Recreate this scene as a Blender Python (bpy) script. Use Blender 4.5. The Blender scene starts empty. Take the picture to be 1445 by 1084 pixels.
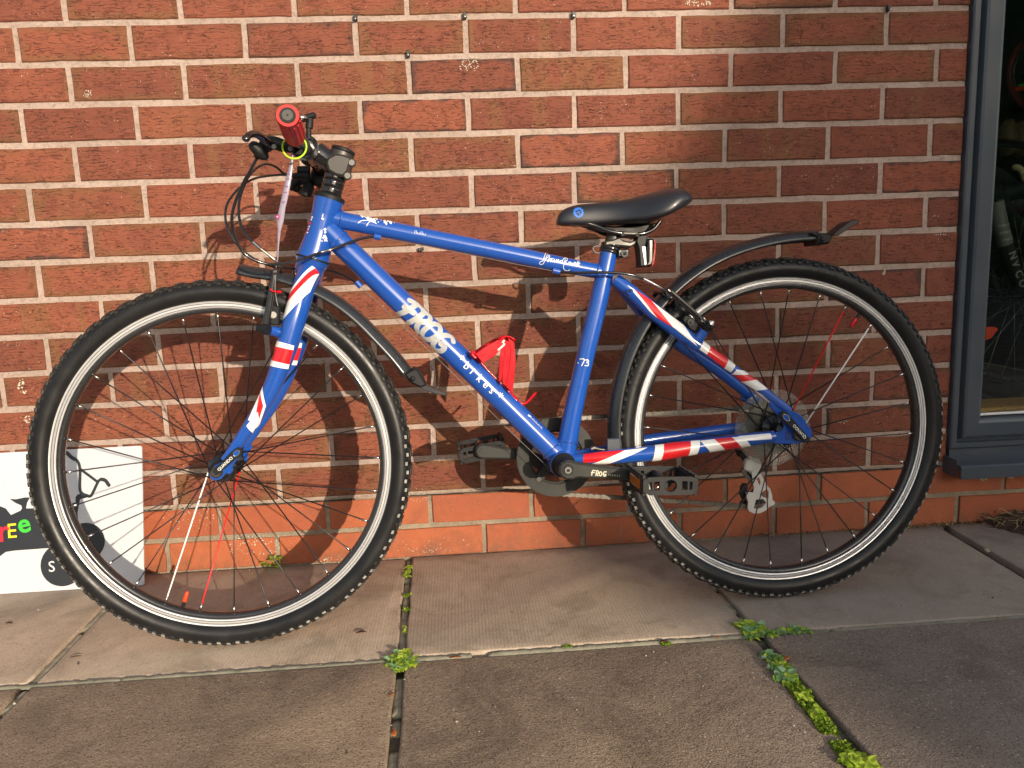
import bpy, bmesh, math, random
from mathutils import Vector, Matrix, noise as mnoise
from mathutils.geometry import tessellate_polygon
random.seed(7)
SC = bpy.context.scene
COL = SC.collection
R = math.radians
SUN = Vector((-0.39681, 0.89192, -0.21683)).normalized()

# ------------------------------------------------------------------ camera
cam = bpy.data.cameras.new('camera'); camo = bpy.data.objects.new('camera', cam); COL.objects.link(camo)
cam.sensor_fit = 'HORIZONTAL'; cam.sensor_width = 36.0; cam.lens = 36.0 * 1085.0 / 1445.0
cam.clip_start = 0.02; cam.clip_end = 400
right = Vector((0.996857, -0.069958, -0.03717)); fwd = Vector((0.063177, 0.985128, -0.159788)); upv = Vector((0.047796, 0.156937, 0.986451))
M = Matrix.Identity(4)
for i in range(3):
    M[i][0] = right[i]; M[i][1] = upv[i]; M[i][2] = -fwd[i]
M[0][3], M[1][3], M[2][3] = 0.75341, -1.67891, 0.65947
camo.matrix_world = M
SC.camera = camo

# ------------------------------------------------------------------ light
world = bpy.data.worlds.new('World'); SC.world = world; world.use_nodes = True
wn = world.node_tree.nodes; wl = world.node_tree.links
sky = wn.new('ShaderNodeTexSky'); sky.sky_type = 'NISHITA'; sky.sun_disc = False
sky.sun_elevation = R(12.5); sky.sun_rotation = math.atan2(-SUN.x, -SUN.y)
sky.air_density = 1.0; sky.dust_density = 2.5; sky.ozone_density = 0.4
bg = wn['Background']; bg.inputs['Strength'].default_value = 0.15
hsv = wn.new('ShaderNodeHueSaturation'); hsv.inputs['Saturation'].default_value = 0.62; wl.new(sky.outputs[0], hsv.inputs['Color']); wl.new(hsv.outputs[0], bg.inputs[0])   # sky blue desaturated to neutralise the mauve shadows
sun = bpy.data.lights.new('sun', 'SUN'); sun.energy = 3.7; sun.angle = R(0.5); sun.color = (1.0, 0.84, 0.64)
suno = bpy.data.objects.new('sun', sun); COL.objects.link(suno)
suno.rotation_euler = SUN.to_track_quat('-Z', 'Y').to_euler(); suno.location = (3, -8, 4)
SC.view_settings.view_transform = 'Standard'; SC.view_settings.look = 'None'
SC.view_settings.exposure = 0.50; SC.view_settings.gamma = 1.0; SC.view_settings.use_curve_mapping = False

# ------------------------------------------------------------------ helpers
def tag(o, label=None, cat=None, group=None, kind=None):
    if label: o['label'] = label
    if cat: o['category'] = cat
    if group: o['group'] = group
    if kind: o['kind'] = kind
    return o
def empty(name, loc=(0, 0, 0), rot=None):
    o = bpy.data.objects.new(name, None); COL.objects.link(o); o.location = loc; o.empty_display_size = 0.05
    if rot: o.rotation_euler = rot
    return o
class MB:
    def __init__(s):
        s.v = []; s.f = []; s.m = []; s.sm = []
    def add(s, vs, fs, mi=0, smooth=True):
        b = len(s.v); s.v += [tuple(v) for v in vs]
        for f in fs:
            s.f.append([b + i for i in f]); s.m.append(mi); s.sm.append(smooth)
        return b
    def build(s, name, mats, parent=None, loc=None, fix=True):
        me = bpy.data.meshes.new(name); me.from_pydata(s.v, [], s.f)
        if not isinstance(mats, (list, tuple)): mats = [mats]
        for m in mats: me.materials.append(m)
        me.polygons.foreach_set('material_index', s.m); me.polygons.foreach_set('use_smooth', s.sm)
        me.update()
        if fix:
            bm = bmesh.new(); bm.from_mesh(me); bmesh.ops.recalc_face_normals(bm, faces=bm.faces); bm.to_mesh(me); bm.free()
        o = bpy.data.objects.new(name, me); COL.objects.link(o)
        if parent: o.parent = parent
        if loc: o.location = loc
        return o
def box(mb, x0, x1, y0, y1, z0, z1, mi=0, b=0.0):
    if b <= 0:
        v = [(x, y, z) for x in (x0, x1) for y in (y0, y1) for z in (z0, z1)]
        mb.add(v, [(0, 1, 3, 2), (4, 6, 7, 5), (0, 4, 5, 1), (2, 3, 7, 6), (0, 2, 6, 4), (1, 5, 7, 3)], mi, False); return
    bm = bmesh.new(); bmesh.ops.create_cube(bm, size=1)
    for v in bm.verts:
        v.co = ((x0 + x1) / 2 + v.co.x * (x1 - x0), (y0 + y1) / 2 + v.co.y * (y1 - y0), (z0 + z1) / 2 + v.co.z * (z1 - z0))
    bmesh.ops.bevel(bm, geom=bm.edges[:], offset=b, segments=2, profile=0.5, affect='EDGES')
    bm.verts.index_update(); mb.add([v.co[:] for v in bm.verts], [[v.index for v in f.verts] for f in bm.faces], mi, False); bm.free()
def obox(mb, c, ax, ay, az, dx, dy, dz, mi=0, b=0.0):
    """box with its own axes; half sizes dx dy dz"""
    t = MB(); box(t, -dx, dx, -dy, dy, -dz, dz, 0, b)
    c = Vector(c); ax = Vector(ax).normalized(); ay = Vector(ay).normalized(); az = Vector(az).normalized()
    mb.add([c + ax * v[0] + ay * v[1] + az * v[2] for v in t.v], t.f, mi, False)
def catmull(pts, step):
    P = [Vector(p) for p in pts]
    if len(P) == 2:
        n = max(1, int((P[1] - P[0]).length / step)); return [(P[0].lerp(P[1], i / n), i / n) for i in range(n + 1)]
    out = []
    for i in range(len(P) - 1):
        p0 = P[i - 1] if i > 0 else P[0] * 2 - P[1]; p1 = P[i]; p2 = P[i + 1]; p3 = P[i + 2] if i + 2 < len(P) else P[-1] * 2 - P[-2]
        n = max(1, int(math.ceil((p2 - p1).length / step)))
        for k in range(n):
            t = k / n
            q = 0.5 * ((2 * p1) + (p2 - p0) * t + (2 * p0 - 5 * p1 + 4 * p2 - p3) * t * t + (3 * p1 - p0 - 3 * p2 + p3) * t ** 3)
            out.append((q, i + t))
    out.append((P[-1], len(P) - 1)); return out
class Tube:
    def __init__(s, pts, rads, step=0.02, ref=(0, -1, 0), flat=1.0):
        if not isinstance(rads, (list, tuple)): rads = [rads] * len(pts)
        res = catmull(pts, step); s.P = [q for q, _ in res]; s.Rd = []; s.flat = flat
        for _, t in res:
            i = min(int(t), len(rads) - 2); f = t - i; s.Rd.append(rads[i] * (1 - f) + rads[i + 1] * f)
        n = len(s.P); s.T = []
        for i in range(n):
            a = s.P[max(0, i - 1)]; b = s.P[min(n - 1, i + 1)]; d = b - a
            s.T.append(d.normalized() if d.length > 1e-9 else Vector((0, 0, 1)))
        s.N = []; s.B = []; N = Vector(ref)
        for T in s.T:
            N2 = N - T * N.dot(T)
            if N2.length < 1e-4: N2 = T.orthogonal()
            N2.normalize(); s.N.append(N2); s.B.append(T.cross(N2))
            if ref == (0, -1, 0) and abs(T.y) < 0.8: N = Vector(ref)
            else: N = N2
        s.S = [0.0]
        for i in range(1, n): s.S.append(s.S[-1] + (s.P[i] - s.P[i - 1]).length)
    def mesh(s, mb, seg=16, mi=0, caps=True, dome=False):
        vs = []; n = len(s.P)
        for i in range(n):
            for k in range(seg):
                a = 2 * math.pi * k / seg
                vs.append(s.P[i] + (s.N[i] * math.cos(a) * s.flat + s.B[i] * math.sin(a)) * s.Rd[i])
        fs = [(i * seg + k, i * seg + (k + 1) % seg, (i + 1) * seg + (k + 1) % seg, (i + 1) * seg + k) for i in range(n - 1) for k in range(seg)]
        b = mb.add(vs, fs, mi, True)
        if caps:
            for i, sg in ((0, -1), (n - 1, 1)):
                ring = [vs[i * seg + k] for k in range(seg)]
                if dome:
                    r = s.Rd[i]; r2 = [s.P[i] + (q - s.P[i]) * 0.6 + s.T[i] * sg * r * 0.55 for q in ring]; r3 = s.P[i] + s.T[i] * sg * r * 0.72
                    mb.add(ring + r2 + [r3], [(k, (k + 1) % seg, seg + (k + 1) % seg, seg + k) for k in range(seg)] + [(seg + k, seg + (k + 1) % seg, 2 * seg) for k in range(seg)], mi, True)
                else: mb.add(ring, [list(range(seg))], mi, False)
        return s
    def at(s, S):
        S = max(0, min(S, s.S[-1])); i = 0
        while i < len(s.S) - 2 and s.S[i + 1] < S: i += 1
        f = (S - s.S[i]) / max(1e-9, s.S[i + 1] - s.S[i])
        return [a[i].lerp(a[i + 1], f) for a in (s.P, s.N, s.B)] + [s.Rd[i] * (1 - f) + s.Rd[i + 1] * f]
    def sw(s, S, w, lift=0.0004):
        P, N, B, r = s.at(S); th = -w / r
        return P + (N * math.cos(th) * s.flat + B * math.sin(th)) * (r + lift)
    def ah(s, p, lift=0.0004):
        p = Vector(p); best = None
        for i in range(len(s.P) - 1):
            a = s.P[i]; d = s.P[i + 1] - a; t = ((p.x - a.x) * d.x + (p.z - a.z) * d.z) / max(1e-12, d.x * d.x + d.z * d.z); t = max(0, min(1, t))
            q = a + d * t; e = math.hypot(p.x - q.x, p.z - q.z)
            if best is None or e < best[0]: best = (e, i, t)
        _, i, t = best; P = s.P[i].lerp(s.P[i + 1], t); N = s.N[i].lerp(s.N[i + 1], t).normalized(); B = s.B[i].lerp(s.B[i + 1], t).normalized(); r = s.Rd[i] * (1 - t) + s.Rd[i + 1] * t
        o = (p.x - P.x) * B.x + (p.z - P.z) * B.z
        q = max(-0.985, min(0.985, o / r)); th = math.asin(q)
        return P + (N * math.cos(th) * s.flat + B * math.sin(th)) * (r + lift)
def tube(mb, pts, rads, seg=12, mi=0, step=0.02, caps=True, ref=(0, -1, 0), dome=False, flat=1.0):
    return Tube(pts, rads, step, ref, flat).mesh(mb, seg, mi, caps, dome)
def lathe(mb, prof, c=(0, 0, 0), ax='y', seg=32, mi=0, closed=False, smooth=True, a0=0, a1=2 * math.pi):
    """prof: (r, t) about axis ax through c"""
    full = abs(a1 - a0 - 2 * math.pi) < 1e-6; n = seg if full else seg + 1; vs = []
    for i in range(n):
        a = a0 + (a1 - a0) * i / seg; ca, sa = math.cos(a), math.sin(a)
        for r, t in prof:
            if ax == 'y': p = (r * ca, t, r * sa)
            elif ax == 'z': p = (r * ca, r * sa, t)
            else: p = (t, r * ca, r * sa)
            vs.append((c[0] + p[0], c[1] + p[1], c[2] + p[2]))
    m = len(prof); fs = []
    for i in range(seg):
        j = (i + 1) % n
        for k in range(m if closed else m - 1):
            l = (k + 1) % m; fs.append((i * m + k, j * m + k, j * m + l, i * m + l))
    mb.add(vs, fs, mi, smooth)
def prism(mb, outline, y0, y1, mi=0, b=0.001):
    """outline of (x, ?, z) or (x, z) points extruded along y, edges chamfered"""
    P = [(p[0], p[-1]) for p in outline]; n = len(P)
    A = sum(P[i][0] * P[(i + 1) % n][1] - P[(i + 1) % n][0] * P[i][1] for i in range(n))
    if A < 0: P.reverse()
    ins = []
    for i in range(n):
        a, p, c = P[i - 1], P[i], P[(i + 1) % n]
        d1 = Vector((p[0] - a[0], p[1] - a[1])); d2 = Vector((c[0] - p[0], c[1] - p[1]))
        if d1.length < 1e-7 or d2.length < 1e-7: ins.append(p); continue
        d1.normalize(); d2.normalize(); n1 = Vector((-d1.y, d1.x)); n2 = Vector((-d2.y, d2.x)); m = n1 + n2
        m = m.normalized() if m.length > 1e-3 else n1
        ins.append((p[0] + m.x * b, p[1] + m.y * b))
    s = 1 if y1 > y0 else -1
    rings = [[(q[0], y0, q[1]) for q in ins], [(q[0], y0 + s * b, q[1]) for q in P], [(q[0], y1 - s * b, q[1]) for q in P], [(q[0], y1, q[1]) for q in ins]]
    vs = [v for r in rings for v in r]; fs = []
    for k in range(3):
        for i in range(n):
            j = (i + 1) % n; fs.append((k * n + i, k * n + j, (k + 1) * n + j, (k + 1) * n + i))
    fs.append(list(range(n))); fs.append(list(range(3 * n, 4 * n))); mb.add(vs, fs, mi, False)
def patch(mb, T, A, B, C, D, n=12, m=8, mi=0, lift=0.0004):
    A, B, C, D = map(Vector, (A, B, C, D)); vs = []
    for i in range(n + 1):
        for j in range(m + 1):
            u = i / n; v = j / m; vs.append(T.ah((A.lerp(D, u)).lerp(B.lerp(C, u), v), lift))
    mb.add(vs, [(i * (m + 1) + j, i * (m + 1) + j + 1, (i + 1) * (m + 1) + j + 1, (i + 1) * (m + 1) + j) for i in range(n) for j in range(m)], mi, True)
def ribbon(mb, fn, pts, w, mi=0, step=None, lift=0.0005, thick=None, ws=None):
    """flat stroke through 2D pts mapped by fn(x, y, lift)"""
    step = step or w * 0.4; res = catmull([(p[0], p[1], 0) for p in pts], step); P = [q for q, _ in res]; vs = []; n = len(P)
    if n < 2: return
    for i in range(n):
        d = P[min(n - 1, i + 1)] - P[max(0, i - 1)]
        if d.length < 1e-9: d = Vector((1, 0, 0))
        d.normalize(); nn = Vector((-d.y, d.x, 0)); ww = w
        if ws:
            t = res[i][1]; k = min(int(t), len(ws) - 2); ww = w * (ws[k] * (1 - t + k) + ws[k + 1] * (t - k))
        for s in (-1, -0.33, 0.33, 1):
            q = P[i] + nn * s * ww / 2; vs.append(fn(q.x, q.y, lift))
    mb.add(vs, [(i * 4 + k, i * 4 + k + 1, (i + 1) * 4 + k + 1, (i + 1) * 4 + k) for i in range(n - 1) for k in range(3)], mi, True)
    for e in (0, n - 1):   # round ends
        c = P[e]; ww = w if not ws else w * (ws[0] if e == 0 else ws[-1]); a = [fn(c.x + math.cos(t * math.pi / 6) * ww / 2, c.y + math.sin(t * math.pi / 6) * ww / 2, lift + 0.00005) for t in range(12)]
        mb.add(a, [list(range(12))], mi, True)
def text_tris(body, size, offset=0.0, shear=0.0, spacing=1.0):
    cu = bpy.data.curves.new('text_curve', 'FONT'); cu.body = body; cu.size = size; cu.offset = offset; cu.shear = shear; cu.space_character = spacing
    cu.align_x = 'LEFT'; cu.resolution_u = 3
    o = bpy.data.objects.new('text_curve', cu); COL.objects.link(o)
    bpy.context.view_layer.update()
    me = bpy.data.meshes.new_from_object(o.evaluated_get(bpy.context.evaluated_depsgraph_get()))
    bm = bmesh.new(); bm.from_mesh(me); bmesh.ops.triangulate(bm, faces=bm.faces)
    big = [e for e in bm.edges if e.calc_length() > size * 0.3]
    if big: bmesh.ops.subdivide_edges(bm, edges=big, cuts=2); bmesh.ops.triangulate(bm, faces=bm.faces)
    bm.verts.index_update(); V = [(v.co.x, v.co.y) for v in bm.verts]; Fs = [[v.index for v in f.verts] for f in bm.faces]
    bm.free(); bpy.data.objects.remove(o); bpy.data.curves.remove(cu); bpy.data.meshes.remove(me)
    return V, Fs
def put_text(mb, fn, body, size, mi=0, lift=0.0005, **k):
    V, Fs = text_tris(body, size, **k); mb.add([fn(x, y, lift) for x, y in V], Fs, mi, True)
    return max(v[0] for v in V)
def rnd(a, b): return a + (b - a) * random.random()

# ------------------------------------------------------------------ materials
MATS = {}
class NT:
    def __init__(s, name):
        m = bpy.data.materials.new(name); m.use_nodes = True; s.m = m; s.t = m.node_tree; s.b = s.t.nodes['Principled BSDF']; s.out = s.t.nodes['Material Output']
    def n(s, typ, **kw):
        nd = s.t.nodes.new('ShaderNode' + typ)
        for k, v in kw.items():
            if k[0] == '_': nd.inputs[k[1:].replace('_', ' ')].default_value = v
            else: setattr(nd, k, v)
        return nd
    def l(s, a, b): s.t.links.new(a, b)
    def math(s, op, a, b=None, c=None, clamp=False):
        nd = s.t.nodes.new('ShaderNodeMath'); nd.operation = op; nd.use_clamp = clamp
        for i, x in enumerate((a, b, c)):
            if x is None: continue
            if isinstance(x, (int, float)): nd.inputs[i].default_value = x
            else: s.l(x, nd.inputs[i])
        return nd.outputs[0]
    def mix(s, f, a, b, blend='MIX'):
        nd = s.t.nodes.new('ShaderNodeMix'); nd.data_type = 'RGBA'; nd.blend_type = blend
        for sock, x in ((nd.inputs[0], f), (nd.inputs[6], a), (nd.inputs[7], b)):
            if isinstance(x, (int, float)): sock.default_value = x
            elif isinstance(x, tuple): sock.default_value = (*x, 1)
            else: s.l(x, sock)
        return nd.outputs[2]
    def noise(s, vec, scale, detail=3, rough=0.5, dist=0.0, out=0):
        nd = s.n('TexNoise'); nd.inputs['Scale'].default_value = scale; nd.inputs['Detail'].default_value = detail; nd.inputs['Roughness'].default_value = rough; nd.inputs['Distortion'].default_value = dist
        s.l(vec, nd.inputs['Vector']); return nd.outputs[out]
    def ramp(s, f, lo, hi, a=0.0, b=1.0):
        nd = s.n('MapRange'); nd.clamp = True; nd.interpolation_type = 'SMOOTHSTEP'; s.l(f, nd.inputs[0])
        for i, x in zip((1, 2, 3, 4), (lo, hi, a, b)): nd.inputs[i].default_value = x
        return nd.outputs[0]
    def scale(s, vec, sc, off=None):
        nd = s.n('VectorMath', operation='MULTIPLY'); s.l(vec, nd.inputs[0]); nd.inputs[1].default_value = sc; return nd.outputs[0]
    def bump(s, h, strength, dist, prev=None):
        nd = s.n('Bump'); nd.inputs['Strength'].default_value = strength; nd.inputs['Distance'].default_value = dist; s.l(h, nd.inputs['Height'])
        if prev is not None: s.l(prev, nd.inputs['Normal'])
        return nd.outputs[0]
    def obj(s): return s.n('TexCoord').outputs['Object']
def simple(name, col, rough=0.5, metal=0.0, coat=0.0, var=0.12, bs=400, bstr=0.0, spec=0.5, coatr=0.06, dirt=None, dscale=25):
    if name in MATS: return MATS[name]
    t = NT(name); b = t.b; o = t.obj(); n1 = t.noise(o, dscale, 4, 0.6)
    f = t.ramp(n1, 0.3, 0.75)
    c2 = tuple(max(0, c * (1 - var * 2)) for c in col) if dirt is None else dirt
    t.l(t.mix(f, tuple(min(1, c * (1 + var * .3)) for c in col), tuple(c * (1 - var) + d * var for c, d in zip(col, c2))), b.inputs['Base Color'])
    b.inputs['Metallic'].default_value = metal; b.inputs['Coat Weight'].default_value = coat; b.inputs['Coat Roughness'].default_value = coatr
    b.inputs['Specular IOR Level'].default_value = spec
    t.l(t.ramp(n1, 0.2, 0.8, rough * 0.85, min(1, rough * 1.2)), b.inputs['Roughness'])
    if bstr: t.l(t.bump(t.noise(o, bs, 3, 0.6), bstr, 0.001), b.inputs['Normal'])
    MATS[name] = t.m; return t.m

def brick_mat():
    t = NT('rustic_brick'); b = t.b
    loc = t.n('Attribute', attribute_name='loc').outputs['Vector']; sd = t.n('Attribute', attribute_name='seed').outputs['Fac']
    rn = t.n('ObjectInfo').outputs['Random']; S = t.math('ADD', rn, sd)
    cmb = t.n('CombineXYZ'); t.l(t.math('MULTIPLY', S, 37.0), cmb.inputs[0]); t.l(t.math('MULTIPLY', S, 17.0), cmb.inputs[1]); t.l(t.math('MULTIPLY', S, 29.0), cmb.inputs[2])
    va = t.n('VectorMath', operation='ADD'); t.l(loc, va.inputs[0]); t.l(cmb.outputs[0], va.inputs[1]); V = va.outputs[0]
    w = t.scale(V, (1.0, 1.0, 4.2))
    n1 = t.noise(w, 46, 4, 0.6, 0.5)
    ridge = t.math('ABSOLUTE', t.math('SUBTRACT', n1, 0.5)); crease = t.ramp(ridge, 0.0, 0.017, 1.0, 0.0)
    sz = t.n('SeparateXYZ'); t.l(V, sz.inputs[0])
    warp = t.noise(t.scale(V, (0.55, 1.0, 1.3)), 62, 3, 0.6, 0.3)
    ph = t.math('ADD', t.math('MULTIPLY', sz.outputs[2], 2 * math.pi / 0.0062), t.math('MULTIPLY', warp, 21.0))
    line = t.ramp(t.math('SINE', ph), 0.78, 0.97)
    gate = t.ramp(t.noise(t.scale(V, (0.6, 1, 1.6)), 120, 2, 0.6), 0.46, 0.58)
    gate2 = t.ramp(t.noise(V, 17, 2, 0.5), 0.30, 0.55, 0.35, 1.0)
    crease = t.math('MAXIMUM', t.math('MULTIPLY', t.math('MULTIPLY', line, gate), gate2), t.math('MULTIPLY', crease, t.ramp(t.noise(V, 45, 2, 0.6), 0.45, 0.6)))
    w2 = t.scale(V, (1.0, 1.0, 5.0)); n2 = t.noise(w2, 120, 4, 0.6)
    fine = t.noise(V, 700, 2, 0.6)
    # tones
    tone = t.math('FRACT', t.math('MULTIPLY', S, 7.31)); tone2 = t.math('FRACT', t.math('MULTIPLY', S, 13.77)); tone3 = t.math('FRACT', t.math('MULTIPLY', S, 3.13))
    base = t.mix(t.ramp(tone, 0.0, 1.0), (0.190, 0.060, 0.038), (0.262, 0.082, 0.047))
    blot = t.ramp(t.noise(t.scale(V, (1, 1, 1.8)), 16, 3, 0.5), 0.4, 0.75)
    base = t.mix(t.math('MULTIPLY', blot, 0.38), base, (0.14, 0.045, 0.032))
    sx = t.n('SeparateXYZ'); t.l(loc, sx.inputs[0])
    dx = t.math('SUBTRACT', 0.1075, t.math('ABSOLUTE', sx.outputs[0])); dz = t.math('SUBTRACT', 0.0325, t.math('ABSOLUTE', sx.outputs[2]))
    d = t.math('ADD', t.math('SMOOTH_MIN', t.math('MULTIPLY', dx, 0.6), dz, 0.012), t.math('MULTIPLY', t.math('SUBTRACT', t.noise(V, 30, 3, 0.5), 0.5), 0.030))
    edge = t.math('MULTIPLY', t.ramp(d, 0.003, 0.016, 1.0, 0.0), t.ramp(tone2, 0.25, 0.75))
    base = t.mix(t.math('MULTIPLY', edge, 0.62), base, (0.180, 0.088, 0.040))
    dark = t.math('MULTIPLY', t.ramp(d, 0.0, 0.008, 1.0, 0.0), t.ramp(tone3, 0.80, 0.98))
    base = t.mix(t.math('MULTIPLY', dark, 0.8), base, (0.06, 0.04, 0.036))
    band = t.math('MULTIPLY', t.ramp(t.noise(t.scale(V, (1, 0.01, 0.12)), 24, 1, 0.5), 0.5, 0.62), t.ramp(tone3, 0.30, 0.12))
    base = t.mix(t.math('MULTIPLY', band, 0.5), base, (0.205, 0.098, 0.043))
    base = t.mix(t.math('MULTIPLY', t.ramp(n2, 0.45, 0.7), 0.22), base, (0.09, 0.04, 0.028))
    base = t.mix(t.math('MULTIPLY', crease, 0.8), base, (0.03, 0.016, 0.014))
    spk = t.math('MULTIPLY', t.ramp(t.noise(V, 420, 0, 0.0), 0.76, 0.80), t.ramp(t.noise(V, 60, 1, 0.5), 0.56, 0.62)); base = t.mix(t.math('MULTIPLY', spk, 0.8), base, (0.5, 0.42, 0.34))
    t.l(base, b.inputs['Base Color']); b.inputs['Roughness'].default_value = 0.82; b.inputs['Specular IOR Level'].default_value = 0.3
    h = t.math('SUBTRACT', t.math('ADD', t.math('MULTIPLY', n1, 0.8), t.math('MULTIPLY', n2, 0.45)), t.math('MULTIPLY', crease, 0.7))
    bp = t.bump(h, 0.8, 0.0022); bp = t.bump(fine, 0.35, 0.0006, bp); t.l(bp, b.inputs['Normal'])
    return t.m
def smooth_brick_mat():
    t = NT('smooth_red_brick'); b = t.b
    loc = t.n('Attribute', attribute_name='loc').outputs['Vector']; sd = t.n('Attribute', attribute_name='seed').outputs['Fac']
    S = t.math('ADD', t.n('ObjectInfo').outputs['Random'], sd)
    cmb = t.n('CombineXYZ'); t.l(t.math('MULTIPLY', S, 31.0), cmb.inputs[0]); t.l(t.math('MULTIPLY', S, 23.0), cmb.inputs[2])
    va = t.n('VectorMath', operation='ADD'); t.l(loc, va.inputs[0]); t.l(cmb.outputs[0], va.inputs[1]); V = va.outputs[0]
    tone = t.math('FRACT', t.math('MULTIPLY', S, 9.3))
    base = t.mix(tone, (0.33, 0.088, 0.040), (0.42, 0.120, 0.050))
    base = t.mix(t.math('MULTIPLY', t.ramp(t.noise(V, 26, 5, 0.65), 0.4, 0.75), 0.45), base, (0.25, 0.075, 0.045))
    streak = t.math('MULTIPLY', t.ramp(t.noise(t.scale(V, (1, 1, 0.12)), 42, 2, 0.5), 0.66, 0.76), 0.22)
    base = t.mix(streak, base, (0.55, 0.36, 0.25))
    spk = t.math('MULTIPLY', t.ramp(t.noise(V, 330, 1, 0.4), 0.70, 0.74), t.ramp(t.noise(V, 22, 2, 0.5), 0.46, 0.66))
    base = t.mix(t.math('MULTIPLY', spk, 0.75), base, (0.62, 0.52, 0.40))
    gp = t.n('NewGeometry').outputs['Position']; gz = t.n('SeparateXYZ'); t.l(gp, gz.inputs[0])
    grime = t.math('MULTIPLY', t.ramp(gz.outputs[2], 0.0, 0.055, 1.0, 0.0), t.ramp(t.noise(gp, 28, 5, 0.7), 0.35, 0.65)); base = t.mix(t.math('MULTIPLY', grime, 0.6), base, (0.15, 0.085, 0.05))
    base = t.mix(t.math('MULTIPLY', t.ramp(t.noise(V, 8, 5, 0.7, 1.5), 0.52, 0.66), 0.35), base, (0.18, 0.075, 0.045))
    pits = t.ramp(t.noise(V, 240, 3, 0.6), 0.33, 0.40, 1.0, 0.0); base = t.mix(t.math('MULTIPLY', pits, 0.5), base, (0.14, 0.05, 0.03))
    t.l(base, b.inputs['Base Color']); b.inputs['Roughness'].default_value = 0.6; b.inputs['Specular IOR Level'].default_value = 0.35
    t.l(t.bump(pits, -0.5, 0.001, t.bump(t.noise(V, 60, 6, 0.72), 0.55, 0.003)), b.inputs['Normal']); return t.m
def mortar_mat():
    t = NT('lime_mortar'); b = t.b; g = t.n('NewGeometry').outputs['Position']
    sx = t.n('SeparateXYZ'); t.l(g, sx.inputs[0]); low = t.ramp(sx.outputs[2], 0.135, 0.16, 1.0, 0.0)
    base = t.mix(t.ramp(t.noise(g, 9, 4, 0.6), 0.3, 0.7), (0.49, 0.385, 0.335), (0.39, 0.30, 0.258))
    lowc = t.mix(t.ramp(t.noise(g, 12, 5, 0.7), 0.3, 0.7), (0.38, 0.31, 0.23), (0.23, 0.19, 0.14))
    base = t.mix(low, base, lowc)
    base = t.mix(t.math('MULTIPLY', t.ramp(t.noise(g, 150, 5, 0.75), 0.46, 0.66), 0.55), base, (0.20, 0.15, 0.12))
    t.l(base, b.inputs['Base Color']); b.inputs['Roughness'].default_value = 0.95; b.inputs['Specular IOR Level'].default_value = 0.2
    bp = t.bump(t.noise(g, 130, 6, 0.75), 0.9, 0.004); t.l(t.bump(t.noise(t.scale(g, (0.3, 1, 1)), 60, 3, 0.5), 0.5, 0.004, bp), b.inputs['Normal']); return t.m
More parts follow.
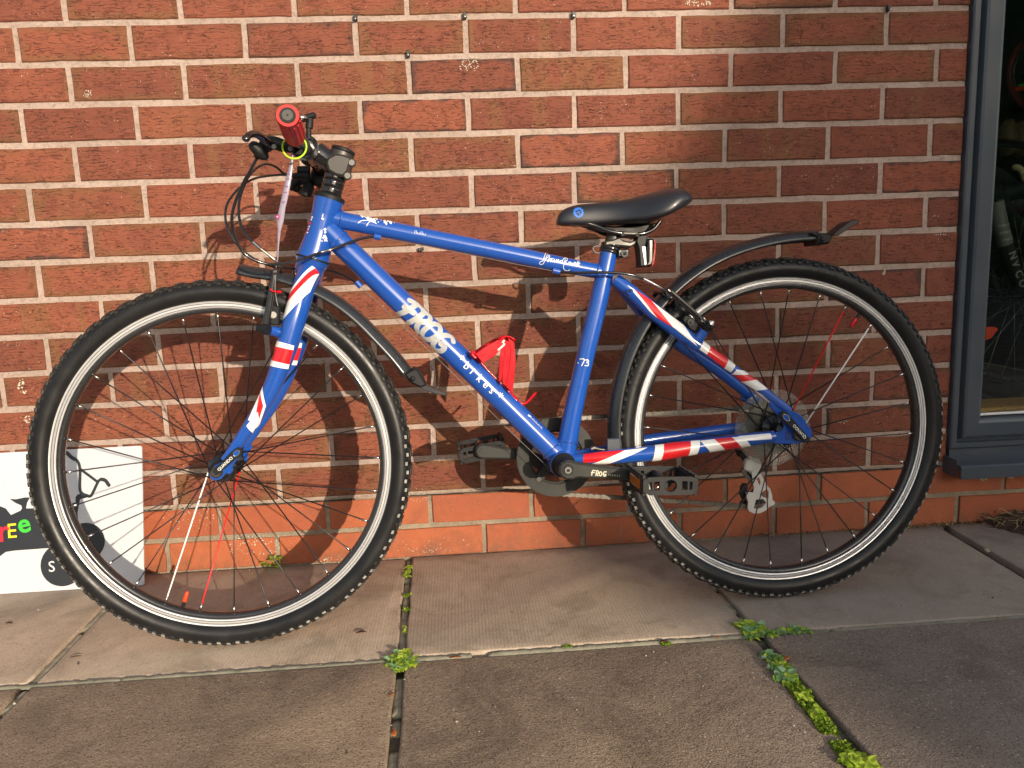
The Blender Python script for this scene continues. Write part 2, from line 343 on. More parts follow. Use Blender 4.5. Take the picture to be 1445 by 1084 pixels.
def slab_mat(kind):
    t = NT('paving_' + kind); b = t.b; g = t.n('NewGeometry').outputs['Position']
    rn = t.n('ObjectInfo').outputs['Random']
    big = t.noise(g, 2.6, 4, 0.6); mid = t.noise(g, 14, 5, 0.65); fine = t.noise(g, 430, 2, 0.6)
    if kind == 'ribbed':
        a, c, e = (0.56, 0.455, 0.36), (0.42, 0.33, 0.25), (0.29, 0.22, 0.16)
    else:
        a, c, e = (0.42, 0.32, 0.23), (0.33, 0.245, 0.172), (0.19, 0.14, 0.10)
    base = t.mix(t.ramp(big, 0.35, 0.68), a, c)
    base = t.mix(t.math('MULTIPLY', t.ramp(mid, 0.4, 0.75), 0.5), base, e)
    base = t.mix(t.math('MULTIPLY', rn, 0.25), base, c)
    sx = t.n('SeparateXYZ'); t.l(g, sx.inputs[0])
    grey = t.math('MULTIPLY', t.ramp(sx.outputs[0], 0.9, 1.5), 0.75)   # grey of the shaded slabs at the right put into the colour
    base = t.mix(grey, base, t.mix(mid, (0.27, 0.245, 0.23), (0.17, 0.155, 0.145)))
    base = t.mix(t.math('MULTIPLY', t.ramp(fine, 0.52, 0.64), 0.25 if kind == 'ribbed' else 0.65), base, tuple(x * 0.42 for x in e))
    pale = t.ramp(t.noise(g, 210, 1, 0.5), 0.68, 0.74); base = t.mix(t.math('MULTIPLY', pale, 0.75), base, (0.48, 0.42, 0.33))
    lich = t.math('MULTIPLY', t.ramp(t.noise(g, 55, 3, 0.6), 0.70, 0.74), t.ramp(t.noise(g, 3.1, 2, 0.5), 0.55, 0.66)); lg_ = t.ramp(t.noise(g, 330, 2, 0.6), 0.58, 0.68); base = t.mix(t.math('MULTIPLY', lg_, 0.18 if kind == 'ribbed' else 0.5), base, a)
    vo = t.n('TexVoronoi'); vo.inputs['Scale'].default_value = 190; t.l(g, vo.inputs['Vector']); vr = t.n('SeparateColor'); t.l(vo.outputs['Color'], vr.inputs[0])
    grain = t.math('MULTIPLY', t.ramp(vo.outputs['Distance'], 0.18, 0.34, 1.0, 0.0), t.ramp(vr.outputs[0], 0.80, 0.88)); base = t.mix(t.math('MULTIPLY', grain, 0.35 if kind == 'ribbed' else 0.85), base, (0.55, 0.47, 0.36))
    grain2 = t.math('MULTIPLY', t.ramp(vo.outputs['Distance'], 0.22, 0.38, 1.0, 0.0), t.ramp(vr.outputs[1], 0.72, 0.82)); base = t.mix(t.math('MULTIPLY', grain2, 0.25 if kind == 'ribbed' else 0.6), base, (0.07, 0.055, 0.042))
    stain = t.math('MULTIPLY', t.ramp(t.noise(g, 5.5, 4, 0.65, 1.2), 0.50, 0.66), 0.32); base = t.mix(stain, base, tuple(x * .45 for x in e))
    base = t.mix(lich, base, (0.45, 0.46, 0.43))
    dust = t.ramp(sx.outputs[1], -0.05, -0.004, 0.0, 1.0); base = t.mix(t.math('MULTIPLY', dust, 0.5), base, (0.17, 0.13, 0.10))  # slab colour darkens towards the foot of the wall
    t.l(base, b.inputs['Base Color']); b.inputs['Roughness'].default_value = 0.8; b.inputs['Specular IOR Level'].default_value = 0.35
    if kind == 'ribbed':
        wv = t.math('SINE', t.math('MULTIPLY', t.math('ADD', sx.outputs[0], t.math('MULTIPLY', t.noise(g, 6, 2, 0.5), 0.004)), 2 * math.pi / 0.0062))
        bp = t.bump(wv, 0.14, 0.0008); bp = t.bump(fine, 0.6, 0.0014, bp); bp = t.bump(mid, 0.3, 0.006, bp)
    else:
        bp = t.bump(fine, 0.9, 0.0022); bp = t.bump(t.noise(g, 110, 3, 0.6), 0.35, 0.003, bp); bp = t.bump(mid, 0.4, 0.008, bp)
    t.l(bp, b.inputs['Normal']); return t.m
def joint_mat():
    t = NT('joint_dirt'); b = t.b; g = t.n('NewGeometry').outputs['Position']
    base = t.mix(t.ramp(t.noise(g, 9, 3, 0.6), 0.4, 0.6), (0.16, 0.15, 0.12), (0.035, 0.03, 0.022))
    base = t.mix(t.math('MULTIPLY', t.ramp(t.noise(g, 40, 4, 0.6), 0.5, 0.7), 0.6), base, (0.07, 0.085, 0.03))
    t.l(base, b.inputs['Base Color']); b.inputs['Roughness'].default_value = 1.0
    t.l(t.bump(t.noise(g, 160, 6, 0.75), 1.0, 0.006), b.inputs['Normal']); return t.m
M_BRICK = brick_mat(); M_RED = smooth_brick_mat(); M_MORT = mortar_mat(); M_RIB = slab_mat('ribbed'); M_AGG = slab_mat('aggregate'); M_JOINT = joint_mat()
M_BLUE = simple('blue_paint', (0.010, 0.076, 0.39), 0.24, 0, 1.0, 0.05, coatr=0.09, spec=0.45)
M_DECW = simple('white_decal', (0.80, 0.81, 0.80), 0.3, 0, 0.8, 0.04, coatr=0.08)
M_DECR = simple('red_decal', (0.66, 0.010, 0.018), 0.3, 0, 0.8, 0.04, coatr=0.08)
M_BLK = simple('black_plastic', (0.012, 0.013, 0.015), 0.5, 0, 0.0, 0.2, spec=0.28)
M_BLKG = simple('gloss_black', (0.012, 0.012, 0.014), 0.16, 0, 0.6, 0.1)
M_ALUB = simple('dark_alloy', (0.075, 0.073, 0.070), 0.42, 0.6, 0, 0.2, bs=900, bstr=0.05)
M_CRANK = simple('satin_grey_crank', (0.030, 0.031, 0.029), 0.55, 0.0, 0.0, 0.2, spec=0.3, bs=900, bstr=0.08)
M_STEEL = simple('bright_steel', (0.62, 0.61, 0.58), 0.22, 1.0, 0, 0.15)
M_ALU = simple('rim_alloy', (0.70, 0.71, 0.73), 0.30, 0.6, 0, 0.03, dscale=6)
M_BOLT = simple('bolt_steel', (0.16, 0.16, 0.155), 0.5, 0.9, 0, 0.15)
M_GROOVE = simple('rim_groove', (0.06, 0.06, 0.065), 0.5, 0.4)
M_RIMB = simple('rim_black', (0.022, 0.023, 0.026), 0.28, 0, 0.5, 0.1)
M_SPOKE = simple('spoke_black', (0.03, 0.03, 0.035), 0.3, 0.6)
M_SPW = simple('spoke_white', (0.8, 0.8, 0.8), 0.35); M_SPR = simple('spoke_red', (0.75, 0.01, 0.015), 0.35)
M_REDP = simple('red_rubber', (0.62, 0.016, 0.014), 0.5, 0, 0.0, 0.1, bs=500, bstr=0.1)
M_REDG = simple('red_gloss_plastic', (0.50, 0.002, 0.012), 0.25, 0, 0.25, 0.08, spec=0.35)
M_ORNG = simple('orange_cap', (0.85, 0.06, 0.01), 0.4)
M_AMB = simple('amber_reflector', (0.45, 0.13, 0.01), 0.2, 0, 0.6)
M_LIME = simple('lime_rubber', (0.45, 0.80, 0.01), 0.4)
M_TAGM = simple('laminated_tag', (0.34, 0.31, 0.39), 0.35, 0, 0.5, 0.25, dscale=120, dirt=(0.28, 0.18, 0.32))
M_MAG = simple('magenta_ink', (0.5, 0.01, 0.22), 0.4)
M_CHAIN = simple('chain_steel', (0.17, 0.155, 0.135), 0.45, 0.85, 0, 0.4, dscale=300)
M_DER = simple('silver_paint', (0.62, 0.62, 0.60), 0.35, 0.25, 0.2, 0.1)
M_SEAT = simple('saddle_vinyl', (0.014, 0.016, 0.022), 0.36, 0, 0.25, 0.12, bs=1400, bstr=0.10)
M_SBLUE = simple('saddle_blue_print', (0.03, 0.16, 0.62), 0.45)
M_FEND = simple('mudguard_plastic', (0.022, 0.025, 0.030), 0.27, 0, 0.35, 0.15)
def rubber():
    t = NT('tyre_rubber'); b = t.b; o = t.obj()
    sx = t.n('SeparateXYZ'); t.l(o, sx.inputs[0])
    dn = t.ramp(t.noise(o, 13, 4, 0.65), 0.42, 0.72)
    t.l(t.mix(t.math('MULTIPLY', dn, 0.5), (0.010, 0.0105, 0.012), (0.021, 0.0215, 0.0225)), b.inputs['Base Color'])
    t.l(t.ramp(t.noise(o, 30, 4, 0.6), 0.3, 0.7, 0.30, 0.48), b.inputs['Roughness']); b.inputs['Specular IOR Level'].default_value = 0.38
    t.l(t.bump(t.noise(o, 260, 4, 0.65), 0.12, 0.001), b.inputs['Normal']); return t.m
M_TYRE = rubber()
M_KNOB = simple('tread_rubber', (0.022, 0.021, 0.020), 0.6, 0, 0, 0.3, dscale=90)
M_DUSTLIT = simple('dusty_lit_rubber', (0.34, 0.335, 0.32), 0.5, 0, 0, 0.5, dscale=70, dirt=(0.02, 0.02, 0.02))
M_SIGNW = simple('white_board', (0.56, 0.585, 0.63), 0.30, 0, 0.35, 0.05, coatr=0.15)
M_SIGNK = simple('sign_black_vinyl', (0.022, 0.026, 0.034), 0.38)
M_FRM = simple('grey_upvc', (0.050, 0.063, 0.082), 0.33, 0, 0.15, 0.15, dscale=9, dirt=(0.12, 0.12, 0.12), bs=700, bstr=0.05)
M_SEAL = simple('window_gasket', (0.012, 0.014, 0.018), 0.55)
M_RAIL = simple('window_bead_alloy', (0.75, 0.76, 0.78), 0.3, 0.2)
M_LEAFD = simple('dead_leaf', (0.13, 0.055, 0.025), 0.8, 0, 0, 0.4, dscale=80)
M_LEAFO = simple('orange_leaf', (0.42, 0.13, 0.03), 0.7, 0, 0, 0.3, dscale=80)
M_STRAW = simple('dry_stem', (0.42, 0.32, 0.17), 0.7)
M_PEB = simple('pebble', (0.34, 0.29, 0.21), 0.8, 0, 0, 0.3, dscale=90)
M_CLIP = simple('clip_plastic', (0.02, 0.022, 0.026), 0.4)
def leafmat(name, a, c):
    t = NT(name); b = t.b; o = t.obj(); rnd_ = t.n('NewGeometry').outputs['Random Per Island']
    t.l(t.mix(rnd_, a, c), b.inputs['Base Color']); b.inputs['Roughness'].default_value = 0.5
    b.inputs['Subsurface Weight'].default_value = 0.0
    tr = t.n('BsdfTranslucent'); t.l(t.mix(rnd_, tuple(min(1, x * 1.3) for x in a), tuple(min(1, x * 1.3) for x in c)), tr.inputs[0])
    ms = t.n('MixShader'); ms.inputs[0].default_value = 0.35; t.l(b.outputs[0], ms.inputs[1]); t.l(tr.outputs[0], ms.inputs[2]); t.l(ms.outputs[0], t.out.inputs[0]); return t.m
M_WEED = leafmat('weed_leaf', (0.28, 0.46, 0.03), (0.62, 0.74, 0.10)); M_MOSS = leafmat('moss', (0.10, 0.20, 0.012), (0.34, 0.46, 0.03)); M_WEEDB = leafmat('weed_bluegreen', (0.13, 0.32, 0.08), (0.42, 0.60, 0.40))

# ------------------------------------------------------------------ the ground
ground = MB()
box(ground, -60, 60, -80, 0.05, -0.30, -0.013)
g = ground.build('ground', M_JOINT); tag(g, kind='structure')
pave = empty('pavement', (0.6, -0.6, 0)); tag(pave, kind='structure')
def slab(x00, x01, x10, x11, y0, y1, mat, up=0.0, wob=0.0025):
    """slab between y0 (far) and y1 (near); x edges may lean; irregular arris"""
    pts = []
    def side(a, b, n):
        return [(a[0] + (b[0] - a[0]) * i / n, a[1] + (b[1] - a[1]) * i / n) for i in range(n)]
    c = [(x00, y0), (x01, y0), (x11, y1), (x10, y1)]
    for i in range(4): pts += side(c[i], c[(i + 1) % 4], 14)
    cx = sum(p[0] for p in pts) / len(pts); cy = sum(p[1] for p in pts) / len(pts); n = len(pts)
    P = []
    for x, y in pts:
        q = mnoise.noise(Vector((x * 9, y * 9, up * 90 + 3))) * wob + mnoise.noise(Vector((x * 40, y * 40, 7))) * wob * 0.5
        dx, dy = x - cx, y - cy; l = math.hypot(dx, dy); P.append((x - dx / l * abs(q) * 1.6, y - dy / l * abs(q) * 1.6))
    mb = MB(); rings = []
    for inset, z in ((0, -0.03), (0, -0.0028), (0.0016, -0.0008), (0.005, 0)):
        rings.append([(x - (x - cx) / math.hypot(x - cx, y - cy) * inset, y - (y - cy) / math.hypot(x - cx, y - cy) * inset, z + up) for x, y in P])
    vs = [v for r in rings for v in r]; fs = []
    for k in range(3):
        for i in range(n): j = (i + 1) % n; fs.append((k * n + i, k * n + j, (k + 1) * n + j, (k + 1) * n + i))
    fs.append(list(range(3 * n, 4 * n))); mb.add(vs, fs, 0, True)
    o = mb.build('paving_slab', mat); o.parent = pave; o.location = (-pave.location.x, -pave.location.y, 0); return o
# x of the joints (at y=0 and slope), measured on the paving
JX = [(-1.235, 0.03), (-0.61, 0.03), (0.010, -0.02), (0.612, -0.03), (1.228, -0.030), (1.868, 0.05), (2.49, 0.03), (3.11, 0.03), (3.73, 0.03)]
def jx(i, y): return JX[i][0] + JX[i][1] * y
g_ = 0.0065
rows = [(-0.006, -0.452), (-0.466, -1.07), (-1.083, -1.69), (-1.703, -2.31), (-2.323, -2.93)]
for ri, (ya, yb) in enumerate(rows):
    for i in range(len(JX) - 1):
        gg = g_ if not (ri >= 1 and i in (3, 4)) else 0.011
        gl = g_ + (0.002 if (ri >= 1 and i == 4) else 0) + (0.004 if i == 5 and ri == 0 else 0)
        gr = g_ + (0.002 if (ri >= 1 and i == 3) else 0) + (0.004 if i == 4 and ri == 0 else 0)
        slab(jx(i, ya) + gl, jx(i + 1, ya) - gr, jx(i, yb) + gl, jx(i + 1, yb) - gr, ya, yb, M_RIB if ri == 0 else M_AGG, up=[0, 0.0015, -0.001, 0.001][(i * 3 + ri) % 4])
M_POINT = simple('joint_pointing', (0.30, 0.28, 0.215), 0.95, 0, 0, 0.5, bs=260, bstr=0.9, dscale=30, dirt=(0.10, 0.11, 0.055))
def pointing(a, b_, w, z, seed, gap=0.0):
    """hand pointed mortar strip lying in a joint, crumbled here and there"""
    mb = MB(); a = Vector(a); b_ = Vector(b_); d = b_ - a; n_ = int(d.length / 0.006); d.normalize(); t = Vector((-d.y, d.x, 0)); vs = []
    for i in range(n_ + 1):
        p = a + (b_ - a) * i / n_; q = mnoise.noise(Vector((i * .13, seed, 0))); q2 = mnoise.noise(Vector((i * .5, seed, 5)))
        zz = z + 0.0012 * q2 - (0.014 if q < gap else 0) + .0015 * q
        for k, f in enumerate((-1, -.5, 0, .5, 1)): vs.append((p.x + t.x * w * f, p.y + t.y * w * f, zz - (.003 if abs(f) == 1 else 0) + .0016 * mnoise.noise(Vector((i * .8, k * 2.1, seed)))))
    mb.add(vs, [(i * 5 + k, i * 5 + k + 1, i * 5 + k + 6, i * 5 + k + 5) for i in range(n_) for k in range(4)], 0, True)
    o = mb.build('joint_pointing', M_POINT, fix=False); o.parent = pave; o.location = (-pave.location.x, -pave.location.y, 0)
pointing((-1.3, -0.459, 0), (1.22, -0.459, 0), 0.0078, 0.0002, 1, -0.45); pointing((1.26, -0.459, 0), (3.7, -0.459, 0), 0.0078, -0.0015, 2, -0.4)
pointing((0.010, -0.01, 0), (0.010 + .009, -0.45, 0), 0.008, -0.004, 3, -0.35); pointing((0.02, -0.47, 0), (0.03, -1.07, 0), 0.008, -0.004, 4, -0.35)
pointing((0.612, -0.01, 0), (0.612 + .0135, -0.45, 0), 0.0065, -0.006, 5, -0.30); pointing((0.627, -0.47, 0), (0.645, -1.07, 0), 0.008, -0.008, 6, -0.12); pointing((1.228, -.01, 0), (1.241, -.45, 0), .007, -0.006, 8, -.2)
so_ = MB(); vs = []; n_ = 110
for i in range(n_ + 1):
    y = -0.458 - 0.63 * i / n_; x = jx(4, y)
    for k, f in enumerate((-1, -.5, 0, .5, 1)): vs.append((x + f * .012, y, -0.0075 + .003 * mnoise.noise(Vector((y * 60, k * 2.2, 3)))))
so_.add(vs, [(i * 5 + k, i * 5 + k + 1, i * 5 + k + 6, i * 5 + k + 5) for i in range(n_) for k in range(4)], 0, True)
o = so_.build('joint_soil', M_JOINT, fix=False); o.parent = pave; o.location = (-pave.location.x, -pave.location.y, 0)
road = MB(); box(road, -30, 30, -40, -2.95, -0.05, -0.012)
M_TARM = simple('tarmac', (0.06, 0.058, 0.055), 0.85, 0, 0, 0.3, bs=300, bstr=0.7, dscale=3)
tag(road.build('road', M_TARM), kind='structure')

# ------------------------------------------------------------------ brick wall
wall = empty('brick_wall', (1.4, 0, 0)); tag(wall, 'brick shop wall of dark rustic red bricks with pale mortar over a smooth orange brick base', 'wall')
WX0, WX1, WTOP = -1.35, 4.2, 2.55
OX0, OX1, OZ0, OZ1 = 1.874, 3.19, 0.150, 2.13     # window opening
BED = [0.0,0.0713,0.147,0.2271,0.3015,0.3828,0.4587,0.536,0.6119,0.6894,0.7674,0.8446,0.924,1.0008,1.0779,1.1555]
# perpend positions by course from the bottom, measured; spacing continues beyond the picture
PERP = [[0.079,0.32,0.55,0.785,1.012,1.239,1.463,1.687,1.909],[0.2,0.436,0.666,0.896,1.12,1.347,1.57,1.795,2.021],[-0.118,0.109,0.336,0.562,0.788,1.013,1.238,1.463,1.6876],[0.005,0.231,0.456,0.681,0.905,1.13,1.354,1.5783,1.8],[-0.118,0.107,0.337,0.563,0.789,1.014,1.239,1.464,1.6888],[0.003,0.689,0.907],[-0.12,0.109,0.791,1.013],[0.001,0.682,0.904,1.799],[-0.117,0.113,0.568,0.79,1.014,1.237,1.463,1.69],[-0.004,0.224,0.672,0.894,1.339,1.566,1.797],[-0.115,0.115,0.568,0.791,1.011,1.234,1.461,1.69],[-0.014,0.215,0.668,0.893,1.116,1.34,1.569,1.8],[-0.109,0.115,0.34,0.567,0.791,1.015,1.238,1.462,1.688],[-0.007,0.219,0.445,0.672,0.898,1.126,1.352,1.58,1.806],[-0.1,0.121,0.346,0.568,0.793,1.017,1.24,1.464,1.691],[-0.0,0.224,0.449,0.675,0.898,1.125,1.352,1.576,1.798]]
rowsb = []
for ci in range(33):
    if ci < 15: z0 = BED[ci] + (0.0062 if ci else 0.0); z1 = BED[ci + 1] - 0.0064
    else: z0 = BED[-1] + (ci - 15) * 0.0772 + 0.0055; z1 = z0 + 0.066
    if ci < len(PERP):
        p = sorted(PERP[ci])
        q = [p[0]]
        for x in p[1:]:
            k = max(1, round((x - q[-1]) / 0.2255)); a = q[-1]
            for m in range(1, k + 1): q.append(a + (x - a) * m / k)
        p = q
    else: p = [(-0.007 if ci % 2 else -0.113) + 0.2252 * k for k in range(9)]
    while p[0] > WX0: p.insert(0, p[0] - 0.2253)
    while p[-1] < WX1: p.append(p[-1] + 0.2253)
    rowsb.append((z0, z1, p))
def brick_shape(w, h, k, rustic=True):
    """front face with a ragged outline, chamfered and run back into the wall; loc attribute for the shader"""
    rs = random.Random(k); n1, n2 = (6, 2) if rustic else (4, 2); pts = []
    amp = 0.0008 if rustic else 0.0008
    for i in range(n1): pts.append((-w / 2 + w * i / n1, -h / 2))
    for i in range(n2): pts.append((w / 2, -h / 2 + h * i / n2))
    for i in range(n1): pts.append((w / 2 - w * i / n1, h / 2))
    for i in range(n2): pts.append((-w / 2, h / 2 - h * i / n2))
    pts = [(x + rs.uniform(-amp, amp), z + rs.uniform(-amp, amp)) for x, z in pts]; n = len(pts)
    dep = 0.03; c = 0.0022 if rustic else 0.0012
    tl = rs.uniform(-0.0009, 0.0009); rings = []
    for ins, y in ((c, 0), (0, c * 0.9), (0, dep)):
        rings.append([(x - math.copysign(ins, x) * (1 if abs(x) > w / 2 - 0.005 else 0), y + (tl * x / w if y < .01 else 0), z - math.copysign(ins, z) * (1 if abs(z) > h / 2 - 0.005 else 0)) for x, z in pts])
    vs = [v for r in rings for v in r]; fs = [list(range(n))]
    for kk in range(2):
        for i in range(n): j = (i + 1) % n; fs.append((kk * n + i, (kk + 1) * n + i, (kk + 1) * n + j, kk * n + j))
    return vs, fs
_bm_cache = {}
def brick_mesh(w, h, var, mat, rustic):
    key = (round(w, 3), round(h, 3), var, rustic)
    if key in _bm_cache: return _bm_cache[key]
    vs, fs = brick_shape(w, h, hash(key) % 99991 if False else int(w * 1e4) * 7 + int(h * 1e4) * 3 + var, rustic)
    me = bpy.data.meshes.new('brick'); me.from_pydata(vs, [], fs); me.materials.append(mat)
    a = me.attributes.new('loc', 'FLOAT_VECTOR', 'POINT'); a.data.foreach_set('vector', [c for v in vs for c in v])
    me.update(); _bm_cache[key] = me; return me
allb = []
for ci, (z0, z1, p) in enumerate(rowsb):
    for i in range(len(p) - 1):
        x0, x1 = p[i] + 0.0056, p[i + 1] - 0.0056
        x0 = max(x0, WX0); x1 = min(x1, WX1)
        segs = [(x0, x1)]
        if z1 > OZ0 and z0 < OZ1:
            s2 = []
            for a, b_ in segs:
                if b_ <= OX0 - 0.002 or a >= OX1: s2.append((a, b_))
                else:
                    if a < OX0: s2.append((a, OX0))
                    if b_ > OX1: s2.append((OX1, b_))
            segs = s2
        for a, b_ in segs:
            if b_ - a > 0.02 and z0 < WTOP: allb.append((a, b_, z0, z1, ci))
camp = Vector(M.translation)
allb.sort(key=lambda t: max(0, abs((t[0] + t[1]) / 2 - 0.85) - 1.05) + max(0, (t[2] + t[3]) / 2 - 1.2))
bigv = []; bigf = []; biga = []; bigs = []; bigm = []
for k, (a, b_, z0, z1, ci) in enumerate(allb):
    w = b_ - a; h = z1 - z0; rustic = ci > 1; mat = M_BRICK if rustic else M_RED
    w = round(w, 3); h = round(h, 3)
    yo = random.uniform(-0.0012, 0.0012)
    if k < 292:
        me = brick_mesh(w, h, k % 5, mat, rustic)
        o = bpy.data.objects.new('brick', me); COL.objects.link(o); o.parent = wall
        o.location = ((a + b_) / 2 - wall.location.x, yo, (z0 + z1) / 2); o.rotation_euler = (0, random.uniform(-0.004, 0.004), 0)
    else:
        vs, fs = brick_shape(w, h, k, rustic); base = len(bigv); cx, cz = (a + b_) / 2 - wall.location.x, (z0 + z1) / 2; s_ = random.random()
        bigv += [(v[0] + cx, v[1] + yo, v[2] + cz) for v in vs]; biga += [c for v in vs for c in v]; bigs += [s_] * len(vs)
        bigf += [[base + i for i in f] for f in fs]; bigm += [0 if rustic else 1] * len(fs)
me = bpy.data.meshes.new('outer_bricks'); me.from_pydata(bigv, [], bigf); me.materials.append(M_BRICK); me.materials.append(M_RED)
me.attributes.new('loc', 'FLOAT_VECTOR', 'POINT').data.foreach_set('vector', biga); me.attributes.new('seed', 'FLOAT', 'POINT').data.foreach_set('value', bigs)
me.polygons.foreach_set('material_index', bigm); me.update()
o = bpy.data.objects.new('outer_bricks', me); COL.objects.link(o); o.parent = wall; tag(o, kind='stuff')
# mortar body with a gently uneven face
mo = MB()
def msheet(x0, x1, z0, z1, nx, nz):
    vs = []
    for i in range(nx + 1):
        for j in range(nz + 1):
            x = x0 + (x1 - x0) * i / nx; z = z0 + (z1 - z0) * j / nz
            y = 0.0034 + 0.0008 * mnoise.noise(Vector((x * 30, 0, z * 30))) + 0.0006 * mnoise.noise(Vector((x * 90, 2, z * 90)))
            if z < 0.14: y += 0.0018
            if abs(z - BED[2]) < 0.004: y -= 0.002 * (0.5 + mnoise.noise(Vector((x * 14, 5, 0))))
            vs.append((x - wall.location.x, y, z))
    mo.add(vs, [(i * (nz + 1) + j, (i + 1) * (nz + 1) + j, (i + 1) * (nz + 1) + j + 1, i * (nz + 1) + j + 1) for i in range(nx) for j in range(nz)], 0, True)
msheet(WX0, -0.3, -0.03, WTOP, 60, 200); msheet(-0.3, OX0 - 0.001, -0.03, 1.3, 560, 340); msheet(-0.3, OX0 - 0.001, 1.3, WTOP, 100, 100)
msheet(OX0 - 0.001, OX1 + 0.001, -0.03, OZ0, 260, 40); msheet(OX0 - 0.001, OX1 + 0.001, OZ1, WTOP, 100, 50); msheet(OX1 + 0.001, WX1, -0.03, WTOP, 60, 120)
for x0, x1, z0, z1 in ((WX0, OX0, -0.03, WTOP), (OX0 + .0005, OX1 - .0005, -0.03, OZ0), (OX0 + .0005, OX1 - .0005, OZ1, WTOP), (OX1, WX1, -0.03, WTOP)):
    box(mo, x0 - wall.location.x, x1 - wall.location.x, 0.012, 0.11, z0, z1)
mo.build('mortar', M_MORT, wall, fix=False)
for k, (xa, xb) in enumerate(((-0.25, 0.1), (0.12, 0.5), (0.62, 0.98), (1.05, 1.42), (1.44, 1.86))):
    mb = MB(); n_ = int((xb - xa) / .004); vs = []
    for i in range(n_ + 1):
        x = xa + (xb - xa) * i / n_; zc = BED[2] - 0.0035 + 0.0014 * mnoise.noise(Vector((x * 22, 1, 0))) + .0010 * mnoise.noise(Vector((x * 90, 4, 0))); hh = max(.0001, .0009 + .0012 * mnoise.noise(Vector((x * 35, 9, 0))))
        for z in (zc - hh, zc + hh): vs.append((x - wall.location.x, -0.0012, z))
    vs2 = [(a, 0.004, c) for a, _, c in vs]; n2 = len(vs)
    fs = [(i * 2, i * 2 + 1, i * 2 + 3, i * 2 + 2) for i in range(n_)] + [(n2 + i * 2 + 1, i * 2 + 1, i * 2 + 3, n2 + i * 2 + 3) for i in range(n_)] + [(i * 2, n2 + i * 2, n2 + i * 2 + 2, i * 2 + 2) for i in range(n_)]
    mb.add(vs + vs2, fs, 0, False); mb.build('damp_course_edge', simple('bitumen_felt', (0.025, 0.023, 0.02), 0.9), wall, fix=False)

lc = MB()
def flakes(x, z, rx, rz, n, r0, r1):
    for k in range(n):
        a = random.random() * 6.28; q = math.sqrt(random.random()); cx, cz = x + rx * q * math.cos(a), z + rz * q * math.sin(a); r = rnd(r0, r1); m = 6
        vs = [(cx + r * rnd(.6, 1.3) * math.cos(6.28 * i / m) - wall.location.x, -0.0017 - .0003 * random.random(), cz + r * rnd(.6, 1.3) * math.sin(6.28 * i / m)) for i in range(m)]
        lc.add(vs, [list(range(m))], 0, False)
for p, rx, rz, n, r0, r1 in (((0.79701,0.0,1.05851), .022, .012, 46, .0006, .0018), ((0.81249,0.0,1.0763), .016, .004, 16, .0006, .0012), ((0.02813,-0.0,1.02001), .010, .008, 26, .0006, .0014), ((1.27995,0.0,1.17365), .028, .007, 46, .0008, .0018), ((-0.17862,0.0,0.43295), .009, .016, 26, .001, .0024), ((-0.17911,0.0,0.3639), .006, .012, 12, .001, .002), ((1.7048,0.0,0.60069), .004, .006, 16, .0008, .0016), ((1.82942,0.0,0.67908), .018, .002, 12, .0008, .0015), ((1.97251,0.0,0.12109), .040, .006, 46, .0018, .0038), ((1.96977,0.0,0.10913), .009, .010, 12, .002, .0045), ((2.02914,0.0,0.11267), .018, .010, 26, .001, .003), ((1.62073,0.0,0.26426), .012, .006, 12, .0008, .0018), ((0.6401,0.0,0.14256), .02, .02, 20, .0006, .0012), ((0.64951,0.0,0.02487), .10, .02, 60, .0005, .0013), ((0.45666,0.0,0.00357), .05, .012, 60, .0006, .0018), ((0.13967,0.0,0.12335), .06, .03, 60, .0005, .0016), ((0.27166,0.0,0.04908), .06, .025, 80, .0005, .0018)):
    flakes(p[0], p[2], rx, rz, n, r0, r1)
tag(lc.build('lime_flakes', simple('lime_bloom', (0.50, 0.46, 0.37), 0.9, 0, 0, 0.2), wall, fix=False), kind='stuff')

# ------------------------------------------------------------------ window
win = empty('shop_window', (2.5, 0, 0.15)); tag(win, 'anthracite grey framed shop window with a sloping sill at the right edge', 'window')
wo = win.location
def wbox(mb, x0, x1, y0, y1, z0, z1, b=0.002, mi=0): box(mb, x0 - wo.x, x1 - wo.x, y0 - wo.y, y1 - wo.y, z0 - wo.z, z1 - wo.z, mi, b)
def frame_bar(axis, x0, x1, z0, z1, flip):
    """chamfered outer bead: profile across the bar"""
    mb = MB()
    return mb
# profile of the frame across its width: (distance from the opening edge, y)
PROF = [(0.0, 0.03), (0.0, -0.010), (0.003, -0.013), (0.014, -0.013), (0.016, -0.002), (0.021, -0.002), (0.026, -0.016), (0.031, -0.019), (0.060, -0.019), (0.066, -0.016), (0.0735, 0.012), (0.0735, 0.030)]
fx0, fx1, fz0, fz1 = OX0 + 0.001, OX1 - 0.001, 0.186, OZ1 - 0.001
for name, corners in (('frame_post', 'L'), ('frame_rail', 'B'), ('frame_post', 'R'), ('frame_rail', 'T')):
    mb = MB(); A = []; B_ = []
    for d, y in PROF:
        if corners == 'L': a, b_ = (fx0 + d, y, fz0 + d), (fx0 + d, y, fz1 - d)
        if corners == 'B': a, b_ = (fx0 + d, y, fz0 + d), (fx1 - d, y, fz0 + d)
        if corners == 'R': a, b_ = (fx1 - d, y, fz0 + d), (fx1 - d, y, fz1 - d)
        if corners == 'T': a, b_ = (fx0 + d, y, fz1 - d), (fx1 - d, y, fz1 - d)
        A.append((a[0] - wo.x, a[1], a[2] - wo.z)); B_.append((b_[0] - wo.x, b_[1], b_[2] - wo.z))
    n = len(PROF); fs = [(i, (i + 1) % n, n + (i + 1) % n, n + i) for i in range(n)] + [list(range(n)), list(range(n, 2 * n))]
    mb.add(A + B_, fs, 0, False); mb.build(name, M_FRM, win)
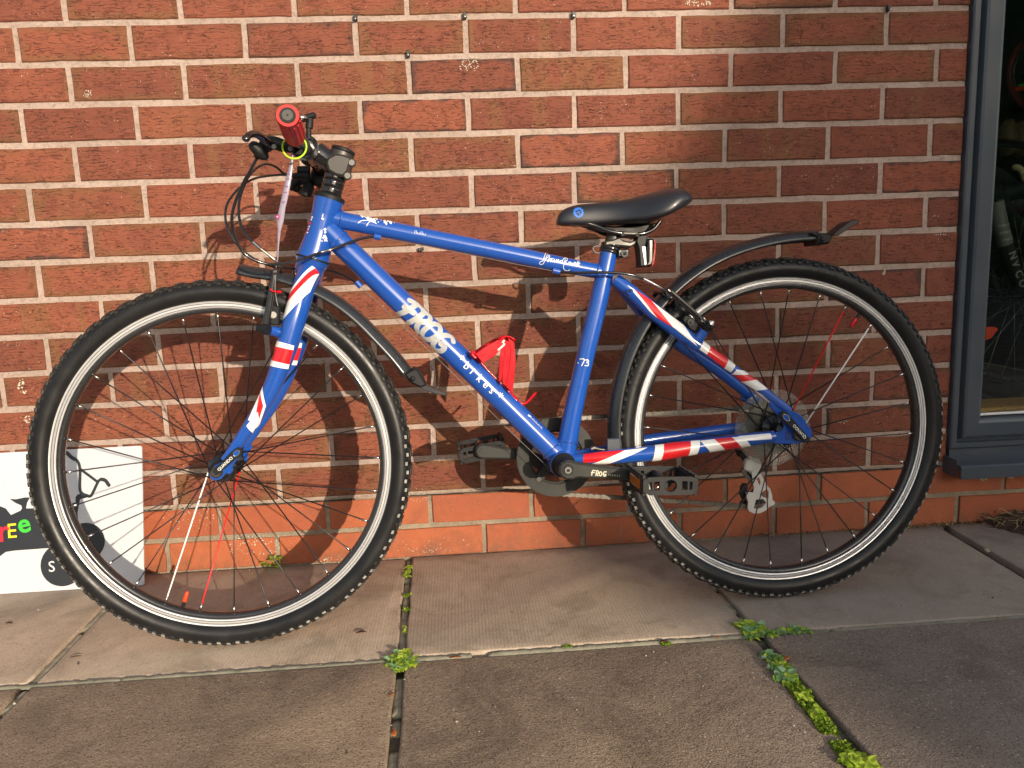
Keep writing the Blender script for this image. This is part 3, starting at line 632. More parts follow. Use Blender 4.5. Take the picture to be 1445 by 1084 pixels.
mb = MB(); wbox(mb, fx0 + .004, fx1 - .004, -0.004, 0.03, OZ0 + 0.012, fz0 - 0.0005, 0.001); mb.build('sub_frame', M_FRM, win)
mb = MB()   # external sill with a drip nose and end cap
pr = [(0.02, 0.168), (-0.004, 0.1665), (-0.060, 0.158), (-0.064, 0.155), (-0.064, 0.128), (-0.058, 0.128), (-0.056, 0.146), (0.0, 0.154), (0.02, 0.156)]
n = len(pr); sx0, sx1 = OX0 - 0.004, OX1 + 0.01
mb.add([(sx0 - wo.x, y, z - wo.z) for y, z in pr] + [(sx1 - wo.x, y, z - wo.z) for y, z in pr], [(i, (i + 1) % n, n + (i + 1) % n, n + i) for i in range(n)] + [list(range(n)), list(range(n, 2 * n))], 0, False)
mb.build('sill', M_FRM, win)
mb = MB(); wbox(mb, sx0 - 0.003, sx0 - 0.0005, -0.050, 0.0, 0.130, 0.170, 0.0005); mb.build('sill_end_cap', M_FRM, win)
mb = MB(); wbox(mb, fx0 + .070, fx1 - .070, -0.002, 0.006, fz0 + 0.0738, fz0 + 0.079, 0.001); mb.build('glazing_bead', M_RAIL, win)
mb = MB(); wbox(mb, fx0 + .0736, fx0 + 0.0775, 0.0065, 0.012, fz0 + .0795, fz1 - .0745, 0.0005); wbox(mb, fx0 + .078, fx1 - .078, 0.0065, 0.012, fz0 + .0745, fz0 + 0.0785, 0.0005); mb.build('gasket', M_SEAL, win)
tg = NT('window_glass'); tr = tg.n('BsdfTransparent'); tr.inputs[0].default_value = (0.86, 0.90, 0.88, 1); gl = tg.n('BsdfGlossy'); gl.inputs['Roughness'].default_value = 0.02
fr = tg.n('Fresnel'); fr.inputs[0].default_value = 1.5; ms = tg.n('MixShader'); tg.l(fr.outputs[0], ms.inputs[0]); tg.l(tr.outputs[0], ms.inputs[1]); tg.l(gl.outputs[0], ms.inputs[2]); tg.l(ms.outputs[0], tg.out.inputs[0])
mb = MB(); wbox(mb, fx0 + .0738, fx1 - .0738, 0.014, 0.020, fz0 + .0738, fz1 - .0738, 0); mb.build('glass_pane', tg.m, win)





# ------------------------------------------------------------------ the shop behind the glass
M_IN = simple('dark_interior_paint', (0.020, 0.017, 0.014), 0.9); M_INF = simple('dark_shop_floor', (0.05, 0.043, 0.034), 0.6, 0, 0, 0.3, dscale=6)
shop = MB()
IX0, IX1, IY1, IZ1 = 1.25, 5.2, 4.2, 2.5
for b_ in ((IX0 - .1, IX0, 0.13, IY1, -0.02, IZ1), (IX1, IX1 + .1, 0.13, IY1, -0.02, IZ1), (IX0 - .1, IX1 + .1, IY1, IY1 + .1, -0.02, IZ1), (IX0 - .1, IX1 + .1, 0.112, IY1 + .1, IZ1, IZ1 + .1), (IX0 - .1, OX0 - .02, 0.112, 0.13, -0.02, IZ1), (OX1 + .02, IX1 + .1, 0.112, 0.13, -0.02, IZ1), (OX0 - .02, OX1 + .02, 0.112, 0.13, OZ1 + .02, IZ1), (OX0 - .02, OX1 + .02, 0.112, 0.13, -0.02, 0.20)):
    box(shop, *b_)
so = shop.build('shop_interior', M_IN); tag(so, kind='structure')
fl = MB(); box(fl, IX0, IX1, 0.131, IY1, -0.10, 0.0); o = fl.build('shop_floor', M_INF); tag(o, kind='structure')
# ledge of coir matting just inside the glass
tg = NT('coir_matting'); g = tg.n('NewGeometry').outputs['Position']
tg.l(tg.mix(tg.ramp(tg.noise(g, 260, 4, 0.7), 0.3, 0.7), (0.85, 0.48, 0.15), (0.50, 0.25, 0.07)), tg.b.inputs['Base Color']); tg.b.inputs['Roughness'].default_value = 0.95; tg.l(tg.bump(tg.noise(g, 320, 4, 0.7), 1, 0.004), tg.b.inputs['Normal'])
mb = MB(); box(mb, OX0 + 0.078, OX1 - 0.078, 0.024, 0.125, 0.235, 0.272, 0, 0.002); tag(mb.build('coir_mat', tg.m), 'ochre coir mat strip on the ledge just inside the shop window', 'mat')
mb = MB()
for k in range(26):
    c = Vector((OX0 + .082 + random.random() * .05, 0.05 + random.random() * .03, 0.275)); a = random.random() * 6.28; r = 0.008
    mb.add([c, c + Vector((math.cos(a) * r, 0, math.sin(a) * r * .5 + .003)), c + Vector((math.cos(a + .9) * r * .8, .004, .006))], [(0, 1, 2)], 0, True)
o = mb.build('moss_tuft', M_MOSS, fix=False); tag(o, 'small green moss tuft on the ledge inside the window corner', 'moss')
def add_wheel(root, c, r, tr, yaw, tm, name='wheel', nsp=24):
    w = MB(); ca, sa = math.cos(yaw), math.sin(yaw)
    T = [(c[0] + r * math.cos(a) * ca, c[1] + r * math.cos(a) * sa, c[2] + r * math.sin(a)) for a in [2 * math.pi * k / 48 for k in range(49)]]
    tube(w, T, tr, 10, step=1, ref=(-sa, ca, 0)); o = w.build(name, tm, root)
    w = MB(); T = [(c[0] + (r - tr * 1.5) * math.cos(a) * ca, c[1] + (r - tr * 1.5) * math.cos(a) * sa, c[2] + (r - tr * 1.5) * math.sin(a)) for a in [2 * math.pi * k / 48 for k in range(49)]]
    tube(w, T, tr * .55, 8, step=1, ref=(-sa, ca, 0)); w.build('rim', M_RIMB, o)
    w = MB(); n = Vector((-sa, ca, 0)); C_ = Vector(c); tube(w, [C_ - n * .05, C_ + n * .05], [0.018, 0.018], 16)
    tube(w, [C_ - n * .058, C_ - n * .05], 0.011, 12, mi=1); w.build('hub', [M_BLKG, M_STEEL], o)
    w = MB()
    for k in range(nsp):
        a = 2 * math.pi * k / nsp; tube(w, [C_ + n * (.03 if k % 2 else -.03) + Vector((math.cos(a + .5) * ca, math.cos(a + .5) * sa, math.sin(a + .5))) * .017, C_ + Vector((math.cos(a) * ca, math.cos(a) * sa, math.sin(a))) * (r - tr)], 0.0010, 5)
    w.build('spokes', M_BOLT, o); return o
M_GFORK = simple('grey_fork_paint', (0.14, 0.14, 0.135), 0.4); M_GRN = simple('green_paint', (0.05, 0.55, 0.03), 0.3, 0, .5); M_TAN = simple('tan_leather', (0.16, 0.09, 0.035), 0.6); M_DRED = simple('dark_red_tyre', (0.22, 0.012, 0.018), 0.5)
# mountain bike with a grey lettered fork standing nearest the glass
yb = 0.55
mtb = empty('mountain_bicycle'); tag(mtb, 'black mountain bicycle with a grey lettered fork standing just behind the window', 'bicycle')
C0 = (2.45046,0.55,0.50322); YW = R(12); rW = C0[2] - 0.0; rW = min(rW, 0.345)
CW_ = (C0[0], yb, rW + 0.0 if C0[2] < 0.36 else C0[2])
LIFT = CW_[2] - 0.33
add_wheel(mtb, CW_, 0.305, 0.025, YW, M_TYRE, nsp=28)
for s in (-1, 1):
    w = MB(); pts = [(p[0], yb + s * .06, p[2]) for p in [(2.30521,0.5,0.77226),(2.32995,0.5,0.69081),(2.35868,0.5,0.61841)]]; tube(w, pts, [0.024, 0.023, 0.021], 16); o = w.build('fork_leg', M_GFORK, mtb)
    w = MB(); pts = [(p[0], yb + s * .06, p[2]) for p in [(2.3457,0.5,0.64956),(2.37972,0.5,0.56615),(2.41019,0.5,0.50681)]]; TF = tube(w, pts, [0.023, 0.021, 0.018], 16); o = w.build('fork_lower', M_BLK, mtb)
    if s < 0:
        w = MB()
        for k, ch in enumerate('NVCO'):
            put_text(w, lambda x, y, l: TF.sw(TF.S[-1] * (0.14 + 0.19 * k) + x, y - 0.011, l), ch, 0.030, offset=.0008)
        for k in range(4):
            TG = Tube([(p[0], yb - .06, p[2]) for p in [(2.30521,0.5,0.77226),(2.32995,0.5,0.69081),(2.35868,0.5,0.61841)]], [0.024, 0.023, 0.021]); s0_ = TG.S[-1] * (.42 + .13 * k); ribbon(w, lambda x, y, l: TG.sw(x, y, l), [(s0_, -.016), (s0_ + .005, .016)], 0.007)
        w.build('fork_lettering', simple('pale_grey_print', (0.26, 0.26, 0.25), 0.4), mtb)
w = MB(); tube(w, [(2.28228,0.5,0.86251),(2.35336,0.55,0.8499),(2.43608,0.6,0.82365),(2.58891,0.7,0.77809),(2.76992,0.8,0.71755)], [.022, .020, .020, .021, .021], 16); w.build('top_tube', M_BLK, mtb)
w = MB(); tube(w, [(2.29792,0.5,0.81841),(2.38694,0.55,0.74252),(2.62534,0.7,0.61026),(2.87076,0.8,0.41175)], .024, 16); w.build('down_tube', M_BLK, mtb)
w = MB(); tube(w, [(2.29857,0.5,0.74237),(2.28509,0.5,0.81881),(2.27251,0.5,0.88253),(2.27786,0.5,0.93146)], [.024, .024, .018, .016], 16); tube(w, [(2.12413,0.3,0.91219),(2.27982,0.45,0.92995),(2.54104,0.7,0.95093),(2.76764,0.9,0.96869)], .013, 12); w.build('handlebar', M_BLKG, mtb)
add_wheel(mtb, (CW_[0] + 1.05, yb + 0.22, CW_[2]), 0.305, 0.025, YW, M_TYRE, nsp=28)
w = MB(); q = Vector((2.87076,0.8,0.41175)); tube(w, [q, (CW_[0] + 1.05, yb + .16, CW_[2])], .010, 10); tube(w, [(2.76992,0.8,0.71755), (CW_[0] + 1.05, yb + .16, CW_[2])], .009, 10); tube(w, [(2.76992,0.8,0.71755), q], .016, 10); tube(w, [(2.76992,0.8,0.71755), (2.7423,0.8,0.81495)], .013, 10); w.build('rear_triangle', M_BLK, mtb)
w = MB(); q = Vector((2.74083,0.8,0.83324)); tube(w, [q + Vector((-.13, 0, -.01)), q, q + Vector((.12, 0, .02))], [.02, .045, .065], 14, flat=1.0, dome=True); w.build('saddle', M_SEAT, mtb)
w = MB(); prism(w, [(2.23711,0.42,0.42013),(2.26896,0.42,0.41876),(2.27787,0.42,0.41227),(2.26417,0.42,0.39453),(2.25831,0.42,0.38663),(2.23955,0.42,0.38133)], .40, .44, b=.003); w.build('pedal', M_ORNG, mtb)
w = MB(); tube(w, [(2.27037,0.44,0.38619),(2.29364,0.46,0.37905)], .008, 10); w.build('pedal_axle', M_STEEL, mtb)
# green bicycle behind
gb = empty('green_bicycle'); tag(gb, 'bright green framed bicycle behind the black mountain bicycle inside the shop', 'bicycle')
w = MB(); tube(w, [(2.78777,1.2,0.88018),(2.83515,1.2,0.84714),(2.88409,1.2,0.79531)], [.030, .034, .022], 14); tube(w, [(2.79789,1.2,0.81133),(2.83818,1.2,0.8021),(2.88961,1.2,0.79779)], [.024, .024, .018], 14); tube(w, [(2.78777,1.2,0.88018),(2.7819,1.2,0.79596)], .028, 14); w.build('frame', M_GRN, gb)
w = MB(); tube(w, [(2.79291,1.2,0.8009),(2.91966,1.2,0.77554),(3.06494,1.2,0.74671)], .020, 12); w.build('frame_tube', simple('plum_paint', (0.10, 0.01, 0.05), 0.3, 0, .5), gb)
add_wheel(gb, (2.94483,1.25,0.62508), 0.24, 0.022, R(8), M_BLK); add_wheel(gb, (3.416,1.35,0.55197), 0.24, 0.022, R(8), M_BLK)
# red wheeled bicycle hanging at the back
rb = empty('red_wheel_bicycle'); tag(rb, 'bicycle with dark red tyres hung high at the back of the shop', 'bicycle')
add_wheel(rb, (3.24961,1.6,1.35763), 0.140, 0.014, R(10), M_DRED); add_wheel(rb, (3.75495,1.7,1.2919), 0.140, 0.014, R(10), M_DRED)
w = MB(); tube(w, [(3.14171,1.58,1.2867),(3.18817,1.58,1.29713),(3.43764,1.6,1.31319)], .012, 10, mi=0); w.build('frame_tube', M_ORNG, rb); w = MB(); tube(w, [(3.15624,1.58,1.30358),(3.19974,1.58,1.31121),(3.43617,1.6,1.33058),(3.6108,1.65,1.29959),(3.75495,1.7,1.2919)], .007, 10); w.build('frame_stripe', M_GRN, rb)
# stuffed tan saddle bags on a shelf
for k, (u, lab) in enumerate(((0, 'rounded tan leather saddle bag hanging left in the dark shop'), (1, 'second tan leather saddle bag further right behind the glass'))):
    c = Vector(((2.99548,1.4,1.07183), (3.05299,1.4,1.06478))[k]); w = MB(); lathe(w, [(0, -.075), (.02, -.07), (.038, -.035), (.042, 0), (.035, .04), (.015, .068), (0, .07)], c=c, ax='z', seg=18); o = w.build('saddle_bag', M_TAN); tag(o, lab, 'bag')
w = MB(); tube(w, [(2.73488,1.0,0.91586),(2.75085,1.0,0.91296),(2.76789,1.0,0.89539),(2.77795,1.0,0.86575)], .012, 10, dome=True); tag(w.build('coat_hook', simple('cream_plastic', (.45, .36, .22), .5)), 'curved cream plastic hook in the dark shop beside the green bicycle', 'hook')
# yellow line on the shop floor
w = MB(); P_ = [(2.89167,1.35,0.16363),(2.93222,1.32,0.15682),(3.0183,1.25,0.1361),(3.10447,1.15,0.11244)]
def fl_pt(p):
    o_ = camp; d = Vector(p) - o_; t = -o_.z / d.z; q = o_ + d * t; return (q.x, q.y)
ribbon(w, lambda x, y, l: Vector((x, y, .002 + l)), [fl_pt(p) for p in P_], 0.035, step=.1); tag(w.build('floor_line', simple('yellow_floor_tape', (0.45, 0.45, 0.06), .6)), 'worn yellow tape line across the dark shop floor', 'floor tape')
# plain beige shop shelving far back so the room is not empty
w = MB()
for z in (0.5, 1.0, 1.5, 2.0): box(w, 1.5, 4.8, 3.6, 4.1, z, z + .03)
for x in (1.5, 3.1, 4.75): box(w, x, x + .04, 3.62, 4.1, 0, 2.2)
tag(w.build('shelf_rack', simple('brown_shelf', (.10, .065, .04), .7)), 'dark wooden shelving along the back wall of the shop', 'shelves')

# ------------------------------------------------------------------ leaning sign board
sb = empty('sign_board', (0, -0.072, 0)); tag(sb, 'white sign board with a black cargo bike logo leaning behind the front wheel', 'sign')
sdv = Vector((0, .064, .29)).normalized(); snv = Vector((1, 0, 0)).cross(sdv)   # snv points to the wall or the viewer
if snv.y > 0: snv = -snv
def smap(x, y, lift): v = Vector((x, 0, 0)) + sdv * y + snv * (lift); return v
SR = [(0.05458,0.29943),(0.05266,-2e-05)]
sx1 = SR[0][0]; sx1b = SR[1][0]; top_ = SR[0][1]
mb = MB(); X0 = -0.66; th = 0.004; r_ = 0.004; base_y = 0.002
out = [(X0, base_y), (sx1b - r_, base_y), (sx1b - r_ * .3, base_y + r_ * .3), (sx1b, base_y + r_), (sx1, top_ - r_), (sx1 - r_ * .3, top_ - r_ * .3), (sx1 - r_, top_), (X0, top_)]
f_ = [smap(x, y, 0) for x, y in out]; b_ = [smap(x, y, -th) for x, y in out]; n = len(out)
mb.add(f_ + b_, [list(range(n)), list(range(n, 2 * n))] + [(i, (i + 1) % n, n + (i + 1) % n, n + i) for i in range(n)], 0, False); mb.build('board', M_SIGNW, sb)
lg = MB()
def poly2(pts, lift=0.0004, mb=None, mi=0):
    tr = tessellate_polygon([[Vector((p[0], p[1], 0)) for p in pts]]); (mb or lg).add([smap(p[0], p[1], lift) for p in pts], [list(t) for t in tr], mi, False)
poly2([(-0.36773,0.16129),(-0.33167,0.18703),(-0.28965,0.19392),(-0.24764,0.18933),(-0.22968,0.18115),(-0.21933,0.16656),(-0.1996,0.17474),(-0.19652,0.17923),(-0.19763,0.18553),(-0.20843,0.19082),(-0.22186,0.20093),(-0.2083,0.19922),(-0.19012,0.20224),(-0.17955,0.20133),(-0.18576,0.19108),(-0.18806,0.17875),(-0.16932,0.17767),(-0.142,0.18077),(-0.10094,0.1831),(-0.08567,0.18535),(-0.08577,0.19632),(-0.08232,0.20144),(-0.07155,0.20585),(-0.05882,0.20105),(-0.05954,0.19545),(-0.0764,0.19171),(-0.08213,0.16326),(-0.08126,0.14447),(-0.07323,0.11905),(-0.08574,0.10112),(-0.11625,0.09208),(-0.15257,0.09212),(-0.21288,0.09114),(-0.23094,0.08946),(-0.24307,0.08094),(-0.26145,0.05002),(-0.28855,0.03328),(-0.33321,0.0361),(-0.36856,0.06899),(-0.38001,0.11885)])
def disc(c, r, lift, mb, mi=0, n=48, sq=1.0):
    poly2([(c[0] + r * math.cos(2 * math.pi * k / n), c[1] + r * math.sin(2 * math.pi * k / n)) for k in range(n)], lift, mb, mi)
cP, rP = ((-0.06689,0.10092),(-0.02666,0.10068)); cS, rS = ((-0.11448,0.05569),(-0.16003,0.06068))
disc(cP, abs(rP[0] - cP[0]), 0.0007, lg); disc(cS, abs(rS[0] - cS[0]), 0.0010, lg)
for pts, w_ in [([(-0.10198,0.293),(-0.0915,0.28141),(-0.08093,0.27455),(-0.07515,0.25692),(-0.07593,0.21613),(-0.07159,0.20397),(-0.05768,0.19691)],0.0062),([(-0.05768,0.19691),(-0.05182,0.19972),(-0.03812,0.22658),(-0.03127,0.23186),(-0.02364,0.23018),(-0.01559,0.21904)],0.006),([(-0.07425,0.25593),(-0.03813,0.22595)],0.0056),([(-0.10198,0.293),(-0.093,0.28307),(-0.08546,0.27763)],0.0078),([(-0.03127,0.23186),(-0.02275,0.22887),(-0.01561,0.21841)],0.0076)]:
    ribbon(lg, smap, pts, w_, lift=.0004 + .0001 * w_ * 1000)
lg.build('cargo_bike_logo', M_SIGNK, sb)
_sl = ['sign_red', 'sign_yellow', 'sign_green']
def letter(fn, ch, size, mat, lift, off):
    mb = MB(); put_text(mb, fn, ch, size, 0, lift, offset=off); mb.build('sign_letter', mat, sb)
M_L = [simple('sign_red', (.62, .02, .05), .4), simple('sign_yellow', (.72, .66, .03), .4), simple('sign_green', (.05, .52, .05), .4), M_SIGNW]
def at(p, rot=0.0):
    c, s = math.cos(rot), math.sin(rot)
    return lambda x, y, l: smap(p[0] + x * c - y * s, p[1] + x * s + y * c, l)
letter(at((-0.24626,0.11172), R(4)), 'r', 0.066, M_L[0], 0.0009, 0.0008); letter(at((-0.22814,0.11837), R(2)), 'E', 0.0430, M_L[1], 0.0009, 0.0003)
letter(at((-0.20333,0.1268), R(10)), 'e', 0.056, M_L[2], 0.0009, 0.0012); letter(at((-0.14374,0.04204), R(3)), 'S', 0.032, M_L[3], 0.0014, 0.0002)
letter(at((-0.07372,0.09355), R(-4)), 'P', 0.026, M_L[3], 0.0014, 0.0006)

# ------------------------------------------------------------------ cable clips nailed into the wall joints
clips = [(0.57101,0.0,1.15487),(0.79275,0.0,1.15527),(1.01694,0.0,1.15294),(1.69118,0.0,1.15458),(0.67287,0.0,1.08321),(0.67692,0.0,0.68801)]
clab = ['black cable clip in the top mortar course, leftmost of its row', 'black cable clip in the top mortar course, second from the left', 'black cable clip in the top mortar course, third from the left', 'black cable clip high on the wall nearest the window', 'lone black cable clip one course below the top row, above the stem', 'loose black cable clip just below the blue top tube']
for k, (p, lab) in enumerate(zip(clips, clab)):
    e = empty('cable_clip', (p[0], -0.0005, p[2])); tag(e, lab, 'cable clip', 'cable clips left in the mortar')
    mb = MB(); w_, h_ = (0.0035, 0.0062)
    prism(mb, [(-w_, -h_), (w_, -h_ * .8), (w_, h_ * .7), (w_ * .5, h_), (-w_, h_)], -0.0075, 0.003, b=0.0012); a = mb.build('clip_body', M_CLIP, e); 
    if k == 5: e.rotation_euler = (0, R(80), 0)
    elif k == 3: e.rotation_euler = (0, R(-12), 0)
    mb = MB(); tube(mb, [(0.0004, -0.0072, -0.003), (0.0004, -0.0088, -0.003)], [0.0016, 0.0011], 10); mb.build('clip_nail', M_STEEL, a)

# ------------------------------------------------------------------ the hanging price tag and its band
BO = Matrix(((0.9990861, -0.0426380, -0.0029885, 0.33334), (0.0427426, 0.9966411, 0.0698537, -0.36042), (0, -0.0699176, 0.9975528, 0), (0, 0, 0, 1)))
def BL(p): return BO @ Vector(p)
mb = MB(); c = BL((0.18066,-0.174,0.8273)); ring = []
v1 = (BL((0.19793,-0.17,0.82779)) - c); v2 = (BL((0.18218,-0.176,0.84439)) - c)
for k in range(33): a = 2 * math.pi * k / 32; ring.append(c + v1 * math.cos(a) * 0.98 + v2 * math.sin(a) * 0.98)
tube(mb, ring, 0.0014, 8, step=1, caps=False, ref=(0.3, 0.3, 0.9)); tag(mb.build('rubber_band', M_LIME), 'lime green rubber loop hanging round the bar below the red grip', 'rubber band')
tagL = [BL(p) for p in [(0.17233,-0.15,0.82577),(0.17001,-0.15,0.81525),(0.16514,-0.15,0.79841),(0.15913,-0.15,0.78051),(0.15281,-0.15,0.75832),(0.14577,-0.146,0.73665),(0.14176,-0.144,0.72736),(0.14136,-0.14,0.71275),(0.13848,-0.135,0.68839),(0.1351,-0.13,0.66157)]]
tagR = [BL(p) for p in [(0.1755,-0.153,0.82613),(0.17417,-0.153,0.81455),(0.17226,-0.153,0.79767),(0.16859,-0.153,0.77975),(0.16282,-0.153,0.75758),(0.15713,-0.149,0.74232),(0.15243,-0.146,0.72247),(0.1465,-0.142,0.70912),(0.14152,-0.137,0.6881),(0.13705,-0.132,0.66245)]]
mb = MB(); n = len(tagL); vs = tagL + tagR + [v + Vector((0, .0006, 0)) for v in tagL] + [v + Vector((0, .0006, 0)) for v in tagR]; fs = []
for i in range(n - 1): fs += [(i, i + 1, n + i + 1, n + i), (2 * n + i, 3 * n + i, 3 * n + i + 1, 2 * n + i + 1), (i, 2 * n + i, 2 * n + i + 1, i + 1), (n + i, n + i + 1, 3 * n + i + 1, 3 * n + i)]
mb.add(vs, fs); tg_ = mb.build('price_tag', M_TAGM); tag(tg_, 'twisted pale laminated price tag hanging from the handlebar in front of the wall', 'tag')
mb = MB(); 
for i, f in ((1, .5), (2, .35), (2, .75), (3, .3), (3, .7), (4, .4)):
    a = tagL[i].lerp(tagR[i], .25).lerp(tagL[i + 1].lerp(tagR[i + 1], .25), f); b2 = tagL[i].lerp(tagR[i], .7).lerp(tagL[i + 1].lerp(tagR[i + 1], .7), f); d = Vector((0, -.0007, 0)); u = Vector((0, 0, .0010))
    mb.add([a + d - u, b2 + d - u, b2 + d + u, a + d + u], [(0, 1, 2, 3)], 0, False)
c = BL((0.14295,-0.148,0.72896))
mb.build('tag_print', simple('faded_purple_ink', (.25, .12, .28), .6), tg_)
mb = MB(); tube(mb, [c + Vector((.0015, -.0012, 0)), c + Vector((.0015, -.0004, 0))], 0.0030, 12); tube(mb, [c + Vector((.0015, -.0018, 0)), c + Vector((.0015, -.0013, 0))], 0.0012, 8, mi=1); mb.build('tag_stamp', [M_MAG, M_SIGNW], tg_)
mb = MB(); tube(mb, [BL(p) for p in [(0.17735,-0.151,0.83495),(0.17421,-0.151,0.82763),(0.17339,-0.151,0.82343)]], 0.0016, 8); mb.build('tag_string', M_TAGM, tg_)

# ------------------------------------------------------------------ weeds, moss, leaves
def leaf(mb, base, az, el, L, w, curl=0.4, mi=0, lobed=False):
    d = Vector((math.cos(az) * math.cos(el), math.sin(az) * math.cos(el), math.sin(el))); s = Vector((-math.sin(az), math.cos(az), 0)); u = s.cross(d) * -1
    if u.z < 0: u = -u
    rows_ = []; N_ = 5
    for i in range(N_ + 1):
        t = i / N_; ww = w * (math.sin(math.pi * min(1, t * .9 + .1)) ** .7) * (1.0 if not lobed else (1.2 if i % 2 else .75)); c = Vector(base) + d * L * t - Vector((0, 0, 1)) * L * curl * t * t
        rows_.append((c - s * ww / 2 + u * ww * .18, c, c + s * ww / 2 + u * ww * .18))
    vs = [v for r in rows_ for v in r]; fs = []
    for i in range(N_):
        for k in range(2): fs.append((i * 3 + k, i * 3 + k + 1, i * 3 + k + 4, i * 3 + k + 3))
    mb.add(vs, fs, mi, True)
def rosette(name, pts, n, L, w, label, cat, mats, up0=0.003, lobed=False, spread=0.008, group=None):
    mb = MB()
    n = int(n * 1.7); L *= 1.12; w *= 1.2; spread *= 1.25
    for k in range(n):
        p = random.choice(pts); b0 = (p[0] + rnd(-spread, spread), p[1] + rnd(-spread, spread), up0 * random.random())
        leaf(mb, b0, random.random() * 6.28, R(rnd(4, 38)), L * rnd(.5, 1.15), w * rnd(.6, 1.2), rnd(.1, .7), random.randrange(len(mats)), lobed)
    o = mb.build(name, mats, fix=False); tag(o, label, cat, group); return o
rosette('weed', [(0.62722,-0.46963,0.0),(0.61952,-0.46159,0.0),(0.63483,-0.47757,0.0),(0.62753,-0.49015,0.0),(0.64047,-0.47376,0.0),(0.62673,-0.44603,0.0),(0.61151,-0.46515,0.0),(0.62805,-0.4812,0.0)], 120, .015, .010, 'bright green lobed weed where the middle slab joints cross', 'weed', [M_WEED, M_WEED, M_WEEDB], lobed=True, spread=.007)
rosette('weed', [(0.61363,-0.0889,0.0),(0.61525,-0.06576,0.0),(0.61181,-0.10762,0.0)], 26, .010, .006, 'tiny green weed in the slab joint beside the front tyre near the wall', 'weed', [M_WEED], spread=.004)
rosette('weed', [(0.62478,-0.3644,0.0),(0.62458,-0.34245,0.0)], 8, .006, .004, 'few green specks of weed halfway down the middle slab joint', 'weed', [M_WEED], spread=.002)
mb = MB()
for (u, v, L) in [(0.30771,0.01815,0.02),(0.29307,0.01078,0.016),(0.31742,0.00417,0.018),(0.29995,0.00032,0.014),(0.32488,0.01869,0.016),(0.3132,0.02778,0.016)]:
    for k in range(3): leaf(mb, (u + rnd(-.004, .004), -.012 + rnd(-.006, .004), max(.004, v + rnd(-.004, .004))), rnd(3.4, 6.0), R(rnd(10, 50)), L * rnd(.7, 1.1), L * .8, .3)
    tube(mb, [(u, -.010, max(.003, v)), (u * .5 + .5 * 0.325, -.008, .001)], .0007, 5)
tag(mb.build('weed', M_WEED, fix=False), 'small round leaved green weed at the foot of the wall seen through the front wheel', 'weed')
rosette('weed', [(1.2329,-0.42236,0.0),(1.2388,-0.434,0.0),(1.2434,-0.44529,0.0),(1.24026,-0.46303,0.0),(1.23355,-0.45433,0.0),(1.2525,-0.45445,0.0),(1.2303,-0.46927,0.0),(1.23132,-0.44355,0.0),(1.2534,-0.43611,0.0)], 150, .015, .009, 'broad green weed at the slab corner below the rear tyre', 'weed', [M_WEED, M_WEEDB], spread=.007)
rosette('weed', [(1.2605,-0.46592,0.0),(1.27441,-0.46277,0.0),(1.28721,-0.45943,0.0),(1.29782,-0.45835,0.0),(1.31195,-0.45515,0.0),(1.32392,-0.45687,0.0),(1.32765,-0.46263,0.0)], 80, .012, .007, 'trail of small green weed leaves along the joint right of the slab corner', 'weed', [M_WEED, M_WEEDB], spread=.005)
rosette('weed', [(1.23097,-0.53226,0.0),(1.23353,-0.5463,-0.0),(1.23603,-0.56005,0.0),(1.23237,-0.57698,0.0),(1.23677,-0.58823,0.0),(1.2398,-0.59702,0.0),(1.23979,-0.54264,0.0),(1.22654,-0.60145,0.0)], 120, .015, .009, 'blue green weed filling the upper end of the mossy slab joint', 'weed', [M_WEED, M_WEEDB], spread=.006)
rosette('weed', [(1.24395,-0.63785,-0.0),(1.23367,-0.65565,0.0),(1.23153,-0.69717,0.0),(1.23981,-0.70174,0.0),(1.23783,-0.69271,0.0)], 50, .012, .008, 'small bright weed in the middle of the mossy slab joint', 'weed', [M_WEED], spread=.005)
rosette('weed', [(1.24249,-0.80477,0.0),(1.23325,-0.80793,0.0),(1.24547,-0.81508,0.0),(1.23664,-0.814,0.0)], 60, .016, .011, 'bright green weed at the bottom edge in the mossy joint', 'weed', [M_WEED], spread=.008)
mm = MB(); J = [Vector(p) for p in [(1.23763,-0.58623,0.0),(1.23557,-0.61694,0.0),(1.23568,-0.64641,0.0),(1.23499,-0.6762,0.0),(1.23531,-0.70463,0.0),(1.2341,-0.73477,0.0),(1.23388,-0.76343,0.0),(1.23548,-0.79083,0.0),(1.23509,-0.82218,0.0),(1.23593,-0.85442,0.0)]]
for k in range(7500):
    i = random.randrange(len(J) - 1); p = J[i].lerp(J[i + 1], random.random())
    if mnoise.noise(Vector((p.x * 30, p.y * 30, 1))) < -0.26: continue
    leaf(mm, (p.x + rnd(-.012, .012), p.y, -0.008 + random.random() * .008), random.random() * 6.28, R(rnd(20, 80)), .0055, .0035, .2)
for a in [(0.91038,-0.45651,0.0),(0.62512,-0.26943,0.0),(1.07839,-0.47029,0.0),(0.621,-0.20474,0.0)]:
    for k in range(60): leaf(mm, (a[0] + rnd(-.008, .008), a[1] + rnd(-.004, .004), -.004 + random.random() * .005), random.random() * 6.28, R(rnd(20, 80)), .005, .0032, .2)
tag(mm.build('moss', M_MOSS, fix=False), 'moss growing in the slab joints', 'moss', kind='stuff')
def dleaf(p, L, w, az, lab, mat, z=0.001):
    mb = MB(); leaf(mb, (0, 0, 0.001), 0, R(8), L, w, .12); o = mb.build('dead_leaf', mat, fix=False); o.location = (p[0], p[1], z); o.rotation_euler = (0, 0, az); sol = o.modifiers.new('thickness', 'SOLIDIFY'); sol.thickness = 0.0004; tag(o, lab, 'leaf', 'dead leaves on the paving'); return o
dleaf((0.53874,-0.35745,0.0), .019, .008, R(5), 'dark curled dead leaf on the slab right of the front tyre', M_LEAFD)
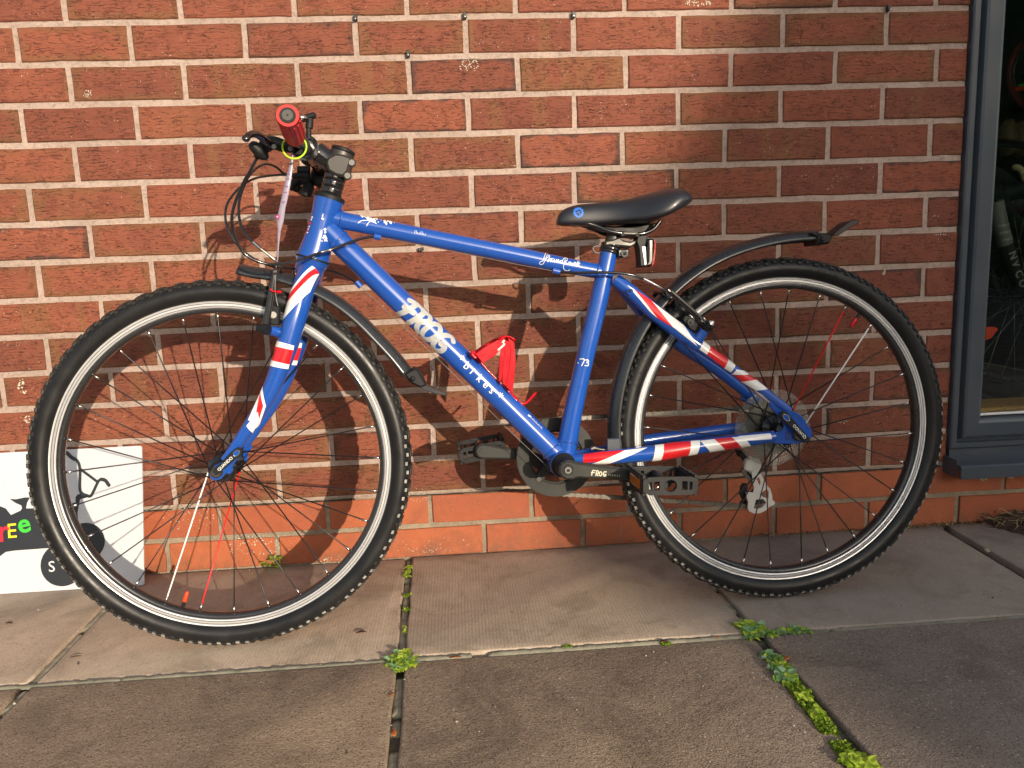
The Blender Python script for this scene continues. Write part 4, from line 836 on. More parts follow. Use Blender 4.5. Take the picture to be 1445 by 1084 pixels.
dleaf((-0.15094,-0.21854,0.0), .016, .006, R(-12), 'dark dead leaf at the left edge below the sign board', M_LEAFD)
dleaf((0.70782,-0.46911,0.0), .022, .006, R(2), 'orange leaf lying in the long joint right of the bright weed', M_LEAFO, .0005)
dleaf((1.17031,-0.4658,0.0), .008, .005, R(80), 'small orange leaf scrap just left of the slab corner weed', M_LEAFO)
dleaf((1.06952,-0.46656,0.0), .014, .006, R(15), 'pinkish dead leaf in the joint below the rear wheel', M_LEAFD)
dleaf((1.24155,-0.57175,0.0), .018, .007, R(35), 'pale brown leaf lying across the blue green weed', M_LEAFO, .012)
dleaf((0.63131,-0.66661,0.0), .018, .008, R(95), 'orange brown leaf stuck low in the middle joint', M_LEAFO, -.006)
dleaf((0.04489,-0.37747,0.0), .020, .004, R(10), 'thin tan leaf on the lower left slab near the diagonal joint', M_LEAFD)
dleaf((0.61738,-0.57454,0.0), .014, .004, R(60), 'thin orange leaf at the joint below the bright weed', M_LEAFO)
# crumpled leaf by the wall under the rear wheel and debris along the wall foot
mb = MB()
for k in range(9): leaf(mb, (rnd(-.01, .01), rnd(-.006, .006), rnd(0, .01)), random.random() * 6.28, R(rnd(0, 60)), .018, .009, .5)
o = mb.build('crumpled_leaf', M_LEAFD, fix=False); o.location = (1.54732,0.01615,0.0)[:2] + (0.0,) if False else ((1.54319,0.00713,0.0)[0], (1.54319,0.00713,0.0)[1], 0.001); tag(o, 'crumpled brown leaf against the wall foot behind the rear wheel', 'leaf')
db = MB()
for k in range(520):
    x = rnd(1.42, 1.98); dens = 0.25 + 0.75 * (x > 1.68)
    if random.random() > dens: continue
    p = (x, -0.002 - abs(random.gauss(0, .010)), rnd(.0005, .006)); leaf(db, p, random.random() * 6.28, R(rnd(-5, 35)), rnd(.004, .012), rnd(.0015, .004), .3, 0 if random.random() < .75 else 1)
tag(db.build('leaf_litter', [M_LEAFD, M_STRAW], fix=False), 'brown leaf litter along the foot of the wall', 'litter', kind='stuff')
db = MB()      # fibrous root mat at the right edge
RM = [(2.01694,-0.03649,0.0),(2.03633,-0.05449,0.0),(2.05788,-0.08204,0.0),(1.93959,-0.23267,0.0),(1.95012,-0.1742,0.0),(1.97028,-0.12175,0.0)]
cx_ = sum(p[0] for p in RM) / 6; cy_ = sum(p[1] for p in RM) / 6
N_ = 24; vs = []
for i in range(N_ + 1):
    for j in range(N_ + 1):
        x = 1.955 + (i / N_) * .30; y = -0.004 - (j / N_) * .155; e = min(i, j if True else 0, N_ - i, N_ - j) / N_ * 4; e = min(1, e) if j else 1
        edge_ = 1 if (x - 1.955) > (-y) * .45 - .0 + .012 * mnoise.noise(Vector((x * 60, y * 60, 0))) else 0
        vs.append((x, y, -0.004 + (0.030 * min(1, (N_ - j) / N_ * 1.4) * min(1, i / 5) * edge_ * (.8 + .5 * mnoise.noise(Vector((x * 40, y * 40, 3)))))))
db.add(vs, [(i * (N_ + 1) + j, (i + 1) * (N_ + 1) + j, (i + 1) * (N_ + 1) + j + 1, i * (N_ + 1) + j + 1) for i in range(N_) for j in range(N_)], 0, True)
for k in range(380):
    x = rnd(1.965, 2.2); y = rnd(-.13, -.004)
    if (x - 1.955) < -y * .45: continue
    p = Vector((x, y, rnd(.006, .028))); a = random.random() * 6.28; d = Vector((math.cos(a), math.sin(a), rnd(-.3, .3))) * rnd(.015, .05)
    tube(db, [p, p + d * .5 + Vector((0, 0, rnd(-.004, .006))), p + d], rnd(.0004, .0009), 4, mi=random.randrange(2), step=.02, caps=False)
tag(db.build('root_mat', [simple('dark_root_soil', (.06, .035, .02), .95, 0, 0, .5, bs=200, bstr=1, dscale=60), M_STRAW], fix=False), 'brown fibrous root mat against the wall at the right edge', 'roots')
mb = MB(); bmv = bmesh.new(); bmesh.ops.create_icosphere(bmv, subdivisions=2, radius=1)
for v in bmv.verts: v.co = Vector((v.co.x * .0055, v.co.y * .0075, v.co.z * .0045)) * (1 + .25 * mnoise.noise(v.co * 1.7))
bmv.verts.index_update(); mb.add([v.co[:] for v in bmv.verts], [[v.index for v in f.verts] for f in bmv.faces]); bmv.free()
o = mb.build('pebble', M_PEB); o.location = ((1.86206,-0.17199,0.0)[0], (1.86206,-0.17199,0.0)[1], .002); tag(o, 'small tan pebble in the open slab joint at the right', 'pebble')
# scattered grit on the paving
gr = MB(); seen = 0
for k in range(900):
    x = rnd(-.3, 2.2); y = -abs(rnd(.01, 1.0)); s_ = rnd(.0005, .0016) * (1 if random.random() > .05 else 1.8); c = Vector((x, y, s_ * .5))
    q = [c + Vector((rnd(.6, 1.2) * s_ * sx, rnd(.6, 1.2) * s_ * sy, rnd(.5, 1) * s_ * sz)) for sx, sy, sz in ((1, 0, 0), (-1, 0, 0), (0, 1, 0), (0, -1, 0), (0, 0, 1), (0, 0, -1))]
    gr.add(q, [(0, 2, 4), (2, 1, 4), (1, 3, 4), (3, 0, 4), (2, 0, 5), (1, 2, 5), (3, 1, 5), (0, 3, 5)], 0 if random.random() < .7 else 1, False)
tag(gr.build('grit', [simple('pale_grit', (.45, .40, .33), .8), simple('dark_grit', (.05, .04, .035), .8)], fix=False), 'loose grit on the paving', 'grit', kind='stuff')

# ------------------------------------------------------------------ unseen house, added and shaped to shade the right of the wall
hs_ = empty('shade_casting_house'); tag(hs_, 'unseen rendered house with a steep gable, added behind the viewer to shade the wall', 'house')
HX, HY, HE, HR = 9.42, -14.0, 5.0, 9.8
M_REND = simple('cream_render', (0.55, 0.50, 0.42), 0.9, 0, 0, 0.1, dscale=1); M_TILE = simple('slate_tiles', (0.09, 0.085, 0.09), 0.7, 0, 0, 0.3, dscale=4); M_WHT = simple('white_paint', (0.75, 0.75, 0.73), 0.4); M_GLS = simple('dark_pane', (0.02, 0.025, 0.03), 0.05)
mb = MB(); W_ = 6.0; D_ = 5.0
out = [(HX, 0), (HX + W_, 0), (HX + W_, HE), (HX + W_ / 2, HR), (HX, HE)]
mb.add([(x, HY, z) for x, z in out] + [(x, HY - D_, z) for x, z in out], [list(range(5)), list(range(5, 10))] + [(i, (i + 1) % 5, 5 + (i + 1) % 5, 5 + i) for i in range(5)], 0, False); mb.build('wall', M_REND, hs_)
for s in (0, 1):
    mb = MB(); x0, x1 = (HX - .0, HX + W_ / 2) if s == 0 else (HX + W_ + .3, HX + W_ / 2); z0 = HE - (.0 if s == 0 else .27)
    mb.add([(x0, HY + .2, z0 + .05), (x1, HY + .2, HR + .05), (x1, HY - D_ - .002, HR + .05), (x0, HY - D_ - .002, z0 + .05), (x0, HY + .2, z0 + .12), (x1, HY + .2, HR + .12), (x1, HY - D_ - .002, HR + .12), (x0, HY - D_ - .002, z0 + .12)], [(0, 1, 2, 3), (4, 5, 6, 7), (0, 1, 5, 4), (1, 2, 6, 5), (2, 3, 7, 6), (3, 0, 4, 7)], 0, False); mb.build('roof', M_TILE, hs_)
for x in (0.8, 3.7):
    for z in (0.9, 3.4):
        mb = MB(); box(mb, HX + x, HX + x + 1.3, HY, HY + .06, z, z + 1.3, 0, .01); f = mb.build('window', M_WHT, hs_)
        for k in (0, 1): mb = MB(); box(mb, HX + x + .06 + k * .61, HX + x + .63 + k * .61, HY + .061, HY + .07, z + .06, z + 1.24); mb.build('pane', M_GLS, f)

# unseen hedges, added to darken reflections and block low sky glare
M_HEDGE = leafmat('hedge_leaf', (0.02, 0.05, 0.012), (0.06, 0.11, 0.025))
for (x0, x1, y, h, lab) in ((-22, 8.6, -16.2, 3.1, 'long clipped hedge, unseen, added behind the viewer to block low sky glare'), (8.6, 17.5, -9.0, 5.0, 'tall dark hedge, unseen, added at the right to darken the glass reflection')):
    mb = MB(); n_ = int((x1 - x0) * h * 34)
    box(mb, x0, x1, y - 1.0, y - .25, 0, h - .25)
    for k in range(n_):
        u = random.random(); c = Vector((rnd(x0, x1), y + rnd(-.25, .05), rnd(0, h))) if u < .75 else Vector((rnd(x0, x1), y + rnd(-1.1, 0), h - rnd(0, .25)))
        d = Vector((rnd(-1, 1), rnd(-1, 1), rnd(-.5, 1))).normalized() * rnd(.08, .16); e = d.orthogonal().normalized() * rnd(.05, .09); mb.add([c - d, c + e, c + d, c - e], [(0, 1, 2, 3)], 0, False)
    o = mb.build('hedge', M_HEDGE, fix=False); tag(o, lab, 'hedge')

# ------------------------------------------------------------------ the bicycle, in its own frame: x to the rear, y to the wall, z up
bike = empty('bicycle'); tag(bike, 'blue bicycle with red and white flag stripes leaning on the brick wall', 'bicycle')
ex = Vector((0.9990861, 0.0427426, 0)); nn = Vector((0.0426380, -0.9966411, 0.0699176)); up = Vector((-0.0029885, 0.0698537, 0.9975528))
BM = Matrix.Identity(4)
for i in range(3): BM[i][0] = ex[i]; BM[i][1] = -nn[i]; BM[i][2] = up[i]
BM[0][3], BM[1][3], BM[2][3] = 0.33334, -0.36042, 0.0
bike.matrix_world = BM
WB = 1.0163; RT = 0.323; BBX, BBZ = 0.5925, 0.2900
def bpart(mb, name, mats, parent=None, label=None, loc=None):
    o = mb.build(name, mats, parent or bike, loc)
    if label: o['label'] = label
    return o
M_LETTER = simple('raised_tyre_letters', (0.020, 0.020, 0.021), 0.22, 0, 0, 0.1)
# ---- wheels
spoke_me = {}
def make_wheel(cx, rear, th0, valve_k, steer):
    rim = MB(); S_ = 112
    lathe(rim, [(0.2655, 0.0), (0.2660, 0.006), (0.2680, 0.0095), (0.2735, 0.0112), (0.2742, 0.0106), (0.2866, 0.0106), (0.2885, 0.0125), (0.2890, 0.0100), (0.2830, 0.008), (0.2810, 0.0),
                (0.2830, -0.008), (0.2890, -0.0100), (0.2885, -0.0125), (0.2866, -0.0106), (0.2742, -0.0106), (0.2735, -0.0112), (0.2680, -0.0095), (0.2660, -0.006)], seg=S_, closed=True)
    w = bpart(rim, 'wheel', M_RIMB, loc=(cx, 0, RT)); w.rotation_euler = (0, 0, steer)
    br = MB()
    for s in (-1, 1):
        lathe(br, [(0.2742, s * 0.0109), (0.2744, s * 0.0119), (0.2772, s * 0.0119)], seg=S_); lathe(br, [(0.2772, s * 0.0119), (0.2774, s * 0.0112), (0.2780, s * 0.0112), (0.2782, s * 0.0119)], seg=S_, mi=1)
        lathe(br, [(0.2782, s * 0.0119), (0.2818, s * 0.0119)], seg=S_); lathe(br, [(0.2818, s * 0.0119), (0.2820, s * 0.0112), (0.2826, s * 0.0112), (0.2828, s * 0.0119)], seg=S_, mi=1)
        lathe(br, [(0.2828, s * 0.0119), (0.2864, s * 0.0119), (0.2872, s * 0.0128), (0.2884, s * 0.0127)], seg=S_)
    bpart(br, 'brake_track', [M_ALU, M_GROOVE], w)
    ty = MB(); prof = []
    RC, A, Bv = 0.3020, 0.0215, 0.0195      # section centre radius, half width, half height
    for k in range(25):
        a = math.radians(-145 + 290 * k / 24); prof.append((RC + Bv * math.cos(a), A * math.sin(a)))
    prof = [(0.2868, -0.0105)] + prof + [(0.2868, 0.0105)]
    lathe(ty, prof, seg=144)
    tyre = bpart(ty, 'tyre', M_TYRE, w)
    # fine moulded ridge lines on the side wall
    kn = MB(); N = 124
    def knob(a, ph, wdt, ln, ht, pale_top, twist=0.0):
        """block on the tyre section at section angle ph, wheel angle a"""
        er = Vector((math.cos(a), 0, math.sin(a))); et = Vector((-math.sin(a), 0, math.cos(a))); ey = Vector((0, 1, 0))
        nr = er * math.cos(ph) + ey * math.sin(ph); tn = -er * math.sin(ph) + ey * math.cos(ph)
        c = er * RC + er * Bv * math.cos(ph) + ey * A * math.sin(ph)
        if twist: t2 = (et * math.cos(twist) + tn * math.sin(twist)); tn = (tn * math.cos(twist) - et * math.sin(twist)); et = t2
        q = []
        for h_, f in ((-0.001, 1.0), (ht, 0.82)):
            for s1, s2 in ((-1, -1), (1, -1), (1, 1), (-1, 1)): q.append(c + nr * h_ + et * s1 * ln * f / 2 + tn * s2 * wdt * f / 2)
        kn.add(q, [(4, 5, 6, 7)], 1 if pale_top else 0, False); kn.add(q, [(0, 1, 5, 4), (1, 2, 6, 5), (2, 3, 7, 6), (3, 0, 4, 7)], 0, False)
    for k in range(N):
        a = 2 * math.pi * k / N
        for s in (-1, 1):
            e = 0.5 if s > 0 else 0
            aa = 2 * math.pi * (k + e) / N
            knob(aa, s * R(60 if k % 2 else 53), 0.0060, 0.0078, 0.0028, math.sin(aa) < 0.15 and random.random() < .85)  # pale tops kept to the lower knobs: dust with lighting painted in
            knob(aa + math.pi / N, s * R(37), 0.0062, 0.0085, 0.0024, False, 0.3 * s)
            if k % 2 == 0: knob(aa, s * R(14), 0.0065, 0.0120, 0.0022, False, -0.35 * s)
    o = bpart(kn, 'tread_knobs', [M_KNOB, M_DUSTLIT], w); tag(o, kind='stuff')
    # raised side wall lettering
    def swm(base, r0):
        def f(x, y, lift):
            a = base + x / r0 * 1.0; r = r0 + y; q = (r - RC) / Bv; q = max(-0.98, min(0.98, q)); yy = -A * math.sqrt(1 - q * q)
            er = Vector((math.cos(a), 0, math.sin(a))); nv = Vector((er.x * q, -math.sqrt(1 - q * q), er.z * q)); return er * r + Vector((0, yy, 0)) + nv * 0.0002
        return f
    for base in ((R(205), R(-60), R(60), R(120)) if not rear else (R(-46), R(70), R(150))):
        lt = MB(); put_text(lt, swm(base, 0.2975), 'KENDA', 0.013, lift=0.0, spacing=1.5); bpart(lt, 'side_wall_lettering', M_LETTER, w)
    hb = MB(); hw = 0.030
    lathe(hb, [(0.0, -0.050), (0.0075, -0.050), (0.0075, -0.040), (0.013, -0.039), (0.015, -0.034), (0.0150, -hw - 0.003), (0.0235, -hw - 0.002), (0.0245, -hw), (0.0235, -hw + 0.002), (0.0135, -hw + 0.006), (0.0115, -0.015),
               (0.0115, 0.015), (0.0135, hw - 0.006), (0.0235, hw - 0.002), (0.0245, hw), (0.0235, hw + 0.002), (0.015, hw + 0.003), (0.0150, 0.034), (0.013, 0.039), (0.0075, 0.040), (0.0075, 0.050), (0.0, 0.050)], seg=32)
    bpart(hb, 'hub', M_BLKG, w)
    rh, rr = 0.0222, 0.2655; phi = R(60)
    for k in range(28):
        th = th0 + k * 2 * math.pi / 28; side = (-1 if k % 2 == 0 else 1) * (-1 if rear else 1); sg = (1 if ((k + 1) // 2) % 2 == 0 else -1) * (-1 if rear else 1)
        ins = 0.0012 if sg > 0 else -0.0012
        P = Vector((rh * math.cos(th + sg * phi), side * (hw + ins), rh * math.sin(th + sg * phi))); Q = Vector((rr * math.cos(th), side * 0.003, rr * math.sin(th)))
        col = {valve_k: M_SPW, (valve_k + 1) % 28: M_SPR}.get(k, M_SPOKE)
        L = (Q - P).length; key = (col.name,)
        if key not in spoke_me:
            m_ = MB(); rs = 0.00120 if col == M_SPOKE else 0.0014
            lathe(m_, [(0, 0), (rs, 0), (rs, L - 0.010)], ax='z', seg=6); lathe(m_, [(rs, L - 0.012), (0.0020, L - 0.012), (0.0020, L + 0.002), (0, L + 0.002)], ax='z', seg=7, mi=1)
            t_ = m_.build('spoke', [col, M_STEEL]); spoke_me[key] = t_.data; bpy.data.objects.remove(t_)
        o = bpy.data.objects.new('spoke', spoke_me[key]); COL.objects.link(o); o.parent = w
        d = (Q - P).normalized(); o.location = P; o.rotation_mode = 'QUATERNION'; o.rotation_quaternion = d.to_track_quat('Z', 'Y')
        if col != M_SPOKE: o['label'] = ('red' if col == M_SPR else 'white') + ' painted spoke beside the valve'
    va = th0 + (valve_k + 0.5) * 2 * math.pi / 28; er = Vector((math.cos(va), 0, math.sin(va)))
    vm = MB(); tube(vm, [er * 0.266, er * 0.252], 0.0029, 10); vo = bpart(vm, 'valve', M_BLK, w)
    vm = MB(); tube(vm, [er * 0.2535, er * 0.240, er * 0.2365], [0.0038, 0.0036, 0.0024], 12, dome=True); bpart(vm, 'valve_cap', M_ORNG if not rear else M_REDG, w)
    return w
front = make_wheel(0.0, False, R(11.57), 18, 0.024)
rearw = make_wheel(WB, True, R(8.1), 3, 0.0)

# ---- frame tubes
fr = MB()
HT = Tube([(0.20688,0.0,0.77552),(0.19701,0.0,0.74625),(0.18804,0.0,0.7199),(0.17974,0.0,0.69469),(0.17235,0.0,0.67427)], [0.0255, 0.0232, 0.0230, 0.0262, 0.0290], 0.006)
HT.mesh(fr, 36)
DT = Tube([(0.19694,0.0,0.72688),(0.24338,0.0,0.67593),(0.37382,0.0,0.53564),(0.47997,0.0,0.42114),(0.59578,0.0,0.29465)], [0.0200, 0.0205, 0.0212, 0.0212, 0.0205], 0.012); DT.mesh(fr, 32)
TT = Tube([(0.19581,0.0,0.74628),(0.22791,0.0,0.73862),(0.36811,0.0,0.70591),(0.51712,0.0,0.67089),(0.61876,0.0,0.64636),(0.68982,0.0,0.63094)], [0.0160, 0.0152, 0.0150, 0.0148, 0.0138, 0.0132], 0.012); TT.mesh(fr, 28)
ST = Tube([(0.69844,0.0,0.67255),(0.69169,0.0,0.64741),(0.6765,0.0,0.58744),(0.65547,0.0,0.51322),(0.6365,0.0,0.44478),(0.61718,0.0,0.36964),(0.60121,0.0,0.29826)], [0.0158, 0.0158, 0.0168, 0.0166, 0.0164, 0.0175, 0.0195], 0.010); ST.mesh(fr, 32)
# weld fillets where the tubes meet
lathe(fr, [(0.0, -0.034), (0.0225, -0.034), (0.0235, -0.032), (0.0235, 0.032), (0.0225, 0.034), (0.0, 0.034)], c=(BBX, 0, BBZ), seg=40)
frame = bpart(fr, 'frame', M_BLUE)
def bead(T0, s0, rad, nrm, k=26):
    P, N, B, r = T0.at(s0); vs = []
    lathe_pts = []
    for i in range(k):
        a = 2 * math.pi * i / k; wob = 1 + 0.018 * math.sin(i * 2.6)
        lathe_pts.append(P + (N * math.cos(a) + B * math.sin(a)) * (r + 0.0006) * wob + nrm * (0.004 * math.cos(a) ** 2))
    lathe_pts.append(lathe_pts[0]); wd = MB(); tube(wd, lathe_pts, rad, 6, step=0.01); bpart(wd, 'weld_bead', M_BLUE)
bead(TT, 0.030, 0.0022, Vector((0.4, 0, 0.1))); bead(DT, 0.031, 0.0022, Vector((0.4, 0, -0.3))); bead(TT, TT.S[-1] - 0.0145, 0.0020, Vector((-1, 0, 0)))
bead(ST, ST.S[-1] - 0.028, 0.0022, Vector((0, 0, 1))); bead(DT, DT.S[-1] - 0.026, 0.0022, Vector((-.7, 0, .7)))
hs = MB()    # headset
lathe_axis = (HT.P[0] - HT.P[-1]).normalized()
H0 = HT.P[0]; H1 = HT.P[-1]
tube(hs, [H0 - lathe_axis * 0.001, H0 + lathe_axis * 0.0055, H0 + lathe_axis * 0.008], [0.0262, 0.0262, 0.0215], 32, step=0.003)
bpart(hs, 'headset_cap', M_BLK)
hs = MB(); tube(hs, [H1 - lathe_axis * 0.0015, H1 + lathe_axis * 0.0015], 0.0297, 32); bpart(hs, 'headset_seal', M_BLK)
hs = MB(); tube(hs, [H1 - lathe_axis * 0.0130, H1 - lathe_axis * 0.0018], [0.0255, 0.0290], 32, step=0.004); bpart(hs, 'crown_race', M_BLUE)
for i in range(3):
    hs = MB(); a = H0 + lathe_axis * (0.0085 + i * 0.0125); tube(hs, [a, a + lathe_axis * 0.0008, a + lathe_axis * 0.0110, a + lathe_axis * 0.0118], [0.0178, 0.0187, 0.0187, 0.0178], 28, step=0.004); bpart(hs, 'spacer', M_BLKG)
# rear stays
near_ss = Tube([(0.70347,-0.012,0.61833),(0.73311,-0.02,0.59148),(0.7645,-0.03,0.55955),(0.8028,-0.042,0.52496),(0.85131,-0.05,0.48614),(0.89504,-0.054,0.45363),(0.93964,-0.058,0.41899),(0.98362,-0.061,0.38281),(1.00166,-0.062,0.3677)], [0.0115, 0.0128, 0.0145, 0.0150, 0.0112, 0.0098, 0.0092, 0.0092, 0.0090], 0.008)
far_ss = Tube([(0.70886,0.01,0.61663),(0.73973,0.02,0.58463),(0.78987,0.035,0.53113),(0.84134,0.048,0.49077),(0.91272,0.054,0.44042),(0.97771,0.058,0.3881),(1.02957,0.062,0.34541)], [0.0115, 0.0125, 0.0135, 0.0125, 0.0105, 0.0098, 0.0090], 0.008)
near_cs = Tube([(0.60535,-0.02,0.29641),(0.63692,-0.032,0.29851),(0.67549,-0.04,0.30068),(0.75835,-0.052,0.30518),(0.81348,-0.056,0.31069),(0.91111,-0.06,0.3187),(0.97427,-0.062,0.32282)], [0.0100, 0.0092, 0.0125, 0.0145, 0.0138, 0.0122, 0.0108], 0.008)
far_cs = Tube([(0.60867,0.02,0.29413),(0.68085,0.04,0.29807),(0.7648,0.052,0.30995),(0.86081,0.056,0.31582),(0.95713,0.06,0.32189),(1.00737,0.062,0.32418)], [0.0100, 0.0100, 0.0110, 0.0118, 0.0112, 0.0100], 0.008)
for nm, T in (('seat_stay', near_ss), ('seat_stay', far_ss), ('chain_stay', near_cs), ('chain_stay', far_cs)):
    m_ = MB(); T.mesh(m_, 24); bpart(m_, nm, M_BLUE)
m_ = MB()    # dropout plates, one each side
drop = [(0.9649,-0.062,0.39492),(0.97678,-0.062,0.38847),(0.99102,-0.062,0.37608),(1.00538,-0.062,0.36944),(1.01618,-0.062,0.36416),(1.02578,-0.062,0.35731),(1.03294,-0.062,0.34802),(1.03651,-0.062,0.3408),(1.04323,-0.062,0.33338),(1.04608,-0.062,0.32618),(1.04502,-0.062,0.31805),(1.03864,-0.062,0.31259),(1.02889,-0.062,0.31039),(1.02157,-0.062,0.3078),(1.01186,-0.062,0.30725),(0.99492,-0.062,0.30785),(0.98045,-0.062,0.30924),(0.96364,-0.062,0.31264),(0.96388,-0.062,0.32846),(0.98075,-0.062,0.33022),(0.99045,-0.062,0.33428),(0.99344,-0.062,0.34109),(0.99064,-0.062,0.34824),(0.98355,-0.062,0.35796),(0.97646,-0.062,0.3665),(0.96703,-0.062,0.37747)]
prism(m_, drop, -0.066, -0.0595, b=0.0015); bpart(m_, 'dropout', M_BLUE)
m_ = MB(); prism(m_, drop, 0.0595, 0.066, b=0.0015); bpart(m_, 'dropout', M_BLUE)
m_ = MB()
for pts in ([(1.01613,-0.062,0.36021),(1.02215,-0.062,0.35752),(1.02091,-0.062,0.35457),(1.01607,-0.062,0.35486)], [(1.02972,-0.062,0.34168),(1.03457,-0.062,0.34092),(1.03452,-0.062,0.33719),(1.0304,-0.062,0.33697)], [(0.99328,-0.062,0.32944),(1.0001,-0.062,0.33369),(1.00487,-0.062,0.32873),(1.00227,-0.062,0.31487),(0.99452,-0.062,0.31419)]):
    prism(m_, pts, -0.0664, -0.0655, b=0.0002)
bpart(m_, 'dropout_shade_patch', simple('shaded_blue', (0.008, 0.028, 0.20), 0.35, 0, 0.6))  # darker blue patches laid on the dropout stand in for shaded hollows
# brake bosses and bottle bosses, cable stops
m_ = MB()
tube(m_, [(0.83922,-0.052,0.50324),(0.84648,-0.056,0.51369),(0.85045,-0.058,0.52045)], [0.0105, 0.0085, 0.0080], 18, step=0.004); bpart(m_, 'brake_boss', M_BLUE)
for a_, b_ in (((0.45939,0.0,0.44736), (0.46685,0.0,0.45593)), ((0.50159,0.0,0.40053), (0.50972,0.0,0.40848))):
    m_ = MB(); tube(m_, [a_, b_], 0.0036, 12); bpart(m_, 'bottle_boss', M_BLUE)
for a_, b_ in ([(0.28028,-0.01,0.70907),(0.29166,-0.01,0.70626)], [(0.5903,-0.014,0.63839),(0.60293,-0.014,0.63477)], [(0.24535,-0.012,0.63169),(0.25269,-0.012,0.62284)]):
    m_ = MB(); tube(m_, [a_, b_], 0.0052, 14); bpart(m_, 'cable_stop', M_BLUE)
m_ = MB(); tube(m_, [(0.7263,-0.024,0.59542),(0.72289,-0.04,0.59427)], [0.0055, 0.0055], 16); tube(m_, [(0.72215,-0.0395,0.59507),(0.72174,-0.041,0.59504)], [0.003, 0.003], 6, mi=1); bpart(m_, 'mudguard_bolt', [M_BLUE, M_BLK])

# ---- fork
fk = MB()
crown = Tube([(0.16808,0.0,0.66468),(0.16426,0.0,0.65262),(0.16127,0.0,0.64418)], [0.0245, 0.0245, 0.0220], 0.004); crown.mesh(fk, 28)
FN = Tube([(0.16659,-0.012,0.65183),(0.15896,-0.032,0.62588),(0.14754,-0.043,0.5879),(0.13021,-0.048,0.53628),(0.11504,-0.05,0.49768),(0.09802,-0.051,0.4603),(0.07444,-0.052,0.42086),(0.05272,-0.053,0.39095),(0.02854,-0.054,0.35882),(0.01327,-0.054,0.34046)], [0.0190, 0.0195, 0.0192, 0.0182, 0.0165, 0.0148, 0.0128, 0.0110, 0.0095, 0.0085], 0.008)
def mirror(pts): return [(p[0], -p[1], p[2]) for p in pts]
FNp = [(0.16659,-0.012,0.65183),(0.15896,-0.032,0.62588),(0.14754,-0.043,0.5879),(0.13021,-0.048,0.53628),(0.11504,-0.05,0.49768),(0.09802,-0.051,0.4603),(0.07444,-0.052,0.42086),(0.05272,-0.053,0.39095),(0.02854,-0.054,0.35882),(0.01327,-0.054,0.34046)]
FF = Tube(mirror(FNp), [0.0190, 0.0195, 0.0192, 0.0182, 0.0165, 0.0148, 0.0128, 0.0110, 0.0095, 0.0085], 0.008)
FN.mesh(fk, 24); FF.mesh(fk, 24)
bpart(fk, 'fork', M_BLUE)
m_ = MB(); dp = [(0.02531,-0.054,0.35017),(0.0307,-0.054,0.35217),(0.03447,-0.054,0.34254),(0.02545,-0.054,0.33217),(0.02388,-0.054,0.32129),(0.01905,-0.054,0.31691),(0.01322,-0.054,0.31888),(0.00506,-0.054,0.31002),(-0.00558,-0.054,0.30761),(-0.0127,-0.054,0.31202),(-0.01339,-0.054,0.32224),(-0.00674,-0.054,0.33118),(0.00338,-0.054,0.33676)]
prism(m_, dp, -0.058, -0.050, b=0.0015); bpart(m_, 'fork_end', M_BLUE)
m_ = MB(); prism(m_, mirror(dp), 0.050, 0.058, b=0.0015); bpart(m_, 'fork_end', M_BLUE)
m_ = MB(); tube(m_, [(0.11401,-0.046,0.55132),(0.10531,-0.054,0.55424),(0.1023,-0.056,0.55501)], [0.0095, 0.0080, 0.0078], 16, step=0.004); bpart(m_, 'brake_boss', M_BLUE)

# ---- union flag stripes
def stripes(T, lst, name='flag_stripes', sub=(14, 10)):
    for k, (col, q) in enumerate(lst):
        mb = MB(); patch(mb, T, *q, n=sub[0], m=sub[1], lift=0.0004 + 0.00006 * k); bpart(mb, 'flag_stripe', M_DECW if col == 'w' else M_DECR)
stripes(FN, [('w', [(0.1708,-0.05,0.65012),(0.17619,-0.05,0.64737),(0.13318,-0.05,0.60883),(0.13591,-0.05,0.61621)]), ('r', [(0.17619,-0.05,0.64737),(0.18261,-0.05,0.64316),(0.12766,-0.05,0.59349),(0.1332,-0.05,0.60926)]), ('w', [(0.18261,-0.05,0.64316),(0.16963,-0.05,0.61225),(0.11846,-0.05,0.56551),(0.12866,-0.05,0.59586)]),
  ('w', [(0.10883,-0.05,0.538),(0.14039,-0.05,0.5272),(0.13824,-0.05,0.52),(0.10491,-0.05,0.52895)]), ('r', [(0.10491,-0.05,0.52895),(0.13824,-0.05,0.52),(0.13004,-0.05,0.49676),(0.09783,-0.05,0.5063)]), ('w', [(0.09783,-0.05,0.5063),(0.13004,-0.05,0.49676),(0.1273,-0.05,0.489),(0.09445,-0.05,0.4972)]),
  ('w', [(0.085,-0.052,0.46231),(0.08026,-0.052,0.45298),(0.07304,-0.052,0.40165),(0.0572,-0.052,0.40742)]), ('w', [(0.08442,-0.052,0.46234),(0.08788,-0.052,0.42971),(0.07269,-0.052,0.39684),(0.06041,-0.052,0.38792)]), ('r', [(0.08034,-0.052,0.45417),(0.08394,-0.052,0.42994),(0.07322,-0.052,0.40405),(0.07213,-0.052,0.42099)]), ('w', [(0.07444,-0.052,0.42086),(0.07513,-0.052,0.40635),(0.06139,-0.052,0.38544),(0.05418,-0.052,0.39796)])])
